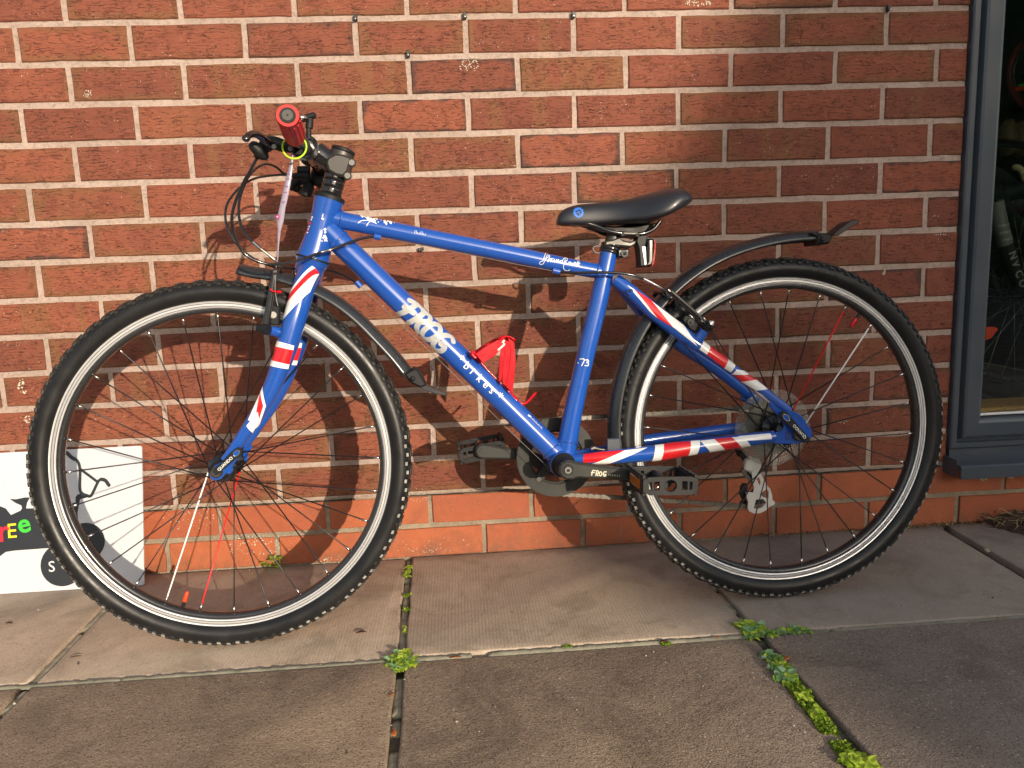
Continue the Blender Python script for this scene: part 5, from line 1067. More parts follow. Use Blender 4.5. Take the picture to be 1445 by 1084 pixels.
stripes(FF, [('w', [(0.11841,0.05,0.53461),(0.13938,0.05,0.53027),(0.13699,0.05,0.52132),(0.11566,0.05,0.52479)]), ('r', [(0.11566,0.05,0.52479),(0.13699,0.05,0.52132),(0.12832,0.05,0.49842),(0.10732,0.05,0.50253)]), ('w', [(0.10732,0.05,0.50253),(0.12832,0.05,0.49842),(0.12538,0.05,0.49008),(0.10438,0.05,0.4942)]),
  ('w', [(0.17495,0.04,0.66992),(0.18108,0.04,0.66525),(0.16772,0.04,0.6317),(0.15888,0.04,0.63947)]), ('r', [(0.18128,0.04,0.6682),(0.18322,0.04,0.66221),(0.17214,0.04,0.62766),(0.16778,0.04,0.63259)])])
stripes(near_ss, [('w', [(0.72272,-0.035,0.60513),(0.73429,-0.035,0.597),(0.77232,-0.035,0.54266),(0.75922,-0.035,0.55514)]), ('r', [(0.73429,-0.035,0.597),(0.76497,-0.035,0.57445),(0.79825,-0.035,0.52477),(0.77172,-0.035,0.54329)]), ('w', [(0.76348,-0.04,0.57441),(0.81581,-0.04,0.52998),(0.83708,-0.04,0.49191),(0.79606,-0.04,0.52673)]),
  ('w', [(0.85006,-0.05,0.50176),(0.86249,-0.05,0.49281),(0.8541,-0.05,0.47652),(0.84107,-0.05,0.48612)]), ('r', [(0.86249,-0.05,0.49281),(0.89417,-0.05,0.4691),(0.8851,-0.05,0.45097),(0.8541,-0.05,0.47652)]), ('w', [(0.89417,-0.05,0.4691),(0.90508,-0.05,0.45503),(0.89676,-0.05,0.44314),(0.8851,-0.05,0.45097)]),
  ('w', [(0.90651,-0.053,0.44764),(0.92573,-0.053,0.44302),(0.92904,-0.053,0.43622),(0.89795,-0.053,0.43908)]), ('r', [(0.92812,-0.053,0.43687),(0.94358,-0.053,0.42699),(0.91761,-0.053,0.42538),(0.90165,-0.053,0.43768)]), ('w', [(0.9427,-0.055,0.4272),(0.96277,-0.055,0.40918),(0.94144,-0.055,0.40855),(0.91615,-0.055,0.42563)]), ('w', [(0.93797,-0.058,0.41023),(0.95188,-0.058,0.40101),(0.97912,-0.058,0.37583),(0.97096,-0.058,0.37752)])])
stripes(near_cs, [('r', [(0.63118,-0.045,0.30966),(0.70768,-0.045,0.31368),(0.66669,-0.045,0.29614),(0.63055,-0.045,0.29276)]), ('w', [(0.70216,-0.045,0.31307),(0.74254,-0.045,0.31658),(0.66705,-0.045,0.28778),(0.64332,-0.045,0.29064)]),
  ('w', [(0.75619,-0.052,0.32041),(0.77215,-0.052,0.32132),(0.76581,-0.052,0.29285),(0.74885,-0.052,0.29139)]), ('r', [(0.77153,-0.054,0.32169),(0.81986,-0.054,0.32344),(0.81361,-0.054,0.2962),(0.76521,-0.054,0.29326)]), ('w', [(0.81917,-0.056,0.3238),(0.83555,-0.056,0.32438),(0.82901,-0.056,0.29781),(0.81293,-0.056,0.2966)]),
  ('w', [(0.83553,-0.058,0.32356),(0.86162,-0.058,0.32539),(0.88608,-0.058,0.3006),(0.85631,-0.058,0.29973)]), ('r', [(0.86162,-0.058,0.32539),(0.89329,-0.058,0.32689),(0.91768,-0.058,0.30183),(0.88608,-0.058,0.3006)]), ('w', [(0.89329,-0.058,0.32689),(0.91288,-0.058,0.3273),(0.93521,-0.058,0.30257),(0.91768,-0.058,0.30183)]), ('w', [(0.9049,-0.06,0.3281),(0.96434,-0.06,0.33),(0.96564,-0.06,0.32036),(0.91525,-0.06,0.32002)])])
# ---- lettering on the tubes
m_ = MB(); s_f = DT.S[-1] * 0.322; hF = 0.042; wF = 0.0235; pF = 0.0262
LET = [[[(.45,1.0),(.38,.5),(.12,-.05)],[(-.12,.82),(.45,.98),(1.02,1.0)],[(.02,.46),(.78,.55)]],
       [[(.18,.95),(.12,.45),(-.02,0)],[(.0,.92),(.6,1.0),(.86,.74),(.55,.50),(.15,.46)],[(.42,.5),(.62,.2),(.98,.0)]],
       [[(.5,1.0),(.08,.75),(.06,.25),(.45,.0),(.88,.25),(.92,.72),(.5,1.0)]],
       [[(.98,.86),(.62,1.0),(.12,.70),(.10,.22),(.5,-.02),(.92,.16),(.88,.42),(.48,.42)]]]
k_ = 0
for li, strokes in enumerate(LET):
    for pts in strokes:
        k_ += 1; ribbon(m_, lambda x, y, l: DT.sw(x, y, l), [(s_f + li * pF + q[0] * wF + .004 * q[1], (q[1] - .5) * hF) for q in pts], 0.0098, lift=0.0004 + 0.00004 * k_)
bpart(m_, 'frog_lettering', M_DECW)
def tsw(T, s0, w0, th=0.0, flip=1):
    def f(x, y, lift):
        c, s = math.cos(th), math.sin(th); return T.sw(s0 + x * c - y * s, w0 + x * s + y * c, lift)
    return f
bpart(m_, 'frog_lettering', M_DECW)
m_ = MB()
s_b = DT.S[-1] * 0.545
for k, ch in enumerate('*bikes*'):
    put_text(m_, tsw(DT, s_b + k * 0.0160, -0.006), ch, 0.0190 if ch != '*' else 0.022, offset=0.00015)
bpart(m_, 'bikes_lettering', M_DECW)
m_ = MB()
def marks(T, s0, w0, lst, h):
    for x, hh in lst: ribbon(m_, lambda a, b, l: T.sw(s0 + a, w0 + b, l), [(x, 0), (x, h * hh)], 0.0007, step=0.0006)
marks(DT, DT.S[-1] * 0.830, 0.014, [(0.001 + 0.0022 * k, 0.6 + 0.4 * ((k * 7) % 3 == 0)) for k in range(14)], 0.0040)
ribbon(m_, lambda a, b, l: DT.sw(DT.S[-1] * .822 + a, .015 + b, l), [(0, 0), (0.003, 0.001)], 0.0035)
marks(TT, TT.S[-1] * 0.312, 0.001, [(0.0026 * k, 0.5 + 0.5 * ((k * 5) % 4 < 2)) for k in range(8)], 0.0055)
bpart(m_, 'small_print', M_DECW)
m_ = MB(); ribbon(m_, lambda x, y, l: ST.ah((x, 0, y), l), [(p[0], p[2]) for p in [(0.63051,0.0,0.47161),(0.63078,0.0,0.46999)]], 0.0012)
for pts in ([(0.63402,0.0,0.47788),(0.64118,0.0,0.47687),(0.63618,0.0,0.46583)], [(0.6431,0.0,0.47581),(0.64768,0.0,0.47557),(0.64823,0.0,0.47264),(0.64491,0.0,0.47152),(0.64811,0.0,0.46941),(0.64731,0.0,0.46558),(0.64142,0.0,0.46588)]):
    ribbon(m_, lambda x, y, l: ST.ah((x, 0, y), l), [(p[0], p[2]) for p in pts], 0.0016)
bpart(m_, 'size_number', M_DECW)
m_ = MB()    # signature on the top tube
for pts in [[(0.58653,0.0,0.66938),(0.58078,0.0,0.66959),(0.57668,0.0,0.66348),(0.57382,0.0,0.65637),(0.56926,0.0,0.65435),(0.56721,0.0,0.65129),(0.57227,0.0,0.64984),(0.57701,0.0,0.65594),(0.58052,0.0,0.66334),(0.5832,0.0,0.66637)],[(0.5778,0.0,0.65967),(0.58236,0.0,0.66139),(0.58507,0.0,0.66505),(0.58627,0.0,0.66312),(0.58282,0.0,0.65698),(0.58141,0.0,0.65389),(0.58335,0.0,0.65445),(0.58674,0.0,0.65872),(0.58868,0.0,0.65927),(0.58714,0.0,0.65305)],[(0.59317,0.0,0.65911),(0.58991,0.0,0.65797),(0.58912,0.0,0.65423),(0.59166,0.0,0.65351),(0.5944,0.0,0.6578),(0.59355,0.0,0.65281),(0.59617,0.0,0.65397),(0.59825,0.0,0.65766),(0.59804,0.0,0.65264),(0.60076,0.0,0.65631),(0.60207,0.0,0.65689),(0.60123,0.0,0.65189),(0.60387,0.0,0.65368)],[(0.60842,0.0,0.65477),(0.60521,0.0,0.65489),(0.6038,0.0,0.6518),(0.60634,0.0,0.65107),(0.60906,0.0,0.65474),(0.60889,0.0,0.65035)],[(0.61436,0.0,0.65832),(0.61215,0.0,0.65148),(0.6099,0.0,0.64338),(0.6123,0.0,0.63888),(0.61802,0.0,0.63677),(0.62132,0.0,0.63853)],[(0.60976,0.0,0.65598),(0.61376,0.0,0.6596),(0.61822,0.0,0.65818),(0.61678,0.0,0.65446),(0.61349,0.0,0.65269),(0.6172,0.0,0.64878),(0.61911,0.0,0.64807)],[(0.62055,0.0,0.6518),(0.61913,0.0,0.6487),(0.62169,0.0,0.64798),(0.6231,0.0,0.65107),(0.62119,0.0,0.65177)],[(0.62374,0.0,0.65105),(0.62424,0.0,0.64725),(0.62627,0.0,0.64969),(0.62744,0.0,0.6465),(0.62952,0.0,0.6502)],[(0.63009,0.0,0.64829),(0.63275,0.0,0.65008),(0.63083,0.0,0.65078),(0.63004,0.0,0.64703),(0.63327,0.0,0.64691)],[(0.63387,0.0,0.64562),(0.63738,0.0,0.65306),(0.63593,0.0,0.6487),(0.63578,0.0,0.64492)],[(0.63927,0.0,0.65173),(0.63779,0.0,0.64674),(0.63896,0.0,0.64354),(0.64088,0.0,0.64283)],[(0.63334,0.0,0.6488),(0.64045,0.0,0.64853)]]:
    ribbon(m_, lambda x, y, l: TT.ah((x, 0, y), l), [(p[0], p[2]) for p in pts], 0.00105, step=0.0009)
bpart(m_, 'signature', M_DECW)
m_ = MB()    # paint splat and frog mark on the top tube, head tube marks
def blob(T, p, r, n=10, sd=1, mi=0):
    rs = random.Random(sd); p = Vector(p); c = T.ah(p, 0.0006)
    ring = [T.ah(p + Vector((math.cos(2 * math.pi * k / n) * r * rs.uniform(.6, 1.3), 0, math.sin(2 * math.pi * k / n) * r * rs.uniform(.6, 1.3))), 0.0005) for k in range(n)]
    m_.add([c] + ring, [(0, 1 + k, 1 + (k + 1) % n) for k in range(n)], mi, True)
for k, (p, r) in enumerate(zip([(0.27545,0.0,0.73759),(0.27109,0.0,0.74076),(0.28139,0.0,0.73528),(0.28617,0.0,0.73877),(0.2621,0.0,0.74256),(0.2573,0.0,0.73362),(0.27035,0.0,0.72865),(0.28389,0.0,0.73125),(0.29362,0.0,0.7361),(0.30041,0.0,0.73224),(0.30573,0.0,0.7345),(0.30952,0.0,0.73134),(0.30236,0.0,0.72914),(0.31623,0.0,0.73113),(0.28884,0.0,0.73261)], [.0042,.003,.0035,.0022,.0016,.0012,.0011,.0014,.0009,.0030,.0026,.0028,.0020,.0008,.0012])):
    blob(TT, p, r, sd=k)
for pts, w in [([(0.27545,0.0,0.73759),(0.26664,0.0,0.74241),(0.25921,0.0,0.74477)],0.0016),([(0.27381,0.0,0.73552),(0.26229,0.0,0.73589),(0.25477,0.0,0.73188)],0.0013),([(0.27627,0.0,0.73605),(0.27105,0.0,0.73015),(0.26901,0.0,0.72657)],0.0012),([(0.28052,0.0,0.73591),(0.28562,0.0,0.72968)],0.0012),([(0.2801,0.0,0.73896),(0.28935,0.0,0.7411)],0.0012),([(0.29812,0.0,0.73475),(0.30286,0.0,0.73764),(0.30973,0.0,0.73499),(0.3107,0.0,0.73069)],0.0016)]:
    ribbon(m_, lambda x, y, l: TT.ah((x, 0, y), l), [(p[0], p[2]) for p in pts], w)
for k, (p, r) in enumerate(zip([(0.19647,0.0,0.74018),(0.19678,0.0,0.74485),(0.19757,0.0,0.74748),(0.19871,0.0,0.7221),(0.19871,0.0,0.7174),(0.19731,0.0,0.71039),(0.19498,0.0,0.70811),(0.19929,0.0,0.70718),(0.19752,0.0,0.7041),(0.19275,0.0,0.7027),(0.20028,0.0,0.70322)], [.0020,.0014,.0010,.0024,.0020,.0026,.0016,.0018,.0022,.0012,.0012])): blob(HT, p, r, sd=k + 30)
for k, (p, r) in enumerate(zip([(0.17838,0.0,0.74387),(0.17688,0.0,0.74001),(0.17207,0.0,0.72846),(0.17057,0.0,0.7246),(0.16891,0.0,0.7184)], [.0018,.0015,.0018,.0015,.0014])): blob(HT, p, r, sd=k + 50)
blob(HT, [(0.17352,0.0,0.73388)][0], .0028, 8, 9, 1); blob(HT, [(0.16964,0.0,0.72228)][0], .0018, 8, 10, 1)
bpart(m_, 'paint_splat_print', [M_DECW, M_DECR])

# ---- stem, handlebar, grips
STP = [(0.22153,0.0,0.8178),(0.23464,0.0,0.8534)]
m_ = MB(); tube(m_, [STP[0], STP[1]], [0.0215, 0.0205], 28); ax = (Vector(STP[1]) - Vector(STP[0])).normalized()
prism(m_, [(0.20743,-0.022,0.83449),(0.21142,-0.022,0.84144),(0.22529,-0.022,0.84817),(0.23794,-0.022,0.84648),(0.25101,-0.022,0.83983),(0.24385,-0.022,0.81665),(0.23555,-0.022,0.80907),(0.22292,-0.022,0.81152),(0.2107,-0.022,0.8196)], -0.0245, 0.0245, b=0.004)
stem = bpart(m_, 'stem', M_ALUB)
m_ = MB(); c_ = Vector(STP[1]); tube(m_, [c_, c_ + ax * 0.002, c_ + ax * 0.006, c_ + ax * 0.008], [0.019, 0.0205, 0.0205, 0.016], 28, step=0.002); bpart(m_, 'top_cap', M_BLK)
m_ = MB()
for (a_, b_) in ([(0.25086,-0.02,0.83236),(0.244,0.02,0.84216)], [(0.24254,-0.022,0.81033),(0.23521,0.02,0.81925)]):
    tube(m_, [a_, b_], 0.0070, 16); a_ = Vector(a_); tube(m_, [a_ - Vector((0, .0035, 0)), a_], 0.0050, 12, mi=1)
bpart(m_, 'stem_bolts', [M_BLK, M_BOLT])
m_ = MB(); BC = Vector((0.17695,0.0,0.85825))
tube(m_, [Vector((0.22681,0.0,0.83444)), Vector((0.20819,0.0,0.84325)), BC + Vector((.014, 0, -.003))], [0.0190, 0.0178, 0.0190], 28, step=0.006)
tube(m_, [BC + Vector((0, -0.026, 0)), BC + Vector((0, 0.026, 0))], 0.0215, 28); bpart(m_, 'stem_extension', M_BLKG)
m_ = MB(); tube(m_, [BC + Vector((-.004, -0.0265, 0)), BC + Vector((-.004, -0.0290, 0))], [0.0195, 0.0185], 6); bpart(m_, 'stem_face_plate', M_BLK)
m_ = MB()
BAR = [Vector((0.18826,-0.262,0.84932)), Vector((0.18307,-0.165,0.83857)), BC + Vector((0, -0.075, -.001)), BC + Vector((0, -0.03, 0)), BC + Vector((0, .03, 0)), BC + Vector((0, 0.075, -.001))]
BAR.append(Vector((BAR[1].x, -BAR[1].y, BAR[1].z))); BAR.append(Vector((BAR[0].x, -BAR[0].y, BAR[0].z)))
tube(m_, BAR, [0.0111, 0.0111, 0.0115, 0.0140, 0.0140, 0.0115, 0.0111, 0.0111], 20, step=0.012, ref=(0, 0, 1)); bpart(m_, 'handlebar', M_BLKG)
def grip(s):
    p0 = Vector((0.18895,-0.27,0.84871)); p1 = Vector((0.18326,-0.178,0.8403)); p0.y *= s; p1.y *= s; d = (p0 - p1).normalized()
    mb = MB(); T = Tube([p1, p1 + d * 0.004, p0 - d * 0.012, p0 - d * 0.004, p0], [0.0140, 0.0148, 0.0150, 0.0158, 0.0152], 0.004, ref=(0, 0, 1)); T.mesh(mb, 32, caps=True)
    # hollow dark end plug
    tube(mb, [p0 + d * 0.0002, p0 + d * 0.0008], [0.0112, 0.0108], 28, mi=1); tube(mb, [p0 + d * 0.0009, p0 + d * 0.0016], [0.0078, 0.0074], 24, mi=2); tube(mb, [p0 + d * 0.0017, p0 + d * 0.0020], 0.0016, 10, mi=1)
    for k in range(14):     # raised ribs
        a = 2 * math.pi * k / 14; N, B = T.N[2], T.B[2]
        q = [p1 + d * t + (N * math.cos(a) + B * math.sin(a)) * 0.0150 for t in (0.010, 0.080)]; tube(mb, q, 0.0012, 6, step=0.1)
    bpart(mb, 'grip', [M_REDP, M_BLK, M_ALUB])
grip(1); grip(-1)
# near brake lever
def lever(s, shift):
    def q(p): p = Vector(p); p.y *= s; return p
    mb = MB()
    cl = [q(p) for p in [(0.18315,-0.15,0.83716),(0.18287,-0.136,0.83489)]]; tube(mb, cl, 0.0165, 24)
    body = [q(p) for p in [(0.17766,-0.15,0.83411),(0.16186,-0.15,0.83444),(0.1485,-0.15,0.83894),(0.13795,-0.15,0.83811),(0.12634,-0.148,0.82826),(0.1187,-0.145,0.81849)]]
    tube(mb, body, [0.0105, 0.0095, 0.0100, 0.0115, 0.0085, 0.0050], 14, step=0.006)
    tube(mb, [q(p) for p in [(0.11787,-0.16,0.83426),(0.12553,-0.155,0.82576),(0.1324,-0.15,0.81928)]], [0.0078, 0.0095, 0.0075], 12, step=0.005, dome=True)
    lo = bpart(mb, 'brake_lever', M_BLK)
    mb = MB(); tube(mb, [q(p) for p in [(0.14714,-0.155,0.83577),(0.13982,-0.165,0.83687),(0.13497,-0.18,0.84134),(0.13011,-0.2,0.84142),(0.1261,-0.22,0.83539),(0.12279,-0.232,0.82684)]], [0.0055, 0.0070, 0.0062, 0.0054, 0.0052, 0.0056], 14, step=0.005, dome=True, flat=0.8)
    bpart(mb, 'lever_blade', M_BLKG, lo)
    mb = MB()
    for p in [(0.14933,-0.163,0.83034),(0.17339,-0.165,0.82678)]: p = q(p); tube(mb, [p, p + Vector((0, -0.003 * s, 0))], 0.0036, 12)
    bpart(mb, 'lever_screws', M_BOLT, lo)
lever(1, False); lever(-1, True)
m_ = MB()    # twist shifter on the far side
p0 = Vector((BAR[6].x, 0.118, BAR[6].z)); p1 = Vector((BAR[6].x, 0.170, BAR[6].z))
tube(m_, [p0, p0 + Vector((0, .006, 0)), p1 - Vector((0, .004, 0)), p1], [0.017, 0.022, 0.022, 0.018], 28, step=0.004, ref=(0, 0, 1))
tube(m_, [(0.14592,0.13,0.82233),(0.15374,0.13,0.82212),(0.1498,0.13,0.80255)], [0.012, 0.013, 0.010], 14, step=0.005); tube(m_, [(0.13099,0.1,0.83437),(0.14636,0.1,0.83526),(0.16151,0.1,0.83231)], [0.0045, 0.0075, 0.0100], 12, step=0.005)
tube(m_, [(0.14197,0.1,0.8456),(0.16356,0.1,0.84379)], [0.007, 0.009], 12); bpart(m_, 'gear_shifter', M_BLK)
m_ = MB()    # bell bracket
tube(m_, [(0.18742,-0.06,0.86358),(0.18793,-0.06,0.87943),(0.18903,-0.06,0.88732)], [0.0045, 0.0042, 0.0048], 12, step=0.005); tube(m_, [(0.18865,-0.06,0.88168),(0.19024,-0.06,0.88843),(0.19134,-0.06,0.89632)], [0.0062, 0.0060, 0.0055], 14, step=0.003)
tube(m_, [(0.18299,-0.06,0.89872),(0.19796,-0.06,0.90185)], [0.0048, 0.0055], 12, dome=True); bpart(m_, 'bell_lever', M_BLK)
m_ = MB(); c = Vector((0.17816,-0.06,0.8943))
vs = []; 
lathe(m_, [(0.0, 0.009), (0.006, 0.0082), (0.0105, 0.005), (0.012, 0.0), (0.011, 0.0)], c=c, ax='z', seg=20); bpart(m_, 'bell_dome', M_STEEL)

# ---- cables
def cable(pts, r=0.0024, name='brake_cable', mat=None, step=0.008):
    mb = MB(); tube(mb, pts, r, 10, step=step, ref=(0, 0, 1)); return bpart(mb, name, mat or M_BLKG)
cable([(0.11982,-0.145,0.81952),(0.10561,-0.14,0.79855),(0.09393,-0.13,0.78566),(0.07536,-0.12,0.75425),(0.06786,-0.115,0.72787),(0.0711,-0.11,0.70082),(0.08235,-0.105,0.67758),(0.10553,-0.1,0.66413),(0.12999,-0.09,0.66119),(0.16362,-0.065,0.66975),(0.18984,-0.05,0.68047),(0.21057,-0.045,0.68603),(0.23601,-0.035,0.6961),(0.25917,-0.022,0.70434),(0.28271,-0.01,0.70899)])
cable([(0.12319,0.11,0.83893),(0.11492,0.1,0.84117),(0.10686,0.085,0.84872),(0.09381,0.06,0.84985),(0.08145,0.03,0.83646),(0.07149,0.0,0.81329),(0.06108,-0.02,0.77612),(0.0619,-0.035,0.74014),(0.0716,-0.045,0.71657),(0.08418,-0.05,0.70171)])
m_ = MB(); tube(m_, [(0.08418,-0.05,0.70171),(0.09579,-0.052,0.69067)], 0.0030, 10); tube(m_, [(0.09579,-0.052,0.69067),(0.10888,-0.05,0.67931),(0.12085,-0.045,0.66696),(0.12042,-0.02,0.66034),(0.11702,0.01,0.65626)], [0.0018, 0.0022, 0.0024, 0.0024, 0.0024], 10, step=0.006); bpart(m_, 'brake_noodle', M_STEEL)
cable([(0.13863,0.1,0.83417),(0.1239,0.09,0.8353),(0.10926,0.08,0.83387),(0.09041,0.06,0.82826),(0.07533,0.03,0.81844),(0.05813,0.0,0.7994),(0.04406,-0.03,0.77047),(0.04182,-0.045,0.74416),(0.04751,-0.05,0.71915),(0.06198,-0.05,0.69437),(0.08125,-0.04,0.67584),(0.10578,-0.01,0.66395),(0.13622,0.02,0.66105),(0.17147,0.038,0.65958),(0.19927,0.032,0.65501),(0.22488,0.018,0.64385),(0.2469,-0.004,0.62892)], 0.0021, 'gear_cable')
cable([(0.29091,-0.008,0.70588),(0.36725,-0.01,0.68986),(0.51505,-0.012,0.65385),(0.59041,-0.013,0.63719)], 0.00055, 'bare_brake_wire', M_BOLT, 0.1)
cable([(0.25212,-0.012,0.62347),(0.39773,-0.014,0.47077),(0.50099,-0.016,0.35423),(0.55624,-0.018,0.29602),(0.56953,-0.012,0.28027)], 0.00055, 'bare_gear_wire', M_BOLT, 0.1)
cable([(0.60293,-0.014,0.63477),(0.63173,-0.03,0.63148),(0.66767,-0.04,0.63012),(0.70475,-0.044,0.62722),(0.72757,-0.044,0.62261),(0.74713,-0.042,0.61574)], 0.0025)
m_ = MB(); tube(m_, [(0.74713,-0.042,0.61574),(0.7642,-0.04,0.60705)], 0.0031, 10); tube(m_, [(0.7642,-0.04,0.60705),(0.7788,-0.038,0.59903),(0.78893,-0.03,0.59262),(0.79745,-0.015,0.58639),(0.80244,0.005,0.58547)], [0.0021, 0.0022, 0.0022, 0.0022, 0.0022], 10, step=0.006); bpart(m_, 'brake_noodle', M_STEEL)
cable([(0.56953,-0.012,0.28027),(0.58418,-0.0,0.26896),(0.60943,0.03,0.26657),(0.68242,0.05,0.27697),(0.84018,0.06,0.28994),(0.9287,0.066,0.29739),(0.95513,0.078,0.28524),(0.96499,0.085,0.26622)], 0.0021, 'gear_cable')

# ---- V brakes
m_ = MB()    # front near arm
tube(m_, [(0.11552,-0.05,0.65159),(0.11288,-0.05,0.6388),(0.10875,-0.05,0.62135),(0.10445,-0.05,0.60152),(0.09948,-0.05,0.5805),(0.09401,-0.05,0.56063)], [0.0042, 0.0050, 0.0058, 0.0062, 0.0070, 0.0080], 12, step=0.006, flat=0.7)
a1 = bpart(m_, 'brake_arm', M_BLKG)
m_ = MB(); prism(m_, [(0.10601,-0.04,0.59928),(0.11756,-0.04,0.59479),(0.11898,-0.04,0.59116),(0.11687,-0.04,0.56909),(0.11558,-0.04,0.5627),(0.10556,-0.04,0.56359),(0.09791,-0.04,0.56996),(0.10045,-0.04,0.58983)], -0.048, -0.036, b=0.002); tube(m_, [(0.10854,-0.052,0.58067),(0.1072,-0.045,0.58076)], 0.0056, 18, mi=1); tube(m_, [(0.10895,-0.0555,0.58005),(0.10789,-0.05,0.58012)], 0.0032, 12, mi=1); bpart(m_, 'brake_pad_holder', [M_BLK, M_BOLT], a1)
m_ = MB(); tube(m_, [(0.10164,-0.064,0.55576),(0.09411,-0.06,0.55781),(0.08307,-0.056,0.55945)], [0.0088, 0.0092, 0.0070], 18, step=0.004); tube(m_, [(0.08364,-0.056,0.55943),(0.07872,-0.054,0.56081)], [0.0040, 0.0018], 12, mi=1, dome=True); bpart(m_, 'brake_pivot', [M_BLK, M_STEEL], a1)
m_ = MB(); tube(m_, [(0.12049,-0.056,0.66504),(0.11786,-0.056,0.64415),(0.11522,-0.056,0.62322),(0.11667,-0.056,0.60323),(0.11781,-0.056,0.59495)], 0.0011, 8); tube(m_, [(0.11587,-0.058,0.65111),(0.12166,-0.058,0.65205)], [0.0045, 0.0045], 12); bpart(m_, 'brake_wire_tail', M_BOLT, a1)
m_ = MB(); tube(m_, [(0.1076,-0.058,0.62346),(0.11302,-0.058,0.61914),(0.11984,-0.058,0.61828)], [0.0017, 0.0015, 0.0015], 8); tube(m_, [(0.11984,-0.058,0.61828),(0.12442,-0.058,0.61808)], 0.0028, 10, dome=True); bpart(m_, 'red_wire_clip', M_REDG, a1)
m_ = MB(); tube(m_, [(0.13379,0.042,0.66127),(0.13594,0.042,0.63856),(0.13652,0.042,0.61078),(0.13807,0.042,0.57905)], [0.0045, 0.0055, 0.0065, 0.0075], 12, flat=0.7); tube(m_, [(0.17169,0.048,0.64627),(0.18039,0.048,0.64529)], [0.0042, 0.0036], 12, mi=1); tube(m_, [(0.13323,0.046,0.6628),(0.13942,0.046,0.66257)], 0.003, 10, mi=1); bpart(m_, 'brake_arm', [M_BLKG, M_STEEL])
m_ = MB(); tube(m_, [(0.78942,-0.045,0.59459),(0.80332,-0.045,0.58213),(0.82108,-0.045,0.5657),(0.83761,-0.045,0.54925),(0.85289,-0.045,0.53151),(0.85924,-0.045,0.52236)], [0.0040, 0.0048, 0.0052, 0.0056, 0.0065, 0.0070], 12, step=0.006, flat=0.8)
tube(m_, [(0.79419,-0.05,0.59172),(0.81311,-0.05,0.57472),(0.8334,-0.05,0.55631),(0.84865,-0.05,0.54056)], [0.0028, 0.0030, 0.0030, 0.0026], 10, step=0.006, mi=1)
a2 = bpart(m_, 'brake_arm', [M_BLKG, M_ALUB])
m_ = MB(); prism(m_, [(0.8203,-0.04,0.54848),(0.8305,-0.04,0.54627),(0.84703,-0.04,0.52915),(0.8481,-0.04,0.52325),(0.84308,-0.04,0.51622),(0.83705,-0.04,0.51733),(0.82515,-0.04,0.52549),(0.81815,-0.04,0.53516),(0.81526,-0.04,0.53996)], -0.046, -0.034, b=0.002); tube(m_, [(0.82829,-0.052,0.53521),(0.83109,-0.044,0.53504)], 0.0058, 18, mi=1); tube(m_, [(0.8284,-0.0535,0.53484),(0.82963,-0.05,0.53476)], 0.0036, 14, mi=0); tube(m_, [(0.82856,-0.056,0.53522),(0.82997,-0.052,0.53513)], 0.0022, 10, mi=1); bpart(m_, 'brake_pad_holder', [M_BLK, M_BOLT], a2)
m_ = MB(); tube(m_, [(0.85239,-0.06,0.52414),(0.8567,-0.066,0.52776),(0.85912,-0.07,0.53018)], [0.0082, 0.0090, 0.0078], 18, step=0.004); tube(m_, [(0.85841,-0.072,0.53271),(0.86026,-0.074,0.53449)], [0.0055, 0.0030], 12, mi=1, dome=True); bpart(m_, 'brake_pivot', [M_BLK, M_ALU], a2)
m_ = MB(); tube(m_, [(0.86133,-0.06,0.51746),(0.86954,-0.058,0.50068),(0.88056,-0.055,0.47222),(0.88665,-0.055,0.44904)], 0.0009, 8); bpart(m_, 'brake_spring', M_BLK, a2)
m_ = MB(); tube(m_, [(0.789,0.04,0.59102),(0.79843,0.04,0.58531),(0.81103,0.04,0.59408)], [0.0055, 0.0060, 0.0045], 12, step=0.005); tube(m_, [(0.79029,0.04,0.58831),(0.82641,0.04,0.55213),(0.86005,0.04,0.51304)], [0.0045, 0.0055, 0.0065], 12); tube(m_, [(0.79386,0.035,0.57478),(0.80361,0.035,0.58098)], 0.0018, 8, mi=1); bpart(m_, 'brake_arm', [M_BLKG, M_REDG])
m_ = MB(); tube(m_, [(0.78721,-0.035,0.58749),(0.79026,0.035,0.59213)], 0.0028, 10); bpart(m_, 'rubber_boot', M_BLK)

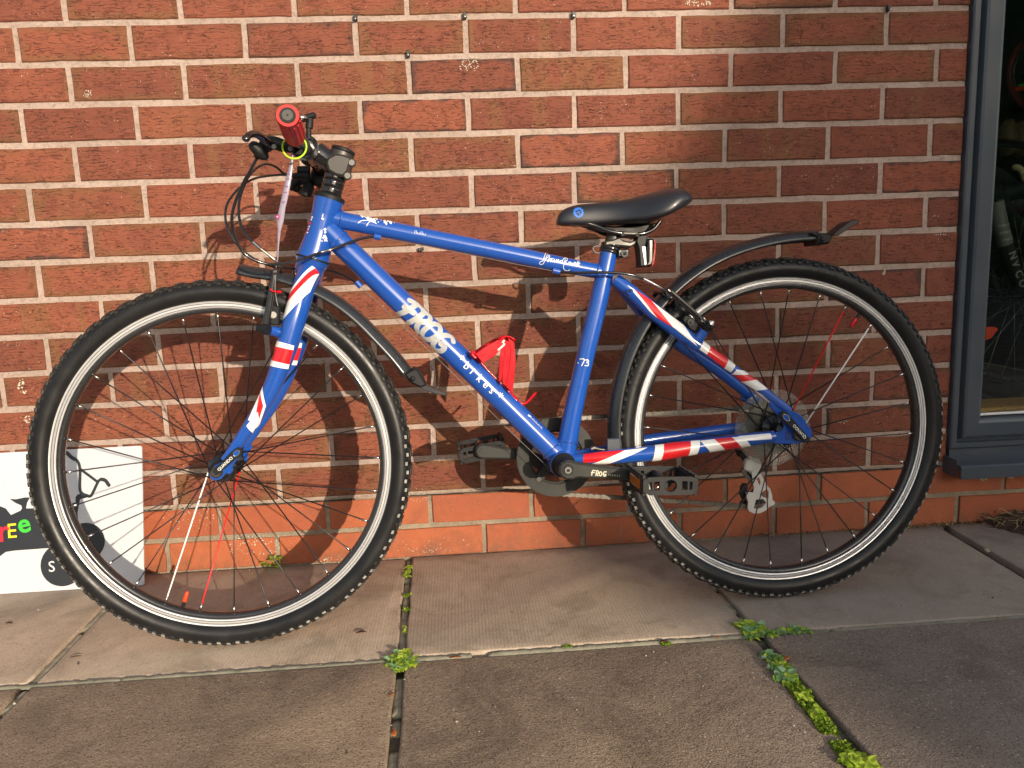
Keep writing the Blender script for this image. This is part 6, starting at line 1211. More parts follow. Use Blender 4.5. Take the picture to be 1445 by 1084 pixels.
# ---- quick release levers
def qr(pts, w, hollow, txt0, txt1, l, flipt, pivot):
    mb = MB(); P = [Vector(p) for p in pts]; d = (P[1] - P[0]); d.normalize(); nrm = Vector((-d.z, 0, d.x)); L = (P[1] - P[0]).length; y = P[0].y
    out = []
    for t, ww in ((0.0, .55), (0.04, .85), (0.12, 1.0), (0.30, 1.0), (0.55, .85), (0.85, .80), (0.95, .72), (1.0, .45)): out.append(P[0] + d * L * t + nrm * w * ww / 2)
    for t, ww in ((1.0, .45), (0.95, .72), (0.85, .80), (0.55, .85), (0.30, 1.0), (0.12, 1.0), (0.04, .85), (0.0, .55)): out.append(P[0] + d * L * t - nrm * w * ww / 2)
    prism(mb, [(p.x, p.z) for p in out], y - 0.003, y + 0.003, b=0.001); lo = bpart(mb, 'quick_release_lever', M_BLK)
    mb = MB(); hs_ = [P[0] + d * L * (0.07 + 0.20 * k / 8) + nrm * w * 0.30 * (math.sin(math.pi * k / 8) ** .5 if 0 < k < 8 else 0) for k in range(9)] + [P[0] + d * L * (0.07 + 0.20 * k / 8) - nrm * w * 0.30 * (math.sin(math.pi * k / 8) ** .5) for k in range(7, 0, -1)]
    prism(mb, [(p.x, p.z) for p in hs_], y - 0.0034, y - 0.0028, b=0.0002); bpart(mb, 'lever_window', M_BLUE, lo)
    mb = MB(); rim_ = hs_ + [hs_[0]]
    tube(mb, [Vector((p.x, y - 0.0032, p.z)) for p in rim_], 0.0007, 6, step=0.003); bpart(mb, 'lever_rim', M_STEEL, lo)
    mb = MB(); a = P[0] + d * L * (0.42 if not flipt else 0.86); dd = d if not flipt else -d; n2 = Vector((-dd.z, 0, dd.x)); n2 = n2 if True else -n2
    h = w * 0.52
    put_text(mb, lambda x, yy, l_: a + dd * x + n2 * (yy - h * 0.36) + Vector((0, -0.0033 - 0.0003, 0)), 'QUANDO', h, offset=0.0001, spacing=1.0); bpart(mb, 'lever_lettering', M_DECW, lo)
    mb = MB(); c = Vector(pivot); tube(mb, [c + Vector((0, 0.016, 0)), c + Vector((0, 0.002, 0)), c], [0.0095, 0.0095, 0.0075], 18); bpart(mb, 'quick_release_nut', M_ALUB, lo)
qr([(0.04459,-0.07,0.36113),(-0.00118,-0.07,0.32287)], 0.0135, True, 0, 0, 0, True, (0, -0.068, 0.323))
qr([(0.98066,-0.078,0.36832),(1.03178,-0.078,0.31141)], 0.0145, True, 0, 0, 0, True, (WB, -0.075, 0.323))

# ---- saddle
SAD = [(0.60345,0.0,0.7286,0.60251,-0.006,0.72415,0.006),(0.60698,0.0,0.73973,0.60315,-0.014,0.72006,0.014),(0.61756,0.0,0.74752,0.61299,-0.019,0.71779,0.019),(0.63841,0.0,0.75402,0.63269,-0.022,0.71606,0.022),(0.66946,0.0,0.75535,0.66268,-0.0245,0.7148,0.0245),(0.70717,0.0,0.75676,0.69486,-0.029,0.71594,0.029),(0.74523,0.0,0.76257,0.72523,-0.04,0.71635,0.04),(0.77698,0.0,0.77111,0.74642,-0.055,0.71542,0.055),(0.80345,0.0,0.77567,0.76714,-0.066,0.71583,0.066),(0.82327,0.0,0.77551,0.78741,-0.07,0.72071,0.07),(0.83635,0.0,0.76883,0.80532,-0.066,0.72853,0.066),(0.84474,0.0,0.7591,0.82195,-0.055,0.73622,0.055),(0.84717,0.0,0.75016,0.83242,-0.04,0.74232,0.04)]
vs = []; fs = []; m = 28
for (xt, _, zt, xb, _, zb, w_) in SAD:
    for k in range(m):
        a = 2 * math.pi * k / m; ca, sa = math.cos(a), math.sin(a)
        cy = math.copysign(abs(ca) ** 0.72, ca) * w_
        hh = (zt - zb)
        if sa >= 0: q = 0.32 + 0.68 * (sa ** 0.85)
        else: q = 0.32 - 0.32 * (abs(sa) ** 0.35)
        dip = -0.004 * max(0, 1 - (cy / 0.012) ** 2) if w_ > 0.03 and sa > 0 else 0
        vs.append((xb + (xt - xb) * q, cy, zb + hh * q + dip))
n = len(SAD)
for i in range(n - 1):
    for k in range(m): fs.append((i * m + k, i * m + (k + 1) % m, (i + 1) * m + (k + 1) % m, (i + 1) * m + k))
fs.append(list(range(m))); fs.append([(n - 1) * m + k for k in range(m)])
m_ = MB(); m_.add(vs, fs); sad = bpart(m_, 'saddle', M_SEAT)
sub = sad.modifiers.new('smooth', 'SUBSURF'); sub.levels = 2; sub.render_levels = 2
m_ = MB()
em = Vector((0.6392,-0.022,0.73706))
m_rail = MB()
for s in (-1, 1):
    y = 0.020
    tube(m_rail, [Vector((p[0], s * (0.018 + 0.004 * (k in (2, 3))), p[2])) for k, p in enumerate([(0.64601,-0.02,0.72106),(0.67127,-0.02,0.71282),(0.69147,-0.02,0.70346),(0.71707,-0.02,0.69825),(0.75197,-0.02,0.69646),(0.77427,-0.02,0.70323),(0.78772,-0.02,0.7178)])], 0.0036, 10, step=0.008)
bpart(m_rail, 'saddle_rails', M_BLKG, sad)
m_ = MB()   # underside shell
prism(m_, [(0.66204,-0.03,0.71728),(0.7124,-0.03,0.71456),(0.75867,-0.03,0.71642),(0.78428,-0.03,0.71851),(0.79125,-0.03,0.71762),(0.77203,-0.03,0.69701),(0.765,-0.03,0.69501),(0.71189,-0.03,0.69901),(0.68906,-0.03,0.70421),(0.66644,-0.03,0.71271)], 0.004, 0.040, b=0.004); bpart(m_, 'saddle_base', simple('matt_black', (0.010, 0.010, 0.011), 0.6), sad)
# ---- seat post
m_ = MB(); tube(m_, [(0.69836,0.0,0.67002),(0.70935,0.0,0.70508)], 0.0136, 24); prism(m_, [(0.68667,-0.02,0.68599),(0.69998,-0.02,0.68838),(0.71287,-0.02,0.69221),(0.71956,-0.02,0.68628),(0.73128,-0.02,0.6835),(0.74319,-0.02,0.68547),(0.74098,-0.02,0.67792),(0.73294,-0.02,0.67344),(0.70939,-0.02,0.67618),(0.69373,-0.02,0.67768),(0.68541,-0.02,0.67797)], -0.019, 0.019, b=0.003); sp = bpart(m_, 'seat_post', M_ALUB)
m_ = MB(); prism(m_, [(0.71383,-0.025,0.70065),(0.74567,-0.025,0.69912),(0.74639,-0.025,0.69056),(0.74295,-0.025,0.69068),(0.74009,-0.025,0.69362),(0.71855,-0.025,0.69529),(0.7165,-0.025,0.69252),(0.71309,-0.025,0.69311)], -0.026, 0.026, b=0.002); tube(m_, [(0.74225,-0.029,0.69396),(0.75854,0.029,0.69953)], 0.0032, 12); tube(m_, [(0.71596,-0.029,0.69609),(0.73112,0.029,0.70174)], 0.0032, 12); bpart(m_, 'saddle_clamp', M_ALUB, sp)
m_ = MB(); CL = [(0.69664,0.0,0.66564),(0.70175,0.0,0.6813)]; axs = (Vector(CL[1]) - Vector(CL[0])).normalized(); c0 = Vector(CL[0])
for a, b_, r in ((0.0, 0.0045, .0190), (0.0048, 0.0115, .0182), (0.0118, 0.0165, .0186)): tube(m_, [c0 + axs * a, c0 + axs * (a + .0008), c0 + axs * (b_ - .0008), c0 + axs * b_], [r - .001, r, r, r - .001], 28, step=0.01)
prism(m_, [(0.7085,-0.015,0.67093),(0.71837,-0.015,0.67058),(0.72828,-0.015,0.67119),(0.73013,-0.015,0.66729),(0.72584,-0.015,0.65691),(0.71589,-0.015,0.65536),(0.70855,-0.015,0.65755)], -0.020, 0.008, b=0.003)
cl = bpart(m_, 'seat_clamp', M_BLKG)
m_ = MB(); tube(m_, [(0.71911,-0.026,0.66207),(0.72279,-0.012,0.66308)], 0.0062, 20); tube(m_, [(0.71903,-0.0268,0.66201),(0.71924,-0.026,0.66206)], 0.0030, 12, mi=1); bpart(m_, 'clamp_bolt', [M_BOLT, M_BLK], cl)
m_ = MB(); tube(m_, [(0.68322,0.0,0.66676),(0.67214,0.0,0.66716),(0.66695,0.0,0.67494),(0.67258,0.0,0.67942),(0.6849,0.0,0.67747)], 0.0017, 10, step=0.004); bpart(m_, 'cable_guide', M_BOLT, cl)

# ---- crank set
def ring(mb, r0, r1, y0, y1, mi=0, seg=72): lathe(mb, [(r0, y0), (r1, y0), (r1, y1), (r0, y1)], c=(BBX, 0, BBZ), seg=seg, closed=True, mi=mi, smooth=False)
m_ = MB(); ring(m_, 0.0520, 0.0735, 0.0440, 0.0470); ring(m_, 0.0735, 0.0755, 0.0445, 0.0465)
for k in range(4):
    a = R(48 + 90 * k); c, s = math.cos(a), math.sin(a); d = Vector((c, 0, s)); t = Vector((-s, 0, c)); C0 = Vector((BBX, 0.0455, BBZ))
    obox(m_, C0 + d * 0.035, d, Vector((0, 1, 0)), t, 0.022, 0.0015, 0.008, 0, 0.001); tube(m_, [C0 + d * 0.053 + Vector((0, -.004, 0)), C0 + d * 0.053 + Vector((0, .002, 0))], 0.0048, 14, mi=1)
cg = bpart(m_, 'chain_guard', [M_CRANK, M_ALUB])
m_ = MB(); T_ = 38; outl = []
for k in range(T_ * 4):
    a = 2 * math.pi * k / (T_ * 4); r = 0.0725 if k % 4 in (0, 1) else 0.0690; outl.append((BBX + r * math.cos(a), BBZ + r * math.sin(a)))
ring(m_, 0.0480, 0.0640, 0.0490, 0.0512)
inn = [(BBX + 0.0638 * math.cos(2 * math.pi * k / (T_ * 4)), BBZ + 0.0638 * math.sin(2 * math.pi * k / (T_ * 4))) for k in range(T_ * 4)]
nT = T_ * 4; vs = [(x, 0.049, z) for x, z in inn] + [(x, 0.049, z) for x, z in outl] + [(x, 0.0512, z) for x, z in outl] + [(x, 0.0512, z) for x, z in inn]
m_.add(vs, [(r_ * nT + k, r_ * nT + (k + 1) % nT, (r_ + 1) * nT + (k + 1) % nT, (r_ + 1) * nT + k) for r_ in range(3) for k in range(nT)], 0, False)
for k in range(4):
    a = R(48 + 90 * k); d = Vector((math.cos(a), 0, math.sin(a))); t = Vector((-d.z, 0, d.x)); obox(m_, Vector((BBX, 0.0525, BBZ)) + d * 0.034, d, Vector((0, 1, 0)), t, 0.030, 0.003, 0.009, 0, 0.001)
bpart(m_, 'chainring', M_BLK)
m_ = MB(); lathe(m_, [(0, -0.070), (0.015, -0.070), (0.018, -0.060), (0.018, -0.036), (0.0225, -0.0355), (0.0225, 0.0355), (0.018, 0.036), (0.018, 0.060), (0, 0.062)], c=(BBX, 0, BBZ), seg=28); bpart(m_, 'bottom_bracket', M_BLK)
def crank(outline, y0, y1, name='crank'):
    mb = MB(); prism(mb, outline, y0, y1, b=0.0035); return bpart(mb, name, M_CRANK)
ck = crank([(0.57612,-0.078,0.29582),(0.58045,-0.078,0.30331),(0.58805,-0.078,0.30684),(0.59831,-0.078,0.30679),(0.60908,-0.078,0.30297),(0.62769,-0.078,0.29924),(0.65572,-0.078,0.29363),(0.68705,-0.078,0.28777),(0.71548,-0.078,0.28493),(0.73292,-0.078,0.28281),(0.7423,-0.078,0.27682),(0.74684,-0.078,0.26798),(0.74184,-0.078,0.26105),(0.73063,-0.078,0.25961),(0.70843,-0.078,0.26241),(0.68952,-0.078,0.26623),(0.66435,-0.078,0.26984),(0.62675,-0.078,0.27367),(0.60962,-0.078,0.27609),(0.59922,-0.078,0.27368),(0.58771,-0.078,0.27447),(0.57953,-0.078,0.28002),(0.57577,-0.078,0.28713)], -0.084, -0.070)
m_ = MB(); bo = Vector((BBX, 0, BBZ)); bc = Vector((0.59127,-0.084,0.29132))
tube(m_, [bc + Vector((0, .001, 0)), bc + Vector((0, -.0016, 0))], [0.0105, 0.0095], 28); tube(m_, [bc + Vector((0, -.0017, 0)), bc + Vector((0, -.0035, 0))], [0.0068, 0.0058], 20, mi=1); tube(m_, [bc + Vector((0, -.0036, 0)), bc + Vector((0, -.0038, 0))], [0.0034, 0.0034], 6, mi=0); bpart(m_, 'crank_bolt', [M_BLK, M_BOLT], ck)
m_ = MB(); q0 = Vector((0.63144,-0.0845,0.27984)); q1 = Vector((0.65892,-0.0845,0.27547)); d_ = (q1 - q0).normalized(); n_ = Vector((-d_.z, 0, d_.x))
def cmap(x, y, l): return q0 + d_ * x + n_ * y + Vector((0, -l - 0.0002, 0))
for k, pts in enumerate(([(0.001, 0), (0.002, .008), (.0065, .0085)], [(0, .0045), (.005, .005)], [(.0085, 0), (.009, .0085), (.0125, .0075), (.012, .0045), (.009, .004), (.0125, 0)], [(.0165, .0082), (.014, .004), (.0165, .0002), (.019, .004), (.0165, .0082)], [(.0262, .008), (.0225, .0078), (.0215, .003), (.024, .0002), (.0262, .003), (.0238, .0035)])):
    ribbon(m_, cmap, pts, 0.0019, lift=0.0003 + 0.00003 * k)
for k in range(7): ribbon(m_, cmap, [(.031 + .0032 * k, .0022), (.031 + .0032 * k, .0042)], 0.0009, step=.0006)
bpart(m_, 'crank_lettering', simple('cream_print', (0.55, 0.53, 0.42), 0.5), ck)
ck2 = crank([(0.44114,0.078,0.30533),(0.44289,0.078,0.31289),(0.44798,0.078,0.31814),(0.45569,0.078,0.32044),(0.46664,0.078,0.31807),(0.48306,0.078,0.31382),(0.49956,0.078,0.30996),(0.51892,0.078,0.30662),(0.5383,0.078,0.30257),(0.59369,0.078,0.28206),(0.607,0.078,0.26135),(0.59231,0.078,0.24814),(0.57141,0.078,0.25523),(0.53732,0.078,0.28012),(0.51796,0.078,0.28533),(0.49575,0.078,0.28778),(0.45425,0.078,0.29092),(0.44678,0.078,0.29378),(0.44248,0.078,0.29896)], 0.070, 0.084)
m_ = MB(); pc = Vector((0.45416,0.0695,0.30619)); tube(m_, [pc + Vector((0, .001, 0)), pc + Vector((0, -.0012, 0))], [0.0052, 0.0050], 20, mi=0); bpart(m_, 'pedal_axle_end', M_CRANK, ck2)
# ---- pedals
def plate(outer, holes, y0, y1, name, mat, parent):
    """plate with holes: tessellated faces and walls"""
    loops = [[Vector((p[0], p[2], 0)) for p in outer]] + [[Vector((p[0], p[2], 0)) for p in h] for h in holes]
    tris = tessellate_polygon(loops); flat = [v for l_ in loops for v in l_]; n = len(flat); mb = MB()
    vs = [(v.x, y0, v.y) for v in flat] + [(v.x, y1, v.y) for v in flat]; fs = [list(t) for t in tris] + [[n + i for i in t] for t in tris]; b0 = 0
    for l_ in loops:
        k = len(l_)
        for i in range(k): fs.append((b0 + i, b0 + (i + 1) % k, n + b0 + (i + 1) % k, n + b0 + i))
        b0 += k
    mb.add(vs, fs, 0, False); return bpart(mb, name, mat, parent)
def pedal(cx, y0, y1, cz, tilt, s):
    """cage pedal between y0 (inner) and y1 (outer)"""
    mb = MB(); ym = (y0 + y1) / 2; hl, hz = 0.043, 0.0125
    c, sn = math.cos(tilt), math.sin(tilt); AX = Vector((c, 0, sn)); AZ = Vector((-sn, 0, c)); AY = Vector((0, 1, 0)); C = Vector((cx, 0, cz))
    sg = 1 if y1 > y0 else -1
    # front and rear cage plates with teeth
    for e_ in (-1, 1):
        obox(mb, C + AX * e_ * hl + AY * ym, AX, AY, AZ, 0.0035, abs(y1 - y0) / 2 * .96, hz, 0, 0.001)
        for k in range(7):
            yy = y0 + (y1 - y0) * (k + 0.5) / 7
            for z_ in (-1, 1): obox(mb, C + AX * e_ * (hl + .0005) + AY * yy + AZ * z_ * (hz + 0.0020), AX, AY, AZ, 0.0028, 0.0030, 0.0026, 0, 0.0006)
    # outer end plate with a round hole : ring + webs
    ends = []
    for yy in (y1, y0):
        o_ = [(-.046, -.0085), (-.036, -.0150), (-.012, -.0150), (.012, -.0155), (.036, -.0150), (.046, -.0085), (.046, .0095), (.036, .0145), (.014, .0150), (-.014, .0150), (-.036, .0145), (-.046, .0095)]
        hl_ = [[(.0105 * math.cos(t * math.pi / 8), .0105 * math.sin(t * math.pi / 8)) for t in range(16)]] + [[(e * a_, z_) for a_, z_ in ((.019, -.0075), (.036, -.0065), (.037, .0065), (.019, .0080))] for e in (-1, 1)]
        def tr_(p): q_ = C + AX * p[0] + AZ * p[1]; return (q_.x, yy, q_.z)
        ends.append(([tr_(p) for p in o_], [[tr_(p) for p in h_] for h_ in hl_], yy))
    for yy, r0, r1 in ((y1, 0.0095, 0.0125), (y0, 0.006, 0.0120)):
        lathe(mb, [(r0, -.003), (r1, -.003), (r1, .003), (r0, .003)], c=(cx, yy - sg * 0.003, cz), seg=26, closed=True)
        for e_ in (-1, 1):
            for z_ in (-1, 1): obox(mb, C + AX * e_ * 0.027 + AY * (yy - sg * 0.003) + AZ * z_ * 0.0092, AX, AY, AZ, 0.018, 0.003, 0.0026, 0, 0.001)
            obox(mb, C + AX * e_ * 0.030 + AY * (yy - sg * .003), AX, AY, AZ, 0.002, 0.003, 0.009, 0, 0.0006)
    tube(mb, [C + AY * (y0 - sg * 0.012), C + AY * (y0 + sg * .01), C + AY * (y1 - sg * .02)], [0.0070, 0.0095, 0.0080], 18)
    obox(mb, C + AY * ym, AX, AY, AZ, hl * .96, 0.006, 0.004, 0, 0.001)
    p = bpart(mb, 'pedal', M_BLK)
    for o_, h_, yy in ends: plate(o_, h_, yy - sg * .0045, yy + sg * .0005, 'pedal_end_plate', M_BLK, p)
    for e_ in (-1, 1):
        mb = MB(); obox(mb, C + AX * e_ * (hl + 0.0045) + AY * ym, AX, AY, AZ, 0.0012, abs(y1 - y0) / 2 * .62, hz * .62, 0, 0.0005); bpart(mb, 'pedal_reflector', M_AMB, p)
pA = Vector((0.7423,-0.15,0.27438)); pedal(pA.x, -0.092, -0.182, pA.z, R(-3), 1)
pB = Vector((0.4561,0.1,0.30145)); pedal(pB.x, 0.092, 0.178, pB.z, R(8), -1)

# ---- cassette, chain, derailleur, spoke protector
m_ = MB()
for k, r in enumerate((0.0540, 0.0480, 0.0430, 0.0380, 0.0335, 0.0295, 0.0260)):
    y = 0.0400 + k * 0.0040; TT_ = int(r * 2 * math.pi / 0.0127); pts = []
    for q in range(TT_ * 4):
        a = 2 * math.pi * q / (TT_ * 4); rr = r + (0.0020 if q % 4 in (0, 1) else -0.0018); pts.append((WB + rr * math.cos(a), 0.323 + rr * math.sin(a)))
    prism(m_, pts, y, y + 0.0018, b=0.0002)
bpart(m_, 'cassette', M_CHAIN)
tg = NT('clear_disc'); b_ = tg.b; b_.inputs['Transmission Weight'].default_value = 0.0
tr = tg.n('BsdfTransparent'); tr.inputs[0].default_value = (0.93, 0.94, 0.92, 1); df = tg.n('BsdfDiffuse'); df.inputs[0].default_value = (0.55, 0.56, 0.52, 1); gl = tg.n('BsdfGlossy'); gl.inputs['Roughness'].default_value = 0.16
lw = tg.n('Fresnel'); lw.inputs[0].default_value = 1.22; m1 = tg.n('MixShader'); o_ = tg.obj(); sc_ = tg.ramp(tg.noise(o_, 40, 4, 0.6), 0.3, 0.8, 0.08, 0.24); tg.l(sc_, m1.inputs[0]); tg.l(tr.outputs[0], m1.inputs[1]); tg.l(df.outputs[0], m1.inputs[2])
m2 = tg.n('MixShader'); tg.l(lw.outputs[0], m2.inputs[0]); tg.l(m1.outputs[0], m2.inputs[1]); tg.l(gl.outputs[0], m2.inputs[2]); tg.l(m2.outputs[0], tg.out.inputs[0])
m_ = MB(); lathe(m_, [(0.024, 0.0370), (0.060, 0.0350), (0.068, 0.0335), (0.0700, 0.0325), (0.0718, 0.0335), (0.0748, 0.0328), (0.0752, 0.0340), (0.0748, 0.0348), (0.0718, 0.0352), (0.0700, 0.0345), (0.060, 0.0366), (0.024, 0.0385)], c=(WB, 0, 0.323), seg=72, closed=True)
bpart(m_, 'spoke_protector', tg.m)
# chain path at y ~ 0.050 : upper run, rear cog, guide pulleys, lower run, chainring
CB = Vector((BBX, 0, BBZ)); CW = Vector((WB, 0, 0.323)); r1, r2 = 0.0715, 0.0385
J1 = Vector((0.96791,0.06,0.19942)); J2 = Vector((0.99084,0.06,0.17349)); J1.y = J2.y = 0
J1 = Vector((0.98245,0.055,0.23787)); J2 = Vector((0.98876,0.055,0.18055)); J1.y = J2.y = 0
path = []
def arc(c, r, a0, a1, n=14): 
    for k in range(n + 1): a = R(a0 + (a1 - a0) * k / n); path.append(Vector((c.x + r * math.cos(a), 0, c.z + r * math.sin(a))))
arc(CB, r1, 270, 88, 20)                      # round the front of the ring: bottom -> left -> top
arc(CW, r2, 96, -70, 12)                        # over the rear cog
arc(J1, 0.0170, 110, 250, 6)
arc(J2, 0.0170, 60, -90, 8)
path.append(path[0])
# resample into links
seg_l = [0]
for i in range(1, len(path)): seg_l.append(seg_l[-1] + (path[i] - path[i - 1]).length)
NL = int(seg_l[-1] / 0.0127); pins = []
for k in range(NL):
    s = seg_l[-1] * k / NL; i = 0
    while seg_l[i + 1] < s: i += 1
    f = (s - seg_l[i]) / max(1e-9, seg_l[i + 1] - seg_l[i]); pins.append(path[i].lerp(path[i + 1], f))
m_ = MB()
for k in range(NL):
    a, b_ = pins[k], pins[(k + 1) % NL]; d = b_ - a; L = d.length; d.normalize(); t = Vector((-d.z, 0, d.x)); yo = 0.0030 if k % 2 else 0.0019
    fr_ = min(1, max(0, (a.x - BBX) / (WB - BBX))); y0_ = 0.0500 + 0.006 * fr_
    for s in (-1, 1):
        pts = []
        for q in range(10):
            ang = math.pi / 2 + math.pi * q / 4.5 if q < 5 else -math.pi / 2 + math.pi * (q - 5) / 4.5
            cc = a if q < 5 else b_; 
            ang = math.pi / 2 + math.pi * (q % 5) / 4 if q < 5 else -math.pi / 2 + math.pi * (q % 5) / 4
            p = cc + d * math.cos(ang) * 0.0046 + t * math.sin(ang) * 0.0046; pts.append((p.x, p.z))
        mid = (a + b_) / 2
        pts = pts[:5] + [((mid - t * .0030).x, (mid - t * .0030).z)] + pts[5:] + [((mid + t * .0030).x, (mid + t * .0030).z)]
        prism(m_, pts, y0_ + s * yo - 0.0005, y0_ + s * yo + 0.0005, b=0.00015)
    tube(m_, [(a.x, y0_ - 0.0038, a.z), (a.x, y0_ + 0.0038, a.z)], 0.0021, 8)
bpart(m_, 'chain', M_CHAIN)
dr = MB(); prism(dr, [(0.96948,0.05,0.26082),(0.98154,0.05,0.26424),(0.9947,0.05,0.26034),(1.00011,0.05,0.25178),(0.99847,0.05,0.24015),(0.99543,0.05,0.23096),(0.98684,0.05,0.22214),(0.97382,0.05,0.23477),(0.96431,0.05,0.2401),(0.96572,0.05,0.25171)], 0.046, 0.062, b=0.003); der = bpart(dr, 'derailleur', M_DER)
plate([(0.98268,0.048,0.24161),(0.99226,0.048,0.23909),(0.99739,0.048,0.22889),(1.00625,0.048,0.20947),(1.01456,0.048,0.19946),(1.01801,0.048,0.18741),(1.01906,0.048,0.1767),(1.02458,0.048,0.17275),(1.02207,0.048,0.16701),(1.01404,0.048,0.16522),(1.00543,0.048,0.15756),(0.99325,0.048,0.15253),(0.98116,0.048,0.15271),(0.97159,0.048,0.15767),(0.96762,0.048,0.16505),(0.96948,0.048,0.17436),(0.96724,0.048,0.18395),(0.96504,0.048,0.1954),(0.96988,0.048,0.19671),(0.97947,0.048,0.19486),(0.98204,0.048,0.20409),(0.97872,0.048,0.22077),(0.97776,0.048,0.23491)],
      [[(0.98765,0.048,0.22251),(0.9899,0.048,0.21295),(0.99416,0.048,0.20795),(0.99477,0.048,0.21614),(0.99202,0.048,0.22456)], [(0.99266,0.048,0.19039),(1.00609,0.048,0.19958),(1.01134,0.048,0.19497),(1.01112,0.048,0.18081),(1.00101,0.048,0.1839)], [(0.98525,0.048,0.1803),(0.99854,0.048,0.18053),(1.0064,0.048,0.17288),(0.99827,0.048,0.164),(0.98734,0.048,0.16125),(0.98013,0.048,0.16296),(0.9827,0.048,0.17222)]], 0.0440, 0.0462, 'derailleur_cage', M_DER, der)
m_ = MB()
for J in (J1, J2):
    pts = []
    for q in range(44):
        a = 2 * math.pi * q / 44; rr = 0.0195 if q % 4 in (0, 1) else 0.0165; pts.append((J.x + rr * math.cos(a), J.z + rr * math.sin(a)))
    prism(m_, pts, 0.0530, 0.0570, b=0.0005)
pts = [(0.96187,0.06,0.2052),(0.96802,0.06,0.21069),(0.97525,0.06,0.209),(0.97496,0.06,0.19243),(0.97107,0.06,0.17846),(0.97445,0.06,0.16394),(0.96951,0.06,0.15954),(0.96107,0.06,0.16253),(0.96004,0.06,0.17212),(0.96497,0.06,0.17652),(0.95914,0.06,0.1888)]
prism(m_, pts, 0.058, 0.066, b=0.001); prism(m_, [(0.9589,0.07,0.27556),(0.97103,0.07,0.27596),(0.98053,0.07,0.26351),(0.98027,0.07,0.2493),(0.97294,0.07,0.24741),(0.96709,0.07,0.25965),(0.95869,0.07,0.26493)], 0.060, 0.075, b=0.003)
bpart(m_, 'jockey_wheels', M_BLK, der)

# ---- mudguards
def guard(pts, hw, dep, name, parent=None, w0=1.0, mat=None):
    T = Tube(pts, [hw] * len(pts), 0.012); vs = []; m = 13; nP = len(T.P)
    for i in range(nP):
        out = T.B[i]; 
        s_out = 1 if OUTSIGN > 0 else -1
        for k in range(m):
            q = -1 + 2 * k / (m - 1); a = q * R(80); vs.append(T.P[i] + Vector((0, 1, 0)) * hw * math.sin(a) / math.sin(R(80)) + out * s_out * (dep * (math.cos(a) - 0.35)))
        for k in range(m):
            q = -1 + 2 * k / (m - 1); a = q * R(80); vs.append(T.P[i] + Vector((0, 1, 0)) * (hw - 0.0018) * math.sin(a) / math.sin(R(80)) + out * s_out * (dep * (math.cos(a) - 0.35) - 0.0018))
    fs = []
    for i in range(nP - 1):
        for k in range(m - 1):
            fs.append((i * 2 * m + k, (i + 1) * 2 * m + k, (i + 1) * 2 * m + k + 1, i * 2 * m + k + 1)); fs.append((i * 2 * m + m + k, (i + 1) * 2 * m + m + k, (i + 1) * 2 * m + m + k + 1, i * 2 * m + m + k + 1))
        for k in (0, m - 1): fs.append((i * 2 * m + k, i * 2 * m + m + k, (i + 1) * 2 * m + m + k, (i + 1) * 2 * m + k))
    for i in (0, nP - 1):
        for k in range(m - 1): fs.append((i * 2 * m + k, i * 2 * m + k + 1, i * 2 * m + m + k + 1, i * 2 * m + m + k))
    mb = MB(); mb.add(vs, fs); return bpart(mb, name, mat or M_FEND, parent)
OUTSIGN = -1
fg = guard([(0.04758,0.0,0.65836),(0.06376,0.0,0.65289),(0.09665,0.0,0.64674),(0.12948,0.0,0.6369),(0.16694,0.0,0.62069),(0.2043,0.0,0.59819),(0.23908,0.0,0.56817),(0.27136,0.0,0.53175),(0.3003,0.0,0.49641),(0.32222,0.0,0.46494)], 0.0245, 0.022, 'front_mudguard')
m_ = MB()
prism(m_, [(0.31877,-0.022,0.46829),(0.33528,-0.022,0.47798),(0.34384,-0.022,0.47518),(0.35166,-0.022,0.45859),(0.35625,-0.022,0.44656),(0.34492,-0.022,0.44217),(0.33138,-0.022,0.44998),(0.32534,-0.022,0.45619)], -0.0265, 0.0265, b=0.004); tube(m_, [(0.33309,-0.0285,0.45963),(0.3329,-0.02,0.45897)], 0.0045, 16, dome=True); fb = bpart(m_, 'mudguard_joint', M_BLK, fg)
m_ = MB(); prism(m_, [(0.33908,0.0,0.44708),(0.35681,0.0,0.44611),(0.37708,0.0,0.43599),(0.39393,0.0,0.42752),(0.38995,0.0,0.42564),(0.37078,0.0,0.42972),(0.35043,0.0,0.43806)], -0.020, 0.020, b=0.001); bpart(m_, 'mudguard_flap', simple('grey_flap', (0.03, 0.032, 0.036), 0.3, 0, 0.3), fg)
rg = guard([(0.70312,0.0,0.27827),(0.69685,0.0,0.33185),(0.69995,0.0,0.38447),(0.71241,0.0,0.43887),(0.73128,0.0,0.48747),(0.75939,0.0,0.53547),(0.79527,0.0,0.57659),(0.83633,0.0,0.61105),(0.88815,0.0,0.64131),(0.94814,0.0,0.66236),(1.01661,0.0,0.67549),(1.08696,0.0,0.67957)], 0.0250, 0.022, 'rear_mudguard')
m_ = MB(); prism(m_, [(1.06519,-0.022,0.68649),(1.07308,-0.022,0.68757),(1.10105,-0.022,0.68529),(1.11,-0.022,0.67925),(1.1027,-0.022,0.66598),(1.07932,-0.022,0.66578),(1.07656,-0.022,0.67701),(1.07304,-0.022,0.68387)], -0.0270, 0.0270, b=0.004); tube(m_, [(1.08664,-0.029,0.67409),(1.09039,-0.022,0.67466)], 0.0046, 16, dome=True); bpart(m_, 'mudguard_joint', M_BLK, rg)
m_ = MB(); TL = [(1.11224,0.0,0.68144),(1.12395,0.0,0.68105),(1.14604,0.0,0.69404),(1.16261,0.0,0.7014),(1.16374,0.0,0.70617),(1.15714,0.0,0.70913),(1.14611,0.0,0.70674),(1.13139,0.0,0.69693),(1.11667,0.0,0.68712)]
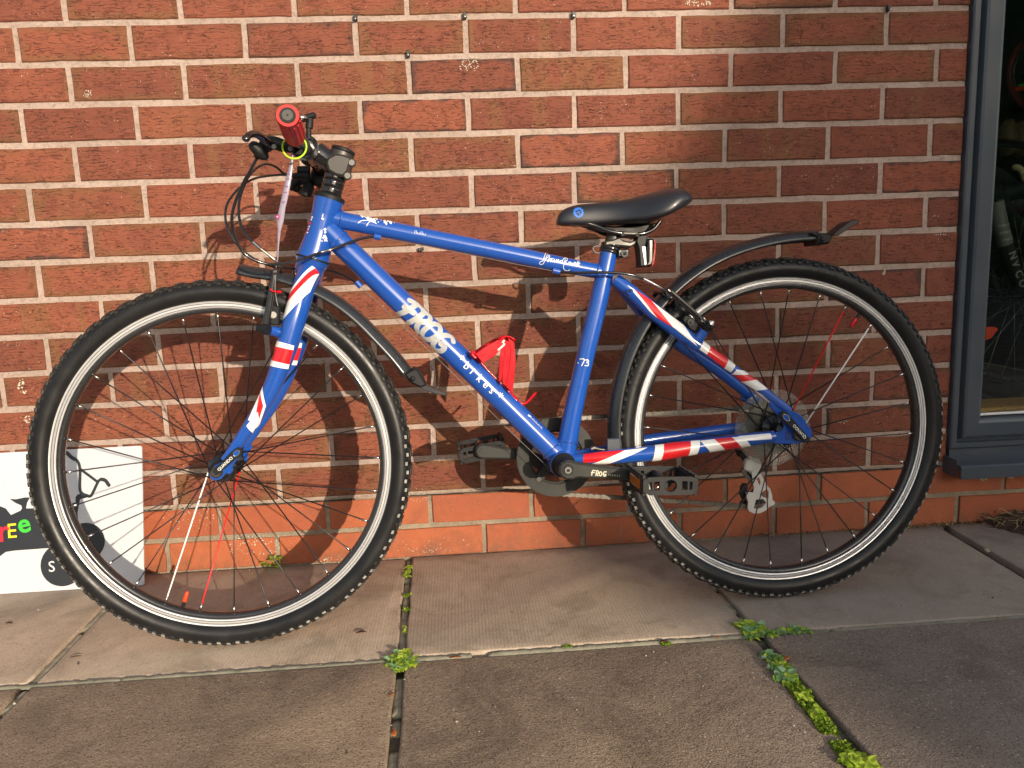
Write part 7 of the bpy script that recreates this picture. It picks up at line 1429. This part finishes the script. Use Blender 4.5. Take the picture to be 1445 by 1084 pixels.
prism(m_, TL, -0.021, 0.021, b=0.0015); bpart(m_, 'mudguard_flap', simple('brown_black_flap', (0.022, 0.014, 0.014), 0.4), rg)
m_ = MB(); prism(m_, [(0.67496,-0.022,0.33198),(0.69953,-0.022,0.33141),(0.69941,-0.022,0.30765),(0.68733,-0.022,0.31006),(0.67447,-0.022,0.30828)], -0.028, -0.020, b=0.002); bpart(m_, 'mudguard_bracket', simple('blue_grey_plastic', (0.045, 0.055, 0.075), 0.3), rg)
m_ = MB(); tube(m_, [(0.64696,-0.018,0.31293),(0.65229,-0.018,0.3152),(0.6627,-0.018,0.31192),(0.68107,-0.018,0.30943),(0.69431,-0.018,0.30989)], [0.0040, 0.0040, 0.0020, 0.0020, 0.0020], 12, step=.005); bpart(m_, 'bracket_bolt', M_BOLT, rg)

# ---- bottle cage
bc_ = MB()
def strap(pts, wv, y0, y1, ts=0.0015):
    """ribbon through pts, width along y"""
    T = Tube(pts, [0.001] * len(pts), 0.008); vs = []
    n_ = len(T.P)
    for i in range(n_):
        B = T.B[i]
        for yy in (y0, y1):
            for s in (-1, 1): vs.append(Vector((T.P[i].x, 0, T.P[i].z)) + B * s * ts + Vector((0, yy, 0)))
    fs = []
    for i in range(n_ - 1):
        b0, b1 = i * 4, (i + 1) * 4
        for a, c in ((0, 1), (1, 3), (3, 2), (2, 0)): fs.append((b0 + a, b0 + c, b1 + c, b1 + a))
    fs += [(0, 1, 3, 2), (n_ * 4 - 4, n_ * 4 - 3, n_ * 4 - 1, n_ * 4 - 2)]; bc_.add(vs, fs, 0, True)
# curved side plates read from the picture, near side at y = -0.036 and far side mirrored, joined by the hoop at the top
nearA = [(0.44385,-0.03,0.49742),(0.45652,-0.03,0.48106),(0.47809,-0.03,0.49269),(0.48915,-0.03,0.50412),(0.50097,-0.03,0.51552),(0.49749,-0.03,0.52167),(0.48389,-0.03,0.52009),(0.46394,-0.03,0.51061)]
nearB = [(0.4977,-0.034,0.51879),(0.50737,-0.034,0.51682),(0.5056,-0.034,0.49449),(0.50069,-0.034,0.46926),(0.49583,-0.034,0.44546),(0.49183,-0.034,0.44041),(0.48884,-0.034,0.44735),(0.49173,-0.034,0.47723),(0.49531,-0.034,0.4995)]
for P_, ya, yb in ((nearA, -0.036, -0.0335), (mirror(nearA), 0.0335, 0.036)): prism(bc_, P_, ya, yb, b=0.0006)
Bc = [(0.50066,-0.03,0.52525),(0.50951,-0.03,0.52109),(0.51398,-0.03,0.51339),(0.51535,-0.03,0.48329),(0.51128,-0.03,0.45335),(0.5069,-0.03,0.42334),(0.49945,-0.03,0.43284),(0.49602,-0.03,0.44059),(0.50261,-0.03,0.4689),(0.50678,-0.03,0.49424),(0.50691,-0.03,0.51373)]
prism(bc_, Bc, -0.030, -0.0275, b=0.0006); prism(bc_, Bc, 0.0275, 0.030, b=0.0006)
prism(bc_, nearB, -0.0375, -0.035, b=0.0006); prism(bc_, nearB, 0.035, 0.0375, b=0.0006)
strap([(0.48668,0.0,0.52138),(0.4976,0.0,0.52513),(0.50679,0.0,0.52423),(0.51573,0.0,0.51769)], 0, -0.036, 0.036)
bk_ = [(0.43985,0.0,0.50232),(0.44393,0.0,0.49219),(0.45328,0.0,0.48024),(0.46409,0.0,0.46588),(0.47869,0.0,0.44973),(0.4934,0.0,0.43427),(0.50824,0.0,0.4203)]
strap(bk_, 0, -0.009, 0.009, 0.0018); tube(bc_, [(0.44342,-0.012,0.4966),(0.45265,-0.012,0.48401),(0.46765,-0.012,0.46422),(0.48946,-0.012,0.44092),(0.50791,-0.012,0.42534)], 0.0016, 8); 
tube(bc_, [(0.43871,-0.034,0.50382),(0.43834,-0.034,0.49639),(0.44473,-0.034,0.49011)], 0.0030, 10)
strap([(0.43985,0.0,0.50232),(0.44282,0.0,0.50065),(0.44412,0.0,0.496)], 0, -0.034, 0.034)
for p in ([(0.4635,-0.006,0.46326),(0.47,-0.006,0.45527)], [(0.50586,-0.006,0.4164),(0.51553,-0.006,0.40812)]): tube(bc_, p, [0.0050, 0.0050], 14, dome=True)
tube(bc_, [(0.50785,-0.004,0.42149),(0.51364,-0.004,0.41266),(0.52102,-0.004,0.4045),(0.52941,-0.004,0.40122),(0.53819,-0.004,0.40661),(0.54632,-0.004,0.41468),(0.55151,-0.004,0.41981)], 0.0024, 10, step=0.004, dome=True)
bcage = bpart(bc_, 'bottle_cage', M_REDG)
m_ = MB(); put_text(m_, lambda x, y, l: Vector([(0.49037,-0.0385,0.51556)][0]) + Vector((x * .78 + y * .6, 0, -x * .5 + y * .8)), 'R', 0.0085, offset=.0003); ribbon(m_, lambda x, y, l: Vector((x, -0.0368, y)), [(p[0], p[2]) for p in [(0.48472,-0.0368,0.50313),(0.49715,-0.0368,0.51294)]], 0.0030); bpart(m_, 'cage_print', M_DECW, bcage)

# ---- tail light
m_ = MB(); prism(m_, [(0.74799,-0.018,0.69504),(0.76481,-0.018,0.69447),(0.76406,-0.018,0.6859),(0.7613,-0.018,0.67644),(0.76076,-0.018,0.64196),(0.75719,-0.018,0.63874),(0.75025,-0.018,0.63929),(0.74889,-0.018,0.65966),(0.74778,-0.018,0.67214),(0.74418,-0.018,0.68372)], -0.015, 0.015, b=0.002); tl = bpart(m_, 'tail_light', M_BLK)
m_ = MB(); prism(m_, [(0.76401,-0.02,0.68714),(0.76899,-0.02,0.68821),(0.77441,-0.02,0.68707),(0.77549,-0.02,0.67958),(0.7743,-0.02,0.64899),(0.77055,-0.02,0.63954),(0.76254,-0.02,0.63773),(0.75761,-0.02,0.63907),(0.76184,-0.02,0.64754),(0.76302,-0.02,0.67047)], -0.020, 0.020, b=0.004); bpart(m_, 'lamp_body', M_BLKG, tl)
m_ = MB(); prism(m_, [(0.77531,-0.018,0.68695),(0.77741,-0.018,0.68401),(0.77849,-0.018,0.6768),(0.77778,-0.018,0.66245),(0.77615,-0.018,0.64715),(0.77369,-0.018,0.64147),(0.77091,-0.018,0.63821),(0.76862,-0.018,0.6383),(0.7717,-0.018,0.64155),(0.77461,-0.018,0.64913),(0.77629,-0.018,0.67975)], -0.018, 0.018, b=0.001); bpart(m_, 'red_lens', simple('red_lens', (0.65, 0.004, 0.006), 0.12, 0, 1.0), tl)
m_ = MB(); prism(m_, [(0.75351,-0.02,0.67386),(0.76014,-0.02,0.67363),(0.7604,-0.02,0.65908),(0.76053,-0.02,0.64375),(0.76319,-0.02,0.64269),(0.76264,-0.02,0.64099),(0.75768,-0.02,0.64118),(0.75612,-0.02,0.65541)], -0.0165, -0.0148, b=0.0004); bpart(m_, 'lamp_glint_strip', M_RAIL, tl)  # pale strip painted in for the reflection along the lamp
# saddle emblem: find the saddle flank by casting rays in the finished mesh
bpy.context.view_layer.update()
dg = bpy.context.evaluated_depsgraph_get(); sev = sad.evaluated_get(dg)
m_ = MB(); E0 = em
def onsad(x, z, lift=0.0006):
    ok, loc, nrm, _ = sev.ray_cast(Vector((x, -0.2, z)), Vector((0, 1, 0)))
    return (loc + nrm * lift) if ok else Vector((x, -0.02, z))
ring_ = []
for k in range(36):
    a = 2 * math.pi * k / 36; r = 0.0088 * (1.0 + 0.16 * (k % 3 == 0) - .10 * (k % 4 == 1)); ring_.append(onsad(E0.x + r * math.cos(a), E0.z + r * math.sin(a)))
inner = []
for k in range(36):
    a = 2 * math.pi * k / 36; r = 0.0052 * (1 + .12 * math.sin(3 * a)); inner.append(onsad(E0.x + r * math.cos(a), E0.z + r * math.sin(a)))
m_.add(ring_ + inner, [(k, (k + 1) % 36, 36 + (k + 1) % 36, 36 + k) for k in range(36)], 0, True)
for pts in ([(-.006, .001), (-.001, -.0005), (.004, .002)], [(-.003, .004), (.0005, .0005), (.002, -.004)]):
    ribbon(m_, lambda x, y, l: onsad(E0.x + x, E0.z + y, l + .0002), pts, 0.0014)
bpart(m_, 'saddle_emblem', M_SBLUE, sad)
